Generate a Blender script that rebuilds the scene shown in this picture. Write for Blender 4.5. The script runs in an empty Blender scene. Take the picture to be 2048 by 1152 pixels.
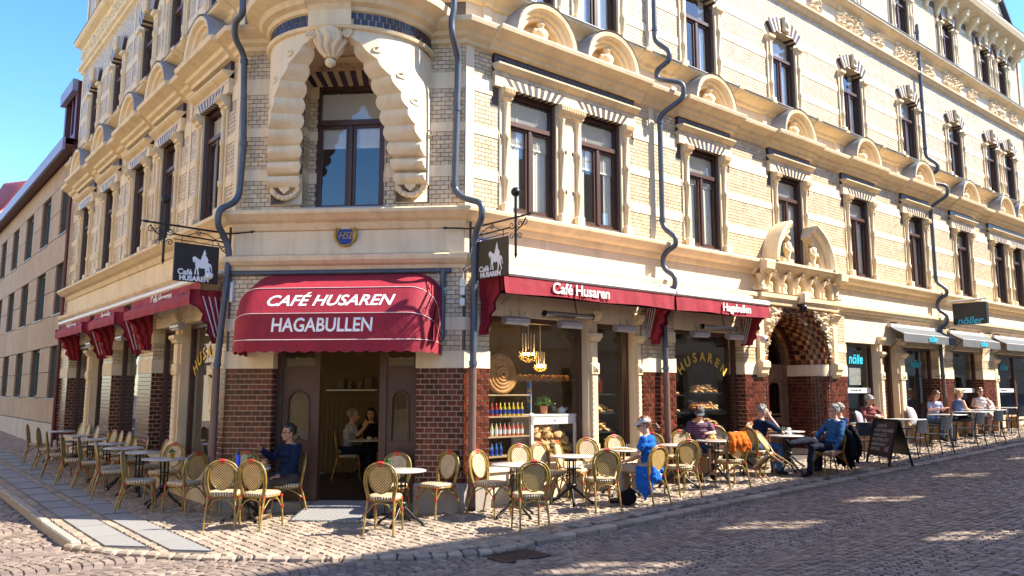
import bpy, bmesh, random
from math import *
from mathutils import Vector, Matrix, noise
random.seed(7)
S = bpy.context.scene
COL = S.collection
# ------------------------------------------------------------ camera
cam = bpy.data.objects.new('camera', bpy.data.cameras.new('camera')); COL.objects.link(cam)
cam.data.sensor_width = 36; cam.data.lens = 36*1577/2048; cam.data.clip_start = .05; cam.data.clip_end = 600
CAM_H, PITCH = 2.0, .12916
cam.location = (0, 0, CAM_H); cam.rotation_euler = (pi/2+PITCH, 0, 0)
S.camera = cam
# ------------------------------------------------------------ facade directions (corner building)
HD = .8802; HA = HD-pi/4
PR = Vector((-.8184, 13.2084, 0)); PL = Vector((-4.8457, 13.5914, 0)); CW = 4.0455
dR = Vector((sin(HD), cos(HD), 0)); nR = Vector((cos(HD), -sin(HD), 0))
dL = Vector((-cos(HD), sin(HD), 0)); nL = Vector((-sin(HD), -cos(HD), 0))
dC = Vector((cos(HA), -sin(HA), 0)); nC = Vector((-sin(HA), -cos(HA), 0))
# ------------------------------------------------------------ sky and sun
SU, SZ = 1.12, 1.47                 # sun direction seen from the right facade: along it, and up, per metre out of it
SUNV = (dR*SU+nR+Vector((0, 0, SZ))).normalized()
SUN_EL = asin(SUNV.z); SUN_AZ = atan2(SUNV.x, SUNV.y)
wd = bpy.data.worlds.new('World'); S.world = wd; wd.use_nodes = True
nt = wd.node_tree; nt.nodes.clear()
sky = nt.nodes.new('ShaderNodeTexSky'); sky.sky_type = 'NISHITA'; sky.sun_disc = False
sky.sun_elevation = SUN_EL; sky.sun_rotation = SUN_AZ
sky.air_density = 1.0; sky.dust_density = .3; sky.ozone_density = 3.0
hsv = nt.nodes.new('ShaderNodeHueSaturation'); hsv.inputs['Saturation'].default_value = 1.25; hsv.inputs['Hue'].default_value = .505
bg = nt.nodes.new('ShaderNodeBackground'); bg.inputs['Strength'].default_value = .135
wo = nt.nodes.new('ShaderNodeOutputWorld')
nt.links.new(sky.outputs[0], hsv.inputs['Color']); nt.links.new(hsv.outputs[0], bg.inputs[0]); nt.links.new(bg.outputs[0], wo.inputs[0])
sl = bpy.data.lights.new('sun', 'SUN'); sl.energy = 4.6; sl.angle = radians(.55); sl.color = (1, .92, .77)
sun = bpy.data.objects.new('sun', sl); COL.objects.link(sun); sun.location = (20, -5, 40)
sun.rotation_euler = SUNV.to_track_quat('Z', 'Y').to_euler()
# ------------------------------------------------------------ exposure and sampling
S.view_settings.view_transform = 'Standard'; S.view_settings.look = 'None'
S.view_settings.gamma = 1; S.view_settings.use_curve_mapping = False; S.view_settings.exposure = 1.6
S.render.engine = 'CYCLES'
S.cycles.use_denoising = True
S.cycles.max_bounces = 8; S.cycles.diffuse_bounces = 5; S.cycles.transparent_max_bounces = 16
S.cycles.sample_clamp_indirect = 6; S.cycles.caustics_reflective = False; S.cycles.caustics_refractive = False

# ------------------------------------------------------------ helpers
def FR(u, n, z): p = PR+dR*u+nR*n; return (p.x, p.y, z)
def FL(u, n, z): p = PL+dL*u+nL*n; return (p.x, p.y, z)
def FC(u, n, z): p = PL+dC*u+nC*n; return (p.x, p.y, z)
YAW = {'R': atan2(dR.y, dR.x), 'L': atan2(-dL.y, -dL.x), 'C': atan2(dC.y, dC.x)}
FF = {'R': FR, 'L': FL, 'C': FC}
MIT = tan(pi/8)
def spl(t): return (t+sqrt(t*t+.1))/2
def rn(x, y): v = Vector((x, y, 0))-PR; return v.dot(dR), v.dot(nR)
def ln(x, y): v = Vector((x, y, 0))-PL; return v.dot(dL), v.dot(nL)
def zg(x, y):                       # ground height: the street climbs to the right and a little to the left
    uR, n_R = rn(x, y); uL, n_L = ln(x, y)
    z = .0285*spl(uR+.3)+.012*spl(uL)
    if uR > -1 and n_R < 2.5: z += .02*(2.5-max(0, n_R))*min(1, uR+1)
    return z
CR, CU, CF = Vector((1, 0, 0)), Vector((0, -sin(PITCH), cos(PITCH))), Vector((0, cos(PITCH), sin(PITCH)))
def px(p):                          # where a point falls in the photograph: only used to rank pieces by size in view
    d = Vector(p)-Vector((0, 0, CAM_H)); z = d.dot(CF)
    if z < .3: return None
    return 1024+1577*d.dot(CR)/z, 576-1577*d.dot(CU)/z, z
def inview(p, m=60):
    q = px(p); return q is not None and -m < q[0] < 2048+m and -m < q[1] < 1152+m

def wmat(o):
    l = Matrix.LocRotScale(o.location, o.rotation_euler, o.scale)
    return wmat(o.parent) @ o.matrix_parent_inverse @ l if o.parent else l
def hang(o, parent, local=False):
    if parent is not None:
        o.parent = parent
        if not local: o.matrix_parent_inverse = wmat(parent).inverted()
def tag(o, label=None, cat=None, group=None, kind=None):
    if label: o['label'] = label
    if cat: o['category'] = cat
    if group: o['group'] = group
    if kind: o['kind'] = kind
    return o
def empty(name, loc, rz=0, label=None, cat=None, group=None):
    o = bpy.data.objects.new(name, None); COL.objects.link(o); o.empty_display_size = .2
    o.location = loc; o.rotation_euler = (0, 0, rz)
    return tag(o, label, cat, group)
def link(name, me, parent=None, local=False):
    o = bpy.data.objects.new(name, me); COL.objects.link(o); hang(o, parent, local); return o

class MB:
    """collects faces; f maps the builder's coordinates to the scene"""
    def __init__(s, f=None, smooth=False):
        s.v, s.q, s.m, s.sm, s.f, s.mi, s.smooth = [], [], [], [], f, 0, smooth
    def add(s, pts, faces, smooth=None):
        k = len(s.v)
        s.v += [s.f(*p) for p in pts] if s.f else [tuple(p) for p in pts]
        sm = s.smooth if smooth is None else smooth
        for fc in faces:
            s.q.append(tuple(k+i for i in fc)); s.m.append(s.mi); s.sm.append(sm)
        return s
    def quad(s, a, b, c, d): return s.add([a, b, c, d], [(0, 1, 2, 3)])
    def box(s, a0, a1, b0, b1, c0, c1, skip=''):
        p = [(a0, b0, c0), (a1, b0, c0), (a1, b1, c0), (a0, b1, c0), (a0, b0, c1), (a1, b0, c1), (a1, b1, c1), (a0, b1, c1)]
        f = {'d': (3, 2, 1, 0), 'u': (4, 5, 6, 7), 'b': (0, 1, 5, 4), 'r': (1, 2, 6, 5), 'f': (2, 3, 7, 6), 'l': (3, 0, 4, 7)}
        return s.add(p, [f[k] for k in f if k not in skip])
    def bevbox(s, a0, a1, b0, b1, c0, c1, e=.01):
        """box with chamfered edges"""
        P = []; idx = {}
        A, B, Cc = (a0, a1), (b0, b1), (c0, c1)
        for i in (0, 1):
            for j in (0, 1):
                for k in (0, 1):
                    sx, sy, sz = (1-2*i)*e, (1-2*j)*e, (1-2*k)*e
                    idx[i, j, k, 0] = len(P); P.append((A[i], B[j]+sy, Cc[k]+sz))
                    idx[i, j, k, 1] = len(P); P.append((A[i]+sx, B[j], Cc[k]+sz))
                    idx[i, j, k, 2] = len(P); P.append((A[i]+sx, B[j]+sy, Cc[k]))
        F = []
        for i in (0, 1): F.append([idx[i, j, k, 0] for j, k in ((0, 0), (1, 0), (1, 1), (0, 1))])
        for j in (0, 1): F.append([idx[i, j, k, 1] for i, k in ((0, 0), (1, 0), (1, 1), (0, 1))])
        for k in (0, 1): F.append([idx[i, j, k, 2] for i, j in ((0, 0), (1, 0), (1, 1), (0, 1))])
        for j in (0, 1):
            for k in (0, 1): F.append([idx[0, j, k, 1], idx[1, j, k, 1], idx[1, j, k, 2], idx[0, j, k, 2]])
        for i in (0, 1):
            for k in (0, 1): F.append([idx[i, 0, k, 0], idx[i, 1, k, 0], idx[i, 1, k, 2], idx[i, 0, k, 2]])
        for i in (0, 1):
            for j in (0, 1): F.append([idx[i, j, 0, 0], idx[i, j, 1, 0], idx[i, j, 1, 1], idx[i, j, 0, 1]])
        for i in (0, 1):
            for j in (0, 1):
                for k in (0, 1): F.append([idx[i, j, k, 0], idx[i, j, k, 1], idx[i, j, k, 2]])
        return s.add(P, F)
    def grid(s, P, smooth=None, closed=False):
        """P: rows of points"""
        r, c = len(P), len(P[0]); pts = [p for row in P for p in row]; F = []
        for i in range(r-1):
            for j in range(c if closed else c-1):
                k = (j+1) % c
                F.append((i*c+j, i*c+k, (i+1)*c+k, (i+1)*c+j))
        return s.add(pts, F, smooth)
    def tube(s, path, r, seg=8, caps=True, closed=False, smooth=True):
        path = [Vector(p) for p in path]; n = len(path)
        if not hasattr(r, '__len__'): r = [r]*n
        rows = []; prev = None
        for i, p in enumerate(path):
            a = path[(i-1) % n] if (i or closed) else p
            b = path[(i+1) % n] if (i < n-1 or closed) else p
            t = (b-a)
            t = t.normalized() if t.length > 1e-9 else Vector((0, 0, 1))
            if prev is None:
                x = t.orthogonal().normalized()
            else:
                x = prev-t*prev.dot(t); x = x.normalized() if x.length > 1e-6 else t.orthogonal().normalized()
            prev = x; y = t.cross(x)
            rows.append([tuple(p+(x*cos(2*pi*k/seg)+y*sin(2*pi*k/seg))*r[i]) for k in range(seg)])
        if closed: rows.append(rows[0])
        s.grid(rows, smooth, True)
        if caps and not closed:
            s.add(rows[0], [tuple(range(seg))[::-1]], False); s.add(rows[-1], [tuple(range(seg))], False)
        return s
    def lathe(s, prof, c=(0, 0, 0), seg=16, smooth=True, sx=1, sy=1):
        rows = [[(c[0]+r*cos(2*pi*k/seg)*sx, c[1]+r*sin(2*pi*k/seg)*sy, c[2]+z) for k in range(seg)] for r, z in prof]
        s.grid(rows, smooth, True)
        if prof[0][0] > 1e-6: s.add(rows[0], [tuple(range(seg))[::-1]], False)
        if prof[-1][0] > 1e-6: s.add(rows[-1], [tuple(range(seg))], False)
        return s
    def ball(s, c, rx, ry=None, rz=None, seg=12, rings=8, smooth=True, axis=None):
        ry = rx if ry is None else ry; rz = rx if rz is None else rz
        rows = []
        for i in range(rings+1):
            a = pi*i/rings
            rows.append([(rx*sin(a)*cos(2*pi*k/seg), ry*sin(a)*sin(2*pi*k/seg), -rz*cos(a)) for k in range(seg)])
        m = axis if axis else Matrix.Identity(3); cc = Vector(c)
        rows = [[tuple(cc+m @ Vector(p)) for p in r] for r in rows]
        return s.grid(rows, smooth, True)
    def prism(s, poly, ax, d0, d1, smooth=False):
        """poly in the two remaining axes, extruded along axis ax (0,1,2)"""
        def mk(p, d):
            q = [p[0], p[1]]; q.insert(ax, d); return tuple(q)
        n = len(poly); pts = [mk(p, d0) for p in poly]+[mk(p, d1) for p in poly]
        F = [tuple(range(n))[::-1], tuple(range(n, 2*n))]
        s.add(pts, F, False)
        return s.add(pts, [(i, (i+1) % n, n+(i+1) % n, n+i) for i in range(n)], smooth)
    def prof(s, pts, u0, u1, m0=0, m1=0, caps=True, smooth=False):
        """moulding: outline (n,z) run along u; its ends slide by m*n for mitres"""
        n = len(pts); P = [(u0+m0*a, a, z) for a, z in pts]+[(u1+m1*a, a, z) for a, z in pts]
        s.add(P, [(i, i+1, n+i+1, n+i) for i in range(n-1)], smooth)
        if caps: s.add(P, [tuple(range(n))[::-1], tuple(range(n, 2*n))], False)
        return s
    def mesh(s, name, mats):
        me = bpy.data.meshes.new(name); me.from_pydata(s.v, [], s.q)
        for m in (mats if isinstance(mats, (list, tuple)) else [mats]): me.materials.append(m)
        me.polygons.foreach_set('material_index', s.m); me.polygons.foreach_set('use_smooth', s.sm); me.update()
        return me
    def cut(s): s.cuts = getattr(s, 'cuts', [])+[(len(s.v), len(s.q))]
    def pieces(s, name, mats, parent=None, local=False):
        """one object for every stretch between cuts"""
        cs = sorted({(0, 0), *getattr(s, 'cuts', []), (len(s.v), len(s.q))})
        for (v0, q0), (v1, q1) in zip(cs, cs[1:]):
            if q1 == q0: continue
            p = MB(); p.v = s.v[v0:v1]; p.q = [tuple(i-v0 for i in f) for f in s.q[q0:q1]]; p.m = s.m[q0:q1]; p.sm = s.sm[q0:q1]; p.build(name, mats, parent, local)
    def build(s, name, mats, parent=None, local=False, kind=None):
        o = link(name, s.mesh(name, mats), parent, local)
        if kind: o['kind'] = kind
        return o
    def thing(s, name, mats, label, cat, group=None, org=None):
        """one-mesh top-level object with its origin at org"""
        if org is not None:
            ox, oy, oz = org; s.v = [(x-ox, y-oy, z-oz) for x, y, z in s.v]
        o = link(name, s.mesh(name, mats))
        if org is not None: o.location = org
        return tag(o, label, cat, group)
def kids(o): return list(o.children)
def dup(o, loc=None, rz=None, label=None, group=None, parent=None, rx=None):
    c = o.copy(); COL.objects.link(c)
    if parent is not None: c.parent = parent
    if loc is not None: c.location = loc
    if rz is not None: c.rotation_euler = (o.rotation_euler[0] if rx is None else rx, 0, rz)
    if label: c['label'] = label
    if group: c['group'] = group
    for k in kids(o): dup(k, parent=c)
    return c
def bend(pts, r=.1, k=4):
    """round the corners of a polyline"""
    pts = [Vector(p) for p in pts]; out = [pts[0]]
    for a, b, c in zip(pts, pts[1:], pts[2:]):
        l = min(r, (b-a).length*.45, (c-b).length*.45)
        p, q = b+(a-b).normalized()*l, b+(c-b).normalized()*l
        for i in range(k+1):
            t = i/k; out.append(p*(1-t)**2+b*2*t*(1-t)+q*t*t)
    return out+[pts[-1]]
def text(body, size, pos, xdir, mat, parent, name='lettering', up=(0, 0, 1), extrude=.002, shear=0, bold=0, align='CENTER', space=1, sx=1):
    cu = bpy.data.curves.new(name, 'FONT'); cu.body = body; cu.size = size; cu.extrude = extrude; cu.shear = shear; cu.offset = bold
    cu.align_x = align; cu.align_y = 'CENTER'; cu.space_character = space; cu.resolution_u = 3; cu.materials.append(mat)
    o = bpy.data.objects.new(name, cu); COL.objects.link(o)
    me = bpy.data.meshes.new_from_object(o.evaluated_get(bpy.context.evaluated_depsgraph_get())); bpy.data.objects.remove(o)
    o = bpy.data.objects.new(name, me); COL.objects.link(o)
    X = Vector(xdir).normalized(); U = Vector(up).normalized(); Z = X.cross(U).normalized(); U = Z.cross(X)
    m = Matrix((X*sx, U, Z)).transposed().to_4x4(); m.translation = Vector(pos)
    hang(o, parent); o.matrix_basis = m
    return o

# ------------------------------------------------------------ materials
MATS = {}
class NT:
    def __init__(s, name):
        s.m = bpy.data.materials.new(name); s.m.use_nodes = True; s.t = s.m.node_tree; s.t.nodes.clear()
        s.out = s.n('ShaderNodeOutputMaterial'); s.b = s.n('ShaderNodeBsdfPrincipled'); s.l(s.b.outputs[0], s.out.inputs[0])
    def n(s, k, **kw):
        x = s.t.nodes.new(k)
        for a, v in kw.items(): setattr(x, a, v)
        return x
    def l(s, a, b): s.t.links.new(a, b)
    def val(s, i, v): s.b.inputs[i].default_value = v
    def coord(s, kind='Object'):
        return s.n('ShaderNodeTexCoord').outputs[kind]
    def noise(s, scale, detail=4, rough=.55, src=None):
        x = s.n('ShaderNodeTexNoise'); x.inputs['Scale'].default_value = scale; x.inputs['Detail'].default_value = detail
        x.inputs['Roughness'].default_value = rough; s.l(src or s.coord(), x.inputs['Vector']); return x.outputs['Fac']
    def ramp(s, fac, stops, interp='LINEAR'):
        r = s.n('ShaderNodeValToRGB'); e = r.color_ramp.elements; r.color_ramp.interpolation = interp
        for i, (p, c) in enumerate(stops):
            x = e[i] if i < 2 else e.new(p)
            x.position = p; x.color = (*c, 1) if len(c) == 3 else c
        s.l(fac, r.inputs[0]); return r.outputs[0]
    def mix(s, fac, a, b, mode='MIX'):
        x = s.n('ShaderNodeMix', data_type='RGBA', blend_type=mode)
        for i, v in ((0, fac), (6, a), (7, b)):
            if isinstance(v, (int, float)): x.inputs[i].default_value = v
            elif isinstance(v, tuple): x.inputs[i].default_value = (*v, 1)
            else: s.l(v, x.inputs[i])
        return x.outputs[2]
    def math(s, op, a, b=0, c=0):
        x = s.n('ShaderNodeMath', operation=op)
        for i, v in enumerate((a, b, c)):
            if isinstance(v, (int, float)): x.inputs[i].default_value = v
            else: s.l(v, x.inputs[i])
        return x.outputs[0]
    def bump(s, h, strength=.3, dist=.01):
        x = s.n('ShaderNodeBump'); x.inputs['Strength'].default_value = strength; x.inputs['Distance'].default_value = dist
        s.l(h, x.inputs['Height']); s.l(x.outputs[0], s.b.inputs['Normal'])
    def rand(s): return s.n('ShaderNodeNewGeometry').outputs['Random Per Island']
    def orand(s): return s.n('ShaderNodeObjectInfo').outputs['Random']
def pm(name, col, rough=.6, var=.12, scale=5, bump=.15, bscale=60, bdist=.004, metal=0, spec=.5, island=0, orand=0, coat=0, cols=None, wear=None, streak=0):
    """painted / stone / cloth surface: base colour with uneven tone, fine relief and optional per-piece variation"""
    t = NT(name); c = t.coord()
    base = t.ramp(t.noise(scale, 5, .6, c), [(.3, tuple(x*(1-var) for x in col)), (.7, tuple(min(1, x*(1+var)) for x in col))])
    if cols: base = t.mix(.25, t.ramp(t.math('FRACT', t.math('ADD', t.rand(), t.orand())), [(i/len(cols), k) for i, k in enumerate(cols)], 'CONSTANT'), base)
    if island or orand:
        h = t.n('ShaderNodeHueSaturation'); r = t.math('FRACT', t.math('ADD', t.rand(), t.orand()))
        t.l(t.math('MULTIPLY_ADD', r, 2*island, 1-island), h.inputs['Value']); t.l(base, h.inputs['Color']); base = h.outputs[0]
    if wear:
        k, lo = wear; f = t.ramp(t.noise(2.3, 6, .7, c), [(lo, (0, 0, 0)), (lo+.18, (1, 1, 1))])
        base = t.mix(t.math('MULTIPLY', f, .55), base, k)
    if streak:                       # rain and soot runs: noise drawn out downwards
        mp = t.n('ShaderNodeMapping'); mp.inputs['Scale'].default_value = (5, 5, .55); t.l(c, mp.inputs[0])
        k_ = t.ramp(t.noise(1.0, 6, .65, mp.outputs[0]), [(.46, (1, 1, 1)), (.72, (1-streak, 1-streak*1.1, 1-streak*1.25))]); base = t.mix(1.0, base, k_, 'MULTIPLY')
    t.l(base, t.b.inputs['Base Color'])
    t.val('Roughness', rough); t.val('Metallic', metal); t.val('Specular IOR Level', spec); t.val('Coat Weight', coat)
    if bump: t.bump(t.noise(bscale, 3, .6, c), bump, bdist)
    MATS[name] = t.m; return t.m
def glass(name, tint=(.85, .88, .88), f0=.1, rough=0.0):
    t = NT(name); t.t.nodes.remove(t.b)
    tr = t.n('ShaderNodeBsdfTransparent'); tr.inputs[0].default_value = (*tint, 1)
    gl = t.n('ShaderNodeBsdfGlossy'); gl.inputs['Roughness'].default_value = rough
    ge = t.n('ShaderNodeNewGeometry'); dt = t.n('ShaderNodeVectorMath', operation='DOT_PRODUCT'); t.l(ge.outputs['Normal'], dt.inputs[0]); t.l(ge.outputs['Incoming'], dt.inputs[1])
    c = t.math('ABSOLUTE', dt.outputs['Value']); fr = t.math('MULTIPLY_ADD', t.math('POWER', t.math('SUBTRACT', 1.0, c), 4.0), 1-f0, f0)
    w = t.n('ShaderNodeBump'); w.inputs['Strength'].default_value = .02; w.inputs['Distance'].default_value = .05
    t.l(t.noise(1.6, 1, .5), w.inputs['Height']); t.l(w.outputs[0], gl.inputs['Normal'])
    mx = t.n('ShaderNodeMixShader'); t.l(fr, mx.inputs[0]); t.l(tr.outputs[0], mx.inputs[1]); t.l(gl.outputs[0], mx.inputs[2])
    t.l(mx.outputs[0], t.out.inputs[0]); MATS[name] = t.m; return t.m
def emit(name, col, k):
    t = NT(name); t.val('Base Color', (*col, 1)); t.val('Emission Color', (*col, 1)); t.val('Emission Strength', k); MATS[name] = t.m; return t.m
PLASTER = pm('plaster', (.76, .63, .445), .75, .06, 1.3, .25, 90, .003, wear=((.62, .49, .33), .60), streak=.16)
MOULD = pm('moulding', (.76, .60, .385), .65, .07, 2.2, .2, 70, .003, wear=((.54, .40, .24), .58), streak=.18)
ORN = pm('carved_plaster', (.74, .58, .38), .7, .1, 8, .3, 60, .006)
CREAM = pm('cream_brick', (.61, .48, .315), .42, .10, 9, .12, 60, .002, island=.17, orand=1, wear=((.50, .37, .24), .62), streak=.16)
JOINT = pm('brick_joint', (.13, .095, .085), .9, .2, 20)
GLAZED = pm('glazed_brick', (.095, .024, .013), .24, .25, 9, .3, 25, .004, island=.5, orand=1, spec=.35)
GJOINT = pm('glazed_joint', (.56, .41, .30), .9, .2, 30)
OCHRE = pm('ochre_glazed_brick', (.40, .18, .06), .18, .2, 9, .15, 25, .003, island=.4, orand=1, coat=.3)
NAVY = pm('navy_glazed_tile', (.030, .022, .036), .32, .25, 14, .2, 40, .003, island=.3, orand=1, coat=.2)
VOUS = pm('dark_voussoir', (.05, .034, .05), .38, .3, 14, .2, 40, .003, island=.35, orand=1)
GRAN = pm('granite', (.31, .275, .24), .8, .18, 35, .5, 50, .01, wear=((.22, .19, .17), .6))
WOODF = pm('brown_window_paint', (.075, .032, .022), .38, .15, 12, .08, 60)
DOORP = pm('brown_door_paint', (.075, .036, .024), .42, .12, 8, .1, 60)
PIPE = pm('blue_grey_pipe', (.075, .09, .118), .38, .15, 6, .05, 30, metal=.2)
PIPEB = pm('brown_pipe', (.15, .085, .065), .45, .15, 6, .05, 30)
IRON = pm('black_iron', (.012, .012, .014), .38, .2, 20, .1, 60, metal=.3)
ROOFM = pm('grey_sheet_metal', (.30, .32, .36), .5, .12, 3, .05, 20, metal=.3)
RED = pm('burgundy_canvas', (.29, .008, .026), .75, .14, 2, .45, 7, .02, wear=((.30, .025, .042), .55), streak=.2)
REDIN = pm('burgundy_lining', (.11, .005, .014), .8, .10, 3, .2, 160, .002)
WHITE = pm('white_paint', (.78, .76, .72), .45, .04, 4, .05, 40)
PRINT = pm('white_print', (.80, .80, .78), .6, .02, 4, .05, 80)
GREYC = pm('grey_canvas', (.095, .105, .115), .8, .12, 3, .2, 160, .002)
BLACKP = pm('black_sign_panel', (.012, .011, .012), .35, .2, 5, .04, 40)
STEEL = pm('brushed_steel', (.42, .42, .44), .3, .06, 12, .03, 80, metal=.9)
DARKM = pm('dark_grey_metal', (.035, .037, .042), .4, .12, 12, .05, 60, metal=.4)
GOLD = pm('gold_print', (.62, .40, .06), .5, .05, 6, 0)
CYAN = pm('cyan_print', (.03, .50, .72), .5, .04, 6, 0)
BLUEP = pm('blue_enamel', (.012, .03, .22), .3, .1, 8, 0)
GLASS = glass('window_glass', (.94, .96, .96), .16)
SGLASS = glass('shop_glass', (.92, .93, .93), .09)
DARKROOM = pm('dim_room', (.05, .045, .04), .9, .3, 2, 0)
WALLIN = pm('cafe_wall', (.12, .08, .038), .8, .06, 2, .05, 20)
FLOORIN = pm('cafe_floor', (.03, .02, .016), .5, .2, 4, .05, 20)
BLIND = pm('white_blind', (.80, .79, .74), .6, .03, 4, 0)
CURT = pm('linen_curtain', (.78, .78, .70), .9, .08, 3, .2, 40)
# ============================================================ ground
def stone(name, cols, rough=.75, bump=.5):
    return pm(name, cols[0], rough, .18, 26, bump, 45, .006, cols=cols, island=.22, orand=1, wear=(tuple(x*.45 for x in cols[0]), .57))
SETT = stone('street_sett', [(0.205, 0.152, 0.122), (0.251, 0.190, 0.152), (0.160, 0.122, 0.102), (0.220, 0.163, 0.129), (0.281, 0.216, 0.171), (0.182, 0.140, 0.117)], .62)
PSETT = stone('pavement_sett', [(0.325, 0.255, 0.193), (0.272, 0.211, 0.159), (0.378, 0.299, 0.228), (0.316, 0.233, 0.171), (0.246, 0.189, 0.149), (0.351, 0.264, 0.189)], .7)
SLAB = pm('granite_slab', (.24, .232, .225), .75, .10, 18, .4, 70, .006, island=.07, orand=1, wear=((.30, .29, .28), .66))
SAND = pm('joint_sand', (.085, .07, .06), .95, .3, 12, .6, 60, .01)
t = NT('street_far'); vo = t.n('ShaderNodeTexVoronoi', feature='DISTANCE_TO_EDGE'); vo.inputs['Scale'].default_value = 8
t.l(t.coord(), vo.inputs['Vector']); e_ = t.ramp(vo.outputs['Distance'], [(.03, (.09, .075, .07)), (.12, (.17, .135, .115))])
t.l(e_, t.b.inputs['Base Color']); t.val('Roughness', .8); t.bump(vo.outputs['Distance'], .5, .02); FARST = t.m

KERB = [FL(48, 2.57, 0)[:2], (-5.86, 10.80), (-4.95, 10.30), (-3.8, 10.05), (-2.5, 9.96), (-1.2, 10.06), (-.25, 10.40), FR(-.5, 2.5, 0)[:2], FR(34, 2.5, 0)[:2]]
PAV = KERB+[FR(34, -1, 0)[:2], FR(-.3, -.6, 0)[:2], FL(.2, -.6, 0)[:2], FL(48, -1, 0)[:2]]
def inside(x, y, P):
    c = False; j = len(P)-1
    for i in range(len(P)):
        (xi, yi), (xj, yj) = P[i], P[j]
        if (yi > y) != (yj > y) and x < (xj-xi)*(y-yi)/(yj-yi)+xi: c = not c
        j = i
    return c
DROP = .055
def zs(x, y):                       # street surface: a kerb's height under the pavement, deeper along the left kerb
    uL, n_L = ln(x, y)
    return zg(x, y)-DROP-.05*min(1, max(0, (uL+2.2)/1.5))*(1 if n_L > 0 else 0)
def sheet(name, x0, x1, y0, y1, st, zf, mat):
    b = MB(); nx, ny = int((x1-x0)/st), int((y1-y0)/st)
    b.grid([[(x0+i*st, y0+j*st, zf(x0+i*st, y0+j*st)) for i in range(nx+1)] for j in range(ny+1)], True)
    return b
street = sheet('street', -70, 90, -60, 120, 1.0, lambda x, y: zs(x, y)-.022, FARST).build('street', FARST, kind='structure')
far = MB(); far.quad((-400, -400, -.9), (400, -400, -.9), (400, 500, -.9), (-400, 500, -.9)); far.build('ground', SAND, kind='structure')
b = MB()
for (F, ua, ub, na, nb) in ((FR, -1.6, 32, -.6, 2.46), (FL, -1.7, 46, -.6, 2.5)):
    nu, nn = int((ub-ua)/.4), 6
    b.grid([[(lambda p: (p[0], p[1], zg(p[0], p[1])-.02))(F(ua+(ub-ua)*i/nu, na+(nb-na)*j/nn, 0)) for j in range(nn+1)] for i in range(nu+1)])
P = [(-5.70, 10.80), (-4.95, 10.36), (-3.8, 10.11), (-2.5, 10.02), (-1.2, 10.12), (-.3, 10.45), FR(-.5, 2.4, 0)[:2], FR(-.3, -.5, 0)[:2], FL(.2, -.5, 0)[:2], FL(-1, 2.5, 0)[:2]]
cx, cy = -2.9, 12.0
b.add([(cx, cy, zg(cx, cy)-.018)]+[(x, y, zg(x, y)-.019) for x, y in P], [(0, i, i % len(P)+1) for i in range(1, len(P)+1)])
pavement = b.build('pavement', SAND, kind='structure')

def sett_mesh(seed, top=.86):
    r = random.Random(seed); c = [(-.5, -.5), (.5, -.5), (.5, .5), (-.5, .5)]; b = MB()
    lo = [(x+r.uniform(-.03, .03), y+r.uniform(-.03, .03), -.5) for x, y in c]
    mid = [(x*.98, y*.98, .2+r.uniform(-.08, .08)) for x, y, _ in lo]
    hi = [(x*top+r.uniform(-.03, .03), y*top+r.uniform(-.03, .03), .5+r.uniform(-.09, .09)) for x, y, _ in lo]
    return lo, mid, hi
SHAPES = [sett_mesh(i) for i in range(10)]
def sett_faces(b, k, cx, cy, z, yaw, l, w, h):
    ca, sa = cos(yaw), sin(yaw); pts = []
    for ring in SHAPES[k]:
        for x, y, zz in ring: pts.append((cx+ca*x*l-sa*y*w, cy+sa*x*l+ca*y*w, z+(zz-.5)*h))
    F = [(i, (i+1) % 4, 4+(i+1) % 4, 4+i) for i in range(4)]+[(4+i, 4+(i+1) % 4, 8+(i+1) % 4, 8+i) for i in range(4)]+[(8, 9, 10, 11)]
    b.add(pts, F, False)
def lay(pieces, name, mat, parent, limit=300):
    """pieces: (x,y,z,yaw,length,width,height); the largest in view become objects, the rest one mesh"""
    sc = []
    for p in pieces:
        q = px(p[:3])
        if q is None or not (-400 < q[0] < 2450 and 300 < q[1] < 1500): continue
        vis = 0 <= q[0] <= 2048 and 0 <= q[1] <= 1152
        sc.append((-(p[4]*p[5])/q[2]**3 if vis else 1, p))
    sc.sort(key=lambda s: s[0])
    me = []
    for k in range(10):
        b = MB(); sett_faces(b, k, 0, 0, 0, 0, 1, 1, 1); me.append(b.mesh(name, mat))
    rest = MB(); r = random.Random(3)
    for i, (s_, p) in enumerate(sc):
        k = r.randrange(10)
        if i < limit and s_ < 0:
            o = link(name, me[k]); hang(o, parent); o.location = p[:3]; o.rotation_euler = (0, 0, p[3]); o.scale = (p[4], p[5], p[6])
        else: sett_faces(rest, k, p[0], p[1], p[2], p[3], p[4], p[5], p[6])
    rest.build(name+'_field', mat, parent, kind='stuff')
r = random.Random(11)
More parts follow.
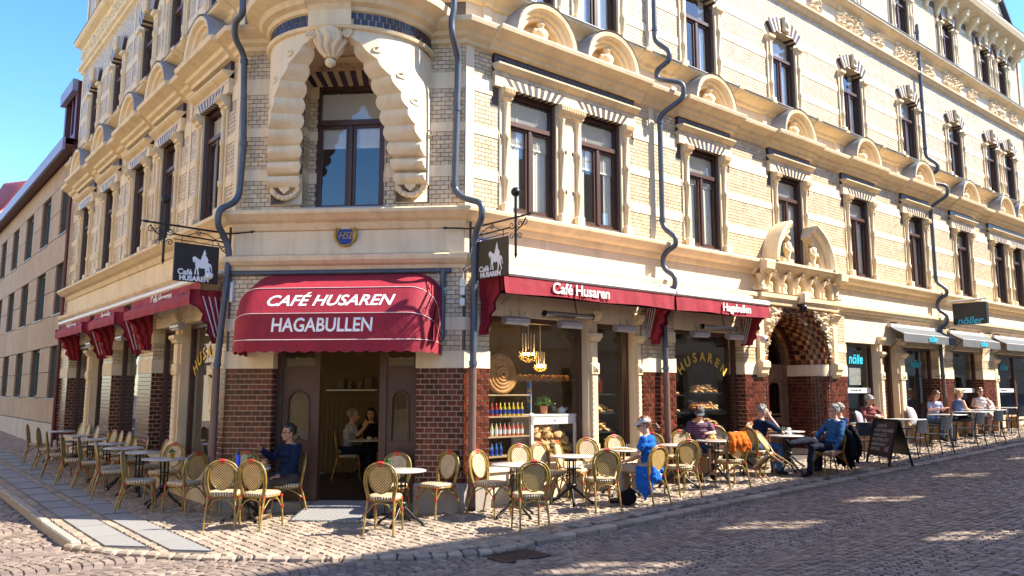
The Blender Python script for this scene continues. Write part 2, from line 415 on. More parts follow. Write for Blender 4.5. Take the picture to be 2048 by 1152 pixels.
# --- street setts in segment arcs
PCS = []
LANE, PIT = 1.75, .118
PAVX = [FL(48, 2.62, 0)[:2], (-5.90, 10.72), (-4.98, 10.22), (-3.8, 9.96), (-2.5, 9.87), (-1.2, 9.97), (-.19, 10.32), FR(-.45, 2.56, 0)[:2], FR(34, 2.56, 0)[:2], FR(34, -30, 0)[:2], FL(48, -30, 0)[:2]]
for k in range(-10, 14):
    n0 = 3.4+k*LANE
    for j in range(int(52/PIT)):
        u0 = -21+j*PIT
        m = 16; 
        for i in range(m):
            tt = (i+.5+r.uniform(-.12, .12))/m*2-1
            u, n = u0+.42*(1-tt*tt), n0+tt*LANE/2
            p = FR(u, n, 0); x, y = p[0], p[1]
            d = hypot(x, y)
            if d > 27 or y < 4: continue
            q = px((x, y, 0))
            if q is None or not (-250 < q[0] < 2300 and q[1] < 1400): continue
            if inside(x, y, PAVX): continue
            if abs(u+1.20) < .42 and abs(n-2.83) < .30: continue
            yaw = YAW['R']+atan2(1, -.84*tt/(LANE/2)) if True else 0
            yaw = atan2((dR.y*(-.84*tt/(LANE/2))+nR.y), (dR.x*(-.84*tt/(LANE/2))+nR.x))
            PCS.append((x, y, zs(x, y)+r.uniform(-.005, .005), yaw+r.uniform(-.06, .06), LANE/m*1.06+r.uniform(-.012, .008), PIT*.90+r.uniform(-.01, .006), .06))
lay(PCS, 'street_sett', SETT, street)
# --- pavement setts: rows square to the right facade in front, small mosaic on the left, slabs and kerb stones
PCS = []
def okp(x, y, e=.06):
    uR, n_R = rn(x, y); uL, n_L = ln(x, y)
    return not (n_R < e and uR > -.05) and not (n_L < e and uL > -.05) and (Vector((x, y, 0))-PL).dot(nC) > (.12 if uR < .3 and uL < .3 else -999)
row = 0; u = -5.6
while u < 31:
    w = r.uniform(.115, .15); n = -3.4+r.uniform(0, .2)
    while n < 2.24:
        l = r.uniform(.14, .25); c = n+l/2; p = FR(u+w/2, c, 0); x, y = p[0], p[1]; uL, n_L = ln(x, y)
        n += l
        if u > -.3 and c > 2.26-.1: continue
        if not inside(x, y, KERB+[FR(34, 0, 0)[:2], FL(48, 0, 0)[:2]]) or not okp(x, y): continue
        if uL > -.15 or (n_L > 1.24 and uL > -3.35 and n_L < 2.6 and uL > -3.45+.75*(n_L-1.3)): continue
        PCS.append((x, y, zg(x, y)+r.uniform(-.006, .006), atan2(nR.y, nR.x)+r.uniform(-.05, .05), l-.018, w-.016, .07))
    u += w
def lzone(n0, n1, w0, w1, l0, l1, ua, ub):
    u = ua
    while u < ub:
        w = r.uniform(w0, w1); n = n0
        while n < n1-.03:
            l = min(r.uniform(l0, l1), n1-n); p = FL(u+w/2, n+l/2, 0); x, y = p[0], p[1]
            if okp(x, y) and inside(x, y, KERB+[FR(34, 0, 0)[:2], FL(48, 0, 0)[:2]]):
                PCS.append((x, y, zg(x, y)+r.uniform(-.005, .005), atan2(nL.y, nL.x)+r.uniform(-.06, .06), l-.014, w-.014, .06))
            n += l
        u += w
lzone(.02, 1.27, .10, .135, .10, .16, -.15, 40)
lzone(1.70, 1.83, .10, .14, .12, .13, -2.9, 34); lzone(2.27, 2.42, .10, .14, .14, .15, -1.9, 34)
lay(PCS, 'pavement_sett', PSETT, pavement)
for (n0, n1, ua) in ((1.285, 1.69, -3.28), (1.845, 2.26, -2.45)):
    u = ua; i = 0
    while u < 34:
        l = r.uniform(.9, 1.3); c = FL(u+l/2, (n0+n1)/2, 0); z = zg(c[0], c[1])
        bb = MB(FL); k = .012; sl_ = -.42 if i == 0 else 0
        a, bq, cc, d = (u+k, n0+k), (u+l-k, n0+k), (u+l-k, n1-k), (u+k-sl_*1.0, n1-k)
        bb.prism([a, bq, cc, d], 2, z-.06, z+.004+r.uniform(-.003, .003)); bb.build('granite_slab', SLAB, pavement); u += l; i += 1
def kerbrow(F, n0, n1, ua, ub, l0, l1, top, nm='kerb_stone'):
    u = ua
    while u < ub:
        l = r.uniform(l0, l1); c = F(u+l/2, (n0+n1)/2, 0); z0 = zg(c[0], c[1]); bb = MB(F); rr = r.uniform(-.012, .012)
        bb.bevbox(u+.008, u+l-.008, n0+.006+rr, n1-.006+rr, z0-.22, z0+top+r.uniform(-.004, .004), .018); bb.build(nm, PSETT if F is FR else GRAN, pavement); u += l
kerbrow(FR, 2.27, 2.5, -.55, 26, .30, .50, .004)
kerbrow(FL, 2.43, 2.575, -1.55, 34, .9, 1.3, .012)
cur = [(-5.90, 10.83), (-4.97, 10.33), (-3.8, 10.07), (-2.5, 9.98), (-1.2, 10.08), (-.25, 10.42), FR(-.55, 2.39, 0)[:2]]
for (xa, ya), (xb, yb) in zip(cur, cur[1:]):
    L_ = hypot(xb-xa, yb-ya); m = max(1, round(L_/.21)); yw = atan2(yb-ya, xb-xa)
    for i in range(m):
        cx, cy = xa+(xb-xa)*(i+.5)/m, ya+(yb-ya)*(i+.5)/m; z0 = zg(cx, cy)
        bb = MB(lambda x, y, z, cx=cx, cy=cy, yw=yw: (cx+cos(yw)*x-sin(yw)*y, cy+sin(yw)*x+cos(yw)*y, z))
        bb.bevbox(-L_/m/2+.008, L_/m/2-.008, -.085+r.uniform(-.015, .015), .09, z0-.2, z0-.008+r.uniform(-.008, .006), .025); bb.build('kerb_stone', PSETT, pavement)
# --- drain grates
def grate(u, n, F, lab):
    c = F(u, n, 0); z = zs(c[0], c[1])-.004
    g = empty('drain_grate', (c[0], c[1], z), YAW['R'], lab, 'drain grate')
    bb = MB()
    bb.box(-.36, .36, -.25, -.215, -.03, .006); bb.box(-.36, .36, .215, .25, -.03, .006); bb.box(-.36, -.325, -.215, .215, -.03, .006); bb.box(.325, .36, -.215, .215, -.03, .006)
    bb.build('frame', RUST, g, True)
    bb = MB()
    for i in range(13): bb.box(-.30+i*.05-.011, -.30+i*.05+.011, -.215, .215, -.03, .002)
    bb.build('bars', RUST, g, True)
    bb = MB(); bb.box(-.32, .32, -.21, .21, -.06, -.034); bb.build('sump', DARKROOM, g, True)
RUST = pm('rusty_iron', (.075, .05, .042), .7, .35, 12, .3, 50, .004, metal=.3)
grate(-1.2, 2.83, FR, 'rusty iron drain grate in the street below the kerb')
# ============================================================ corner building
bc = FC(2, -2, 0)
BLD = empty('corner_building', (bc[0], bc[1], 0), 0, 'cream brick and plaster corner building with a round oriel over its cut corner', 'building')
CB, GB = [], []                     # cream and dark glazed bricks: (facade,u0,u1,n0,n1,z0,z1)
def fill(out, fac, u0, u1, z0, z1, excl=(), n=0, L=.145, H=.0785, j=.0105, t=.012, ax='u'):
    rows = max(1, round((z1-z0)/H)); h = (z1-z0)/rows
    for k in range(rows):
        za, zb = z0+k*h, z0+(k+1)*h; iv = [(u0, u1)]
        for (a, b, c, d) in excl:
            if zb-.02 <= c or za+.02 >= d: continue
            nv = []
            for (p, q) in iv:
                if b <= p or a >= q: nv.append((p, q)); continue
                if a > p: nv.append((p, a))
                if b < q: nv.append((b, q))
            iv = nv
        for (p, q) in iv:
            off = (round(za/h) % 2)*L/2; m = floor((p-off)/L)
            while True:
                a, b = max(p, off+m*L), min(q, off+(m+1)*L); m += 1
                if a >= q-.01: break
                if b-a < .03: continue
                if ax == 'u': out.append((fac, a+j/2, b-j/2, n, n+t, za+j/2, zb-j/2))
                else: out.append((fac, n, n+t, a+j/2, b-j/2, za+j/2, zb-j/2))
def cells(mb, us, zs_, openings, n):
    for a, b in zip(us, us[1:]):
        for c, d in zip(zs_, zs_[1:]):
            um, zm = (a+b)/2, (c+d)/2
            if any(o[0] < um < o[1] and o[2] < zm < o[3] for o in openings): continue
            mb.quad((a, n, c), (b, n, c), (b, n, d), (a, n, d))
def wall(mb, u0, u1, z0, z1, ops, n=0, dep=.32):
    us = sorted({u0, u1, *[o[0] for o in ops], *[o[1] for o in ops]}); zz = sorted({z0, z1, *[o[2] for o in ops], *[o[3] for o in ops]})
    cells(mb, us, zz, ops, n)
    for a, b, c, d in ops:
        mb.quad((a, n, c), (a, n-dep, c), (a, n-dep, d), (a, n, d)); mb.quad((b, n, c), (b, n-dep, c), (b, n-dep, d), (b, n, d))
        mb.quad((a, n, d), (b, n, d), (b, n-dep, d), (a, n-dep, d)); mb.quad((a, n, c), (b, n, c), (b, n-dep, c), (a, n-dep, c))
R_C = [1.56, 3.36, 6.73, 10.27, 13.87, 17.49, 21.07, 24.38, 26.14]
L_C = [1.39, 4.15, 6.48, 9.43, 12.23]
R_U = [(2.46, 1), (6.73, 0), (10.27, 0), (13.87, 0), (17.49, 0), (21.07, 0), (25.26, 1)]
L_U = [(c, 0) for c in L_C]
W1, Z1a, Z1b = 1.14, 5.2, 7.42
W2, Z2a, Z2b = 1.10, 9.20, 11.33
W3, Z3a, Z3b = 1.0, 13.35, 15.0
RE, LE, ZT = 28.35, 14.35, 16.2
def ops(cs): return [(c-W1/2, c+W1/2, Z1a, Z1b) for c in cs]+[(c-W2/2, c+W2/2, Z2a, Z2b) for c in cs]+[(c-W3/2, c+W3/2, Z3a, Z3b) for c in cs]
CW0, CW1 = 1.32, 2.56               # window over the corner door
wb = MB(FR); wall(wb, 0, RE, 4.3, ZT, ops(R_C)); wb.f = FL; wall(wb, 0, LE, 4.3, ZT, ops(L_C))
wb.f = FC; wall(wb, 0, CW, 4.3, ZT, [(1.17, 2.66, 5.12, 7.72)], 0, .32)
wb.f = FL; wb.quad((LE, 0, -.3), (LE, -9, -.3), (LE, -9, ZT), (LE, 0, ZT)); wb.f = FR; wb.quad((RE, 0, -.3), (RE, -9, -.3), (RE, -9, ZT), (RE, 0, ZT))
wb.build('wall', JOINT, BLD)
# --- brickwork of the upper storeys, plaster bands left free
def surr(cs, hoods):
    e = []
    for c in cs: e += [(c-.80, c+.80, 5.0, 7.5), (c-.80, c+.80, 9.0, 11.4), (c-.62, c+.62, 11.3, 11.6), (c-.72, c+.72, 13.2, 15.2)]
    for c, pair in hoods:
        w = 1.87 if pair else .975
        e.append((c-w, c+w, 7.14, 8.06))
    return e
BANDS = [(5.66, 5.86), (6.46, 6.62), (7.24, 7.53), (9.72, 9.90), (10.42, 10.62), (11.14, 11.36)]
PANELS = [(5.12, 5.66), (5.86, 6.46), (6.62, 7.24), (7.53, 8.05), (9.16, 9.72), (9.90, 10.42), (10.62, 11.14), (11.36, 12.2)]
STR = [(4.86, 5.0), (0, .17)]
eR = surr(R_C, R_U)+[(4.83, 5.0, 5, 13)]; eL = surr(L_C, L_U)+[(2.70, 2.86, 5, 13), (5.28, 5.36, 5, 13), (7.9, 8.0, 5, 13), (10.8, 10.9, 5, 13)]
for za, zb in PANELS:
    fill(CB, 'R', .18, RE-.15, za, zb, eR); fill(CB, 'L', .18, LE-.15, za, zb, eL)
for za, zb in ((13.35, 15.2),):
    fill(CB, 'R', 11.5, RE-.4, za, zb, eR+[(c-.95, c+.95, 13, 16) for c in R_C]); fill(CB, 'L', 6, LE-.3, za, zb, eL)
for za, zb in PANELS[:4]: fill(CB, 'C', .0, CW, za, zb, [(1.17, 2.66, 5, 7.75), (.62, 1.19, 5.2, 5.75), (2.84, 3.43, 5.2, 5.75), (1.22, 2.6, 7.5, 7.8)])
for za, zb in PANELS[:4]:           # window reveal over the door
    fill(CB, 'C', -.31, -.01, za, min(zb, 7.70), (), 1.17, ax='n'); fill(CB, 'C', -.31, -.01, za, min(zb, 7.70), (), 2.648, ax='n')
pb = MB(FR)
def strips(F, u0, u1, za, zb, excl, n=.024):
    iv = [(u0, u1)]
    for (a, b, c, d) in excl:
        if zb <= c or za >= d: continue
        nv = []
        for p, q in iv:
            if b <= p or a >= q: nv.append((p, q)); continue
            if a > p: nv.append((p, a))
            if b < q: nv.append((b, q))
        iv = nv
    pb.f = F
    for p, q in iv:
        if q-p > .02: pb.box(p, q, 0, n, za, zb); pb.cut()
for za, zb in BANDS:
    strips(FR, .17, RE, za, zb, eR); strips(FL, .17, LE, za, zb, eL)
for za, zb in BANDS[:3]: strips(FC, 0, CW, za, zb, [(1.16, 2.67, 5, 7.75), (.62, 1.19, 5.2, 5.75), (2.84, 3.43, 5.2, 5.75)])
pb.f = FC
for za, zb in BANDS[:3]:
    pb.box(1.165, 1.19, -.318, .0, za, zb); pb.cut(); pb.box(2.64, 2.665, -.318, .0, za, zb); pb.cut()
pb.f = FR; pb.box(0, .17, 0, .03, 5.1, 8.06); pb.cut(); pb.box(0, .17, 0, .03, 9.1, 12.2); pb.cut(); pb.box(4.84, 4.99, 0, .03, 5.1, 8.06); pb.cut(); pb.box(4.84, 4.99, 0, .03, 9.1, 12.2); pb.cut(); pb.box(RE-.3, RE, 0, .05, 5.1, ZT); pb.cut()
pb.f = FL; pb.box(0, .17, 0, .03, 5.1, 8.06); pb.cut(); pb.box(0, .17, 0, .03, 9.1, 12.2); pb.cut(); pb.box(LE-.15, LE, 0, .03, 5.1, ZT); pb.cut()
for u in (2.705, 5.285, 7.905, 10.805):
    w = .15 if u < 3 else .075
    pb.box(u, u+w, 0, .03, 5.1, 8.06); pb.cut(); pb.box(u, u+w, 0, .03, 9.1, 12.2); pb.cut()
pb.pieces('plaster_band', PLASTER, BLD)
# --- horizontal mouldings wrapped round the corner
STRING = [(0, 4.03), (.10, 4.05), (.12, 4.11), (.17, 4.14), (.22, 4.20), (.23, 4.27), (.20, 4.29), (0, 4.335)]
SILL = [(0, 4.74), (.05, 4.76), (.08, 4.82), (.10, 4.87), (.20, 4.91), (.27, 4.97), (.31, 5.0), (.32, 5.05), (.30, 5.075), (0, 5.12)]
MAIN = [(0, 8.02), (.07, 8.045), (.09, 8.11), (.17, 8.15), (.2, 8.21), (.33, 8.27), (.40, 8.30), (.42, 8.36), (.42, 8.385), (0, 8.42)]
SILL2 = [(0, 8.84), (.07, 8.88), (.10, 8.95), (.2, 9.0), (.29, 9.04), (.34, 9.07), (.35, 9.12), (.33, 9.14), (0, 9.18)]
FRZ1 = [(0, 12.18), (.09, 12.22), (.12, 12.27), (.19, 12.31), (.2, 12.36), (0, 12.40)]
FRZ2 = [(0, 12.92), (.08, 12.96), (.12, 13.02), (.28, 13.08), (.34, 13.13), (.35, 13.2), (0, 13.25)]
EAVE = [(0, 15.45), (.1, 15.5), (.15, 15.62), (.3, 15.68), (.62, 15.8), (.7, 15.95), (.7, 16.05), (0, 16.2)]
for nm, P_ in (('string_course', STRING), ('sill_cornice', SILL), ('main_cornice', MAIN), ('upper_sill_cornice', SILL2), ('frieze_moulding', FRZ1), ('frieze_cornice', FRZ2), ('eaves_cornice', EAVE)):
    m = MB(FR)
    m.prof(P_, 0, RE, -MIT, 0); m.f = FL; m.prof(P_, 0, LE, -MIT, 0); m.f = FC; m.prof(P_, 0, CW, -MIT, MIT)
    if nm in ('main_cornice', 'upper_sill_cornice'):
        for F, us in ((FR, R_U), (FL, L_U)):
            m.f = F
            for c, pair in us:
                w = 2.02 if pair else 1.06; Q = [(n+.085 if n else 0, z-.004 if i == 0 else z+.002) for i, (n, z) in enumerate(P_)]
                if nm == 'main_cornice': m.prof(Q, c-w, c+w)
                else:
                    for s_ in (-1, 1): m.prof([(n+.05 if n else 0, z) for n, z in P_], c+s_*w-.09, c+s_*w+.09)
    m.build(nm, MOULD, BLD)
m = MB(FR); m.box(0, RE, 0, .02, 4.335, 4.74); m.f = FL; m.box(0, LE, 0, .02, 4.335, 4.74); m.f = FC; m.box(0, CW, 0, .02, 4.335, 4.74)
m.build('ground_floor_frieze', PLASTER, BLD)
m = MB(FR); m.box(0, RE, 0, .02, 8.42, 8.84); m.f = FL; m.box(0, LE, 0, .02, 8.42, 8.84)
for F, us in ((FR, R_U), (FL, L_U)):
    m.f = F
    for c, pair in us:
        w = 2.02 if pair else 1.06
        for s_ in (-1, 1): m.box(c+s_*w-.08, c+s_*w+.08, .02, .07, 8.42, 8.86)
m.f = FR; m.box(0, RE, 0, .03, 12.40, 12.92); m.f = FL; m.box(0, LE, 0, .03, 12.40, 12.92)
m.build('attic_band', PLASTER, BLD)
m = MB(FR)                          # sheet metal flashing on ledges
for F, E_ in ((FR, RE), (FL, LE)):
    m.f = F; m.prof([(0, 13.26), (.37, 13.205), (.37, 13.19), (0, 13.24)], 0, E_, -MIT); m.prof([(0, 9.19), (.37, 9.13), (.37, 9.115), (0, 9.17)], .3, E_)
m.build('ledge_flashing', ROOFM, BLD)
# --- windows: frame with panes, curtains and blinds
def window_proto(w, h, tr, nm='window', blind=0, curtain=1, dep=.085, cw=.27):
    o = MB(); a = w/2; f = .052; y0, y1 = dep, dep+.075
    o.box(-a, -a+f, y0, y1, 0, h); o.box(a-f, a, y0, y1, 0, h); o.box(-a+f, a-f, y0, y1, h-f-.02, h); o.box(-a+f, a-f, y0, y1, 0, f)
    zt = h*tr; o.bevbox(-a+f, a-f, y0-.035, y1-.01, zt-.05, zt+.05, .012); o.bevbox(-.045, .045, y0-.02, y1-.01, f, zt-.05, .012)
    for s_ in (-1, 1):
        x0, x1 = (.045, a-f) if s_ > 0 else (-a+f, -.045)
        g = .045
        o.box(x0, x0+g, y0+.012, y1-.012, f, zt-.05); o.box(x1-g, x1, y0+.012, y1-.012, f, zt-.05)
        o.box(x0+g, x1-g, y0+.012, y1-.012, f, f+g); o.box(x0+g, x1-g, y0+.012, y1-.012, zt-.05-g, zt-.05)
    win = link(nm, o.mesh(nm, WOODF))
    yg = dep+.04
    for x0, x1, za, zb in ((-a+f, a-f, zt+.05, h-f-.02), (-a+f+.045, -.09, f+.045, zt-.095), (.09, a-f-.045, f+.045, zt-.095)):
        p = MB(); p.quad((x0, yg, za), (x1, yg, za), (x1, yg, zb), (x0, yg, zb)); p.build('pane', GLASS, win, True)
    if curtain:
        c = MB(smooth=True)
        for s_ in (-1, 1):
            rows = []
            for i in range(13):
                t = i/12; x = s_*(a-f-.02-t*w*cw); rows.append([(x, dep+.115+.018*sin(i*2.1), .03), (x, dep+.115+.018*sin(i*2.1+.4), h-.1)])
            c.grid(rows)
        c.build('curtain', CURT, win, True)
    if blind:
        b_ = MB()
        z = h-.12
        for k in range(40):
            if z < h*(1-blind): break
            b_.add([(-a+f, dep+.08, z), (a-f, dep+.08, z), (a-f, dep+.095, z-.034), (-a+f, dep+.095, z-.034)], [(0, 1, 2, 3)]); z -= .04
        b_.box(-a+f, a-f, dep+.08, dep+.10, z-.02, z+.005)
        for s_ in (-1, 1): b_.box(s_*w*.22-.008, s_*w*.22+.008, dep+.076, dep+.08, z, h-.1)
        b_.build('blind', BLIND, win, True)
    return win
def put(o, fac, u, z, first=None):
    p = FF[fac](u, 0, z)
    o.location = p; o.rotation_euler = (0, 0, YAW[fac]); hang(o, BLD)
def rep(proto, spots):
    for i, (fac, u, z) in enumerate(spots):
        o = proto if i == 0 else dup(proto)
        p = FF[fac](u, 0, z); o.location = p; o.rotation_euler = (0, 0, YAW[fac])
        if i == 0: hang(o, BLD)
for k, (u, bl, cw) in enumerate(zip(R_C[:4], (.40, .46, .34, .52), (.30, .20, .33, .16))): rep(window_proto(W1, Z1b-Z1a, .745, blind=bl, cw=cw), [('R', u, Z1a)])
rep(window_proto(W1, Z1b-Z1a, .745, blind=.22, cw=.22), [('R', c, Z1a) for c in R_C[4::2]]+[('L', c, Z1a) for c in L_C[::2]])
rep(window_proto(W1, Z1b-Z1a, .745, cw=.34), [('R', c, Z1a) for c in R_C[5::2]]+[('L', c, Z1a) for c in L_C[1::2]])
rep(window_proto(W2, Z2b-Z2a+.02, .66, cw=.20), [('R', c, Z2a) for c in R_C[::2]]+[('L', c, Z2a) for c in L_C[::2]])
rep(window_proto(W2, Z2b-Z2a+.02, .66, blind=.3, cw=.31), [('R', c, Z2a) for c in R_C[1::2]]+[('L', c, Z2a) for c in L_C[1::2]])
rep(window_proto(W3, Z3b-Z3a, .72), [('R', c, Z3a) for c in R_C[3:]]+[('L', c, Z3a) for c in L_C[1:]])
m = MB(FC)
for a, b_ in ((1.165, CW0+.01), (CW1-.01, 2.665)):
    m.box(a, b_, -.33, -.283, 5.12, 7.72); m.cut()
    for za, zb in PANELS[:4]: fill(CB, 'C', a, b_, za, min(zb, 7.70), (), -.283)
    for za, zb in BANDS[:3]: pb2 = MB(FC); pb2.box(a, b_, -.29, -.265, za, zb); pb2.build('plaster_band', PLASTER, BLD)
m.pieces('window_reveal', JOINT, BLD)
rep(window_proto(CW1-CW0, 7.46-5.17, .70, blind=.48, curtain=0, dep=.27), [('C', (CW0+CW1)/2, 5.17)])
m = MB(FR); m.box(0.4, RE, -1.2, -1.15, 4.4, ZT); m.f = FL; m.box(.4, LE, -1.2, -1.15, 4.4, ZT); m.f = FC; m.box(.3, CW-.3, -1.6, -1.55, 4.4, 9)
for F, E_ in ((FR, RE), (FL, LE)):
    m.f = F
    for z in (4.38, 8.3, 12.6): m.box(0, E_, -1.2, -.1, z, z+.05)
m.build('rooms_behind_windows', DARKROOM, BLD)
# --- first floor window surrounds with striped flat arches
def voussoirs(x0, x1, z0, z1, spread, n, ya, yb):
    """n pieces of a flat arch in local x,z"""
    out = []
    for i in range(n):
        a, b = x0+(x1-x0)*i/n, x0+(x1-x0)*(i+1)/n; g = .004
        f = lambda x: x+(x-(x0+x1)/2)*spread
        out.append(MB().prism([(a+g, z0), (b-g, z0), (f(b)-g, z1), (f(a)+g, z1)], 1, ya, yb))
    return out
def surround1(cs, W):
    """cs: window axes relative to the hood's axis; W: half width of the hood"""
    o = MB(); g = .57
    o.prof_ = None
    o.f = lambda u, n, z: (u, -n, z)
    o.prof([(.1, 7.70), (.14, 7.72), (.19, 7.75), (.23, 7.79), (.235, 7.82), (0, 7.845)], -W-.02, W+.02); o.box(-W, W, 0, .10, 7.615, 7.70)
    for i, c in enumerate(cs):
        lo = -W if i == 0 else 0; hi = W if i == len(cs)-1 else 0
        s_ = .29
        o.prism([(lo, 7.42), (c-g, 7.42), (c-g*(1+s_), 7.615), (lo, 7.615)], 1, 0, .10); o.prism([(c+g, 7.42), (hi, 7.42), (hi, 7.615), (c+g*(1+s_), 7.615)], 1, 0, .10)
        for e in (-1, 1):
            xa, xb = sorted((c+e*g, c+e*(g+.245)))
            if len(cs) > 1 and ((i == 0 and e > 0) or (i == 1 and e < 0)): xa, xb = (c+g, 0) if i == 0 else (0, c-g)
            o.prof([(0, 7.16), (.06, 7.17), (.07, 7.21), (.12, 7.23), (.13, 7.27), (.17, 7.30), (.175, 7.34), (.19, 7.36), (.19, 7.42), (0, 7.42)], xa-.0, xb+.0)
            for q in range(7): o.box(xa+.012+(xb-xa)*q/7, xa+(xb-xa)*(q+.55)/7, .13, .205, 7.30, 7.395)
            o.box(xa, xb, 0, .04, 5.08, 7.16)
            xm = c+e*(g+.12)
            o.lathe([(.045, 5.3), (.045, 5.69), (.06, 5.70), (.06, 5.80), (.042, 5.82), (.042, 6.47), (.058, 6.48), (.058, 6.58), (.042, 6.60), (.042, 7.05), (.06, 7.10), (.07, 7.16)], (xm, .062, 0), 10)
            o.bevbox(xm-.11, xm+.11, .05, .15, 5.08, 5.3, .02)
            for zb in (5.75, 6.53): o.bevbox(xm-.055, xm+.055, .03, .10, zb-.055, zb+.055, .015); o.bevbox(xm+e*.12-.04, xm+e*.12+.045, .0, .04, zb-.06, zb+.06, .02); 0
    s = link('window_surround', o.mesh('window_surround', MOULD))
    lt = MB()
    for c in cs:
        vs = voussoirs(c-g, c+g, 7.42, 7.615, .29, 17, -.105, .17)
        for i, v in enumerate(vs):
            if i % 2 == 0: v.build('voussoir', VOUS, s, True)
            else: k = len(lt.v); lt.v += v.v; lt.q += [tuple(x+k for x in q) for q in v.q]; lt.m += v.m; lt.sm += v.sm
    lt.build('pale_voussoirs', CREAM, s, True, kind='stuff')
    bd = MB(); n_ = int(2*W/.075)
    for i in range(n_): bd.box(-W+2*W*i/n_+.003, -W+2*W*(i+1)/n_-.003, -.075, 0, 7.85, 7.937); bd.box(-W+2*W*i/n_+.003, -W+2*W*(i+1)/n_-.003, -.075, 0, 7.943, 8.03)
    bd.build('navy_tile_band', NAVY, s, True, kind='stuff')
    br = MB(); n_ = int(2*W/.15)
    for i in range(n_): br.box(-W+2*W*i/n_+.005, -W+2*W*(i+1)/n_-.005, -.108, -.09, 7.625, 7.692)
    br.build('brick_course', CREAM, s, True, kind='stuff')
    return s
rep(surround1([0], .965), [('R', c, 0) for c, p in R_U if not p]+[('L', c, 0) for c in L_C])
rep(surround1([-.9, .9], 1.865), [('R', c, 0) for c, p in R_U if p])
def surround2():
    o = MB(); o.f = lambda u, n, z: (u, -n, z); g = .55
    for e in (-1, 1):
        xa, xb = sorted((e*g, e*(g+.24)))
        o.box(xa, xb, 0, .055, 9.14, 10.96); o.prof([(0, 10.90), (.07, 10.92), (.08, 10.97), (.15, 11.0), (.16, 11.06), (.0, 11.07)], xa-.02, xb+.02)
        xm = e*(g+.12)
        o.lathe([(.045, 9.4), (.045, 9.7), (.062, 9.72), (.062, 9.84), (.042, 9.86), (.042, 10.42), (.062, 10.44), (.062, 10.56), (.042, 10.58), (.042, 10.9)], (xm, .062, 0), 8)
        o.bevbox(xm-.1, xm+.1, .05, .14, 9.14, 9.4, .02)
        o.prism([(e*.55, 11.06), (e*.83, 11.06), (e*.83, 11.47), (e*.775, 11.43), (e*.55, 11.13)], 1, -.13, .02)
    o.bevbox(-.12, .12, .02, .19, 11.30, 11.72, .03); o.ball((0, .17, 11.5), .09, .07, .13, 8, 6); o.prof([(.1, 11.28), (.12, 11.24), (-.2, 11.24), (-.2, 11.28)], -.3, .3)
    s = link('window_surround', o.mesh('window_surround', MOULD))
    ri = .88; zc = 11.33-ri; th = asin(.55/ri); N = 17; lt, dk = MB(), MB()
    for i in range(N):
        a, b = -th+2*th*i/N+.004, -th+2*th*(i+1)/N-.004; q = [(r_*sin(t_), zc+r_*cos(t_)) for r_, t_ in ((ri, a), (ri, b), (ri+.36, b), (ri+.36, a))]
        (dk if i % 2 == 0 else lt).prism(q, 1, -.105, .15)
    dk.build('arch_dark_voussoirs', VOUS, s, True, kind='stuff'); lt.build('arch_pale_voussoirs', CREAM, s, True, kind='stuff')
    return s
s2 = surround2()
rep(s2, [('R', c, 0) for c in R_C]+[('L', c, 0) for c in L_C])
for fac, cs in (('R', R_C[3:]), ('L', L_C[1:])):
    for c in cs:
        o = dup(s2); o.location = FF[fac](c, 0, 3.75); o.rotation_euler = (0, 0, YAW[fac]); o.scale = (.9, 1, 1)
# --- lunettes over the main cornice
def lunette():
    o = MB(); pr = [(.48, -.03), (.48, -.22), (.52, -.26), (.56, -.26), (.58, -.32), (.63, -.35), (.66, -.42), (.735, -.44), (.755, -.40), (.755, 0)]
    rows = [[(r_*cos(pi*i/20), y, 8.39+r_*.96*sin(pi*i/20)) for r_, y in pr] for i in range(21)]
    o.grid(rows, False)
    o.add([(0, -.03, 8.39)]+[r_[0] for r_ in rows], [(0, i, i+1) for i in range(1, 21)])
    o.add([(0, -.032, 8.39)]+[(.40*cos(pi*i/12), -.05, 8.39+.4*sin(pi*i/12)) for i in range(13)], [(0, i, i+1) for i in range(1, 13)])
    o.box(-.80, .80, -.47, 0, 8.375, 8.40)
    s = link('lunette', o.mesh('lunette', MOULD))
    b_ = MB(smooth=True); b_.lathe([(.13, 8.40), (.15, 8.44), (.10, 8.48), (.14, 8.55), (.16, 8.62), (.11, 8.70), (.05, 8.73)], (0, -.2, 0), 12)
    b_.ball((0, -.21, 8.79), .075, .08, .09); b_.ball((-.13, -.2, 8.62), .05, .06, .09); b_.ball((.13, -.2, 8.62), .05, .06, .09); b_.ball((0, -.29, 8.78), .02, .03, .02, 6, 4); b_.ball((0, -.2, 8.87), .05, .05, .03, 8, 4)
    b_.build('ornament', ORN, s, True)
    rf = MB(); rf.grid([[(.765*cos(pi*i/14), -.44, 8.40+.74*sin(pi*i/14)), (.765*cos(pi*i/14), .0, 8.42+.75*sin(pi*i/14))] for i in range(15)], True); rf.build('lunette_roof', ROOFM, s, True)
    return s
lu = lunette()
rep(lu, [('R', c, 0) for c in (1.58, 3.36, 6.73, 10.27, 13.87, 17.49, 21.07, 24.38, 26.14)]+[('L', c, 0) for c in L_C])
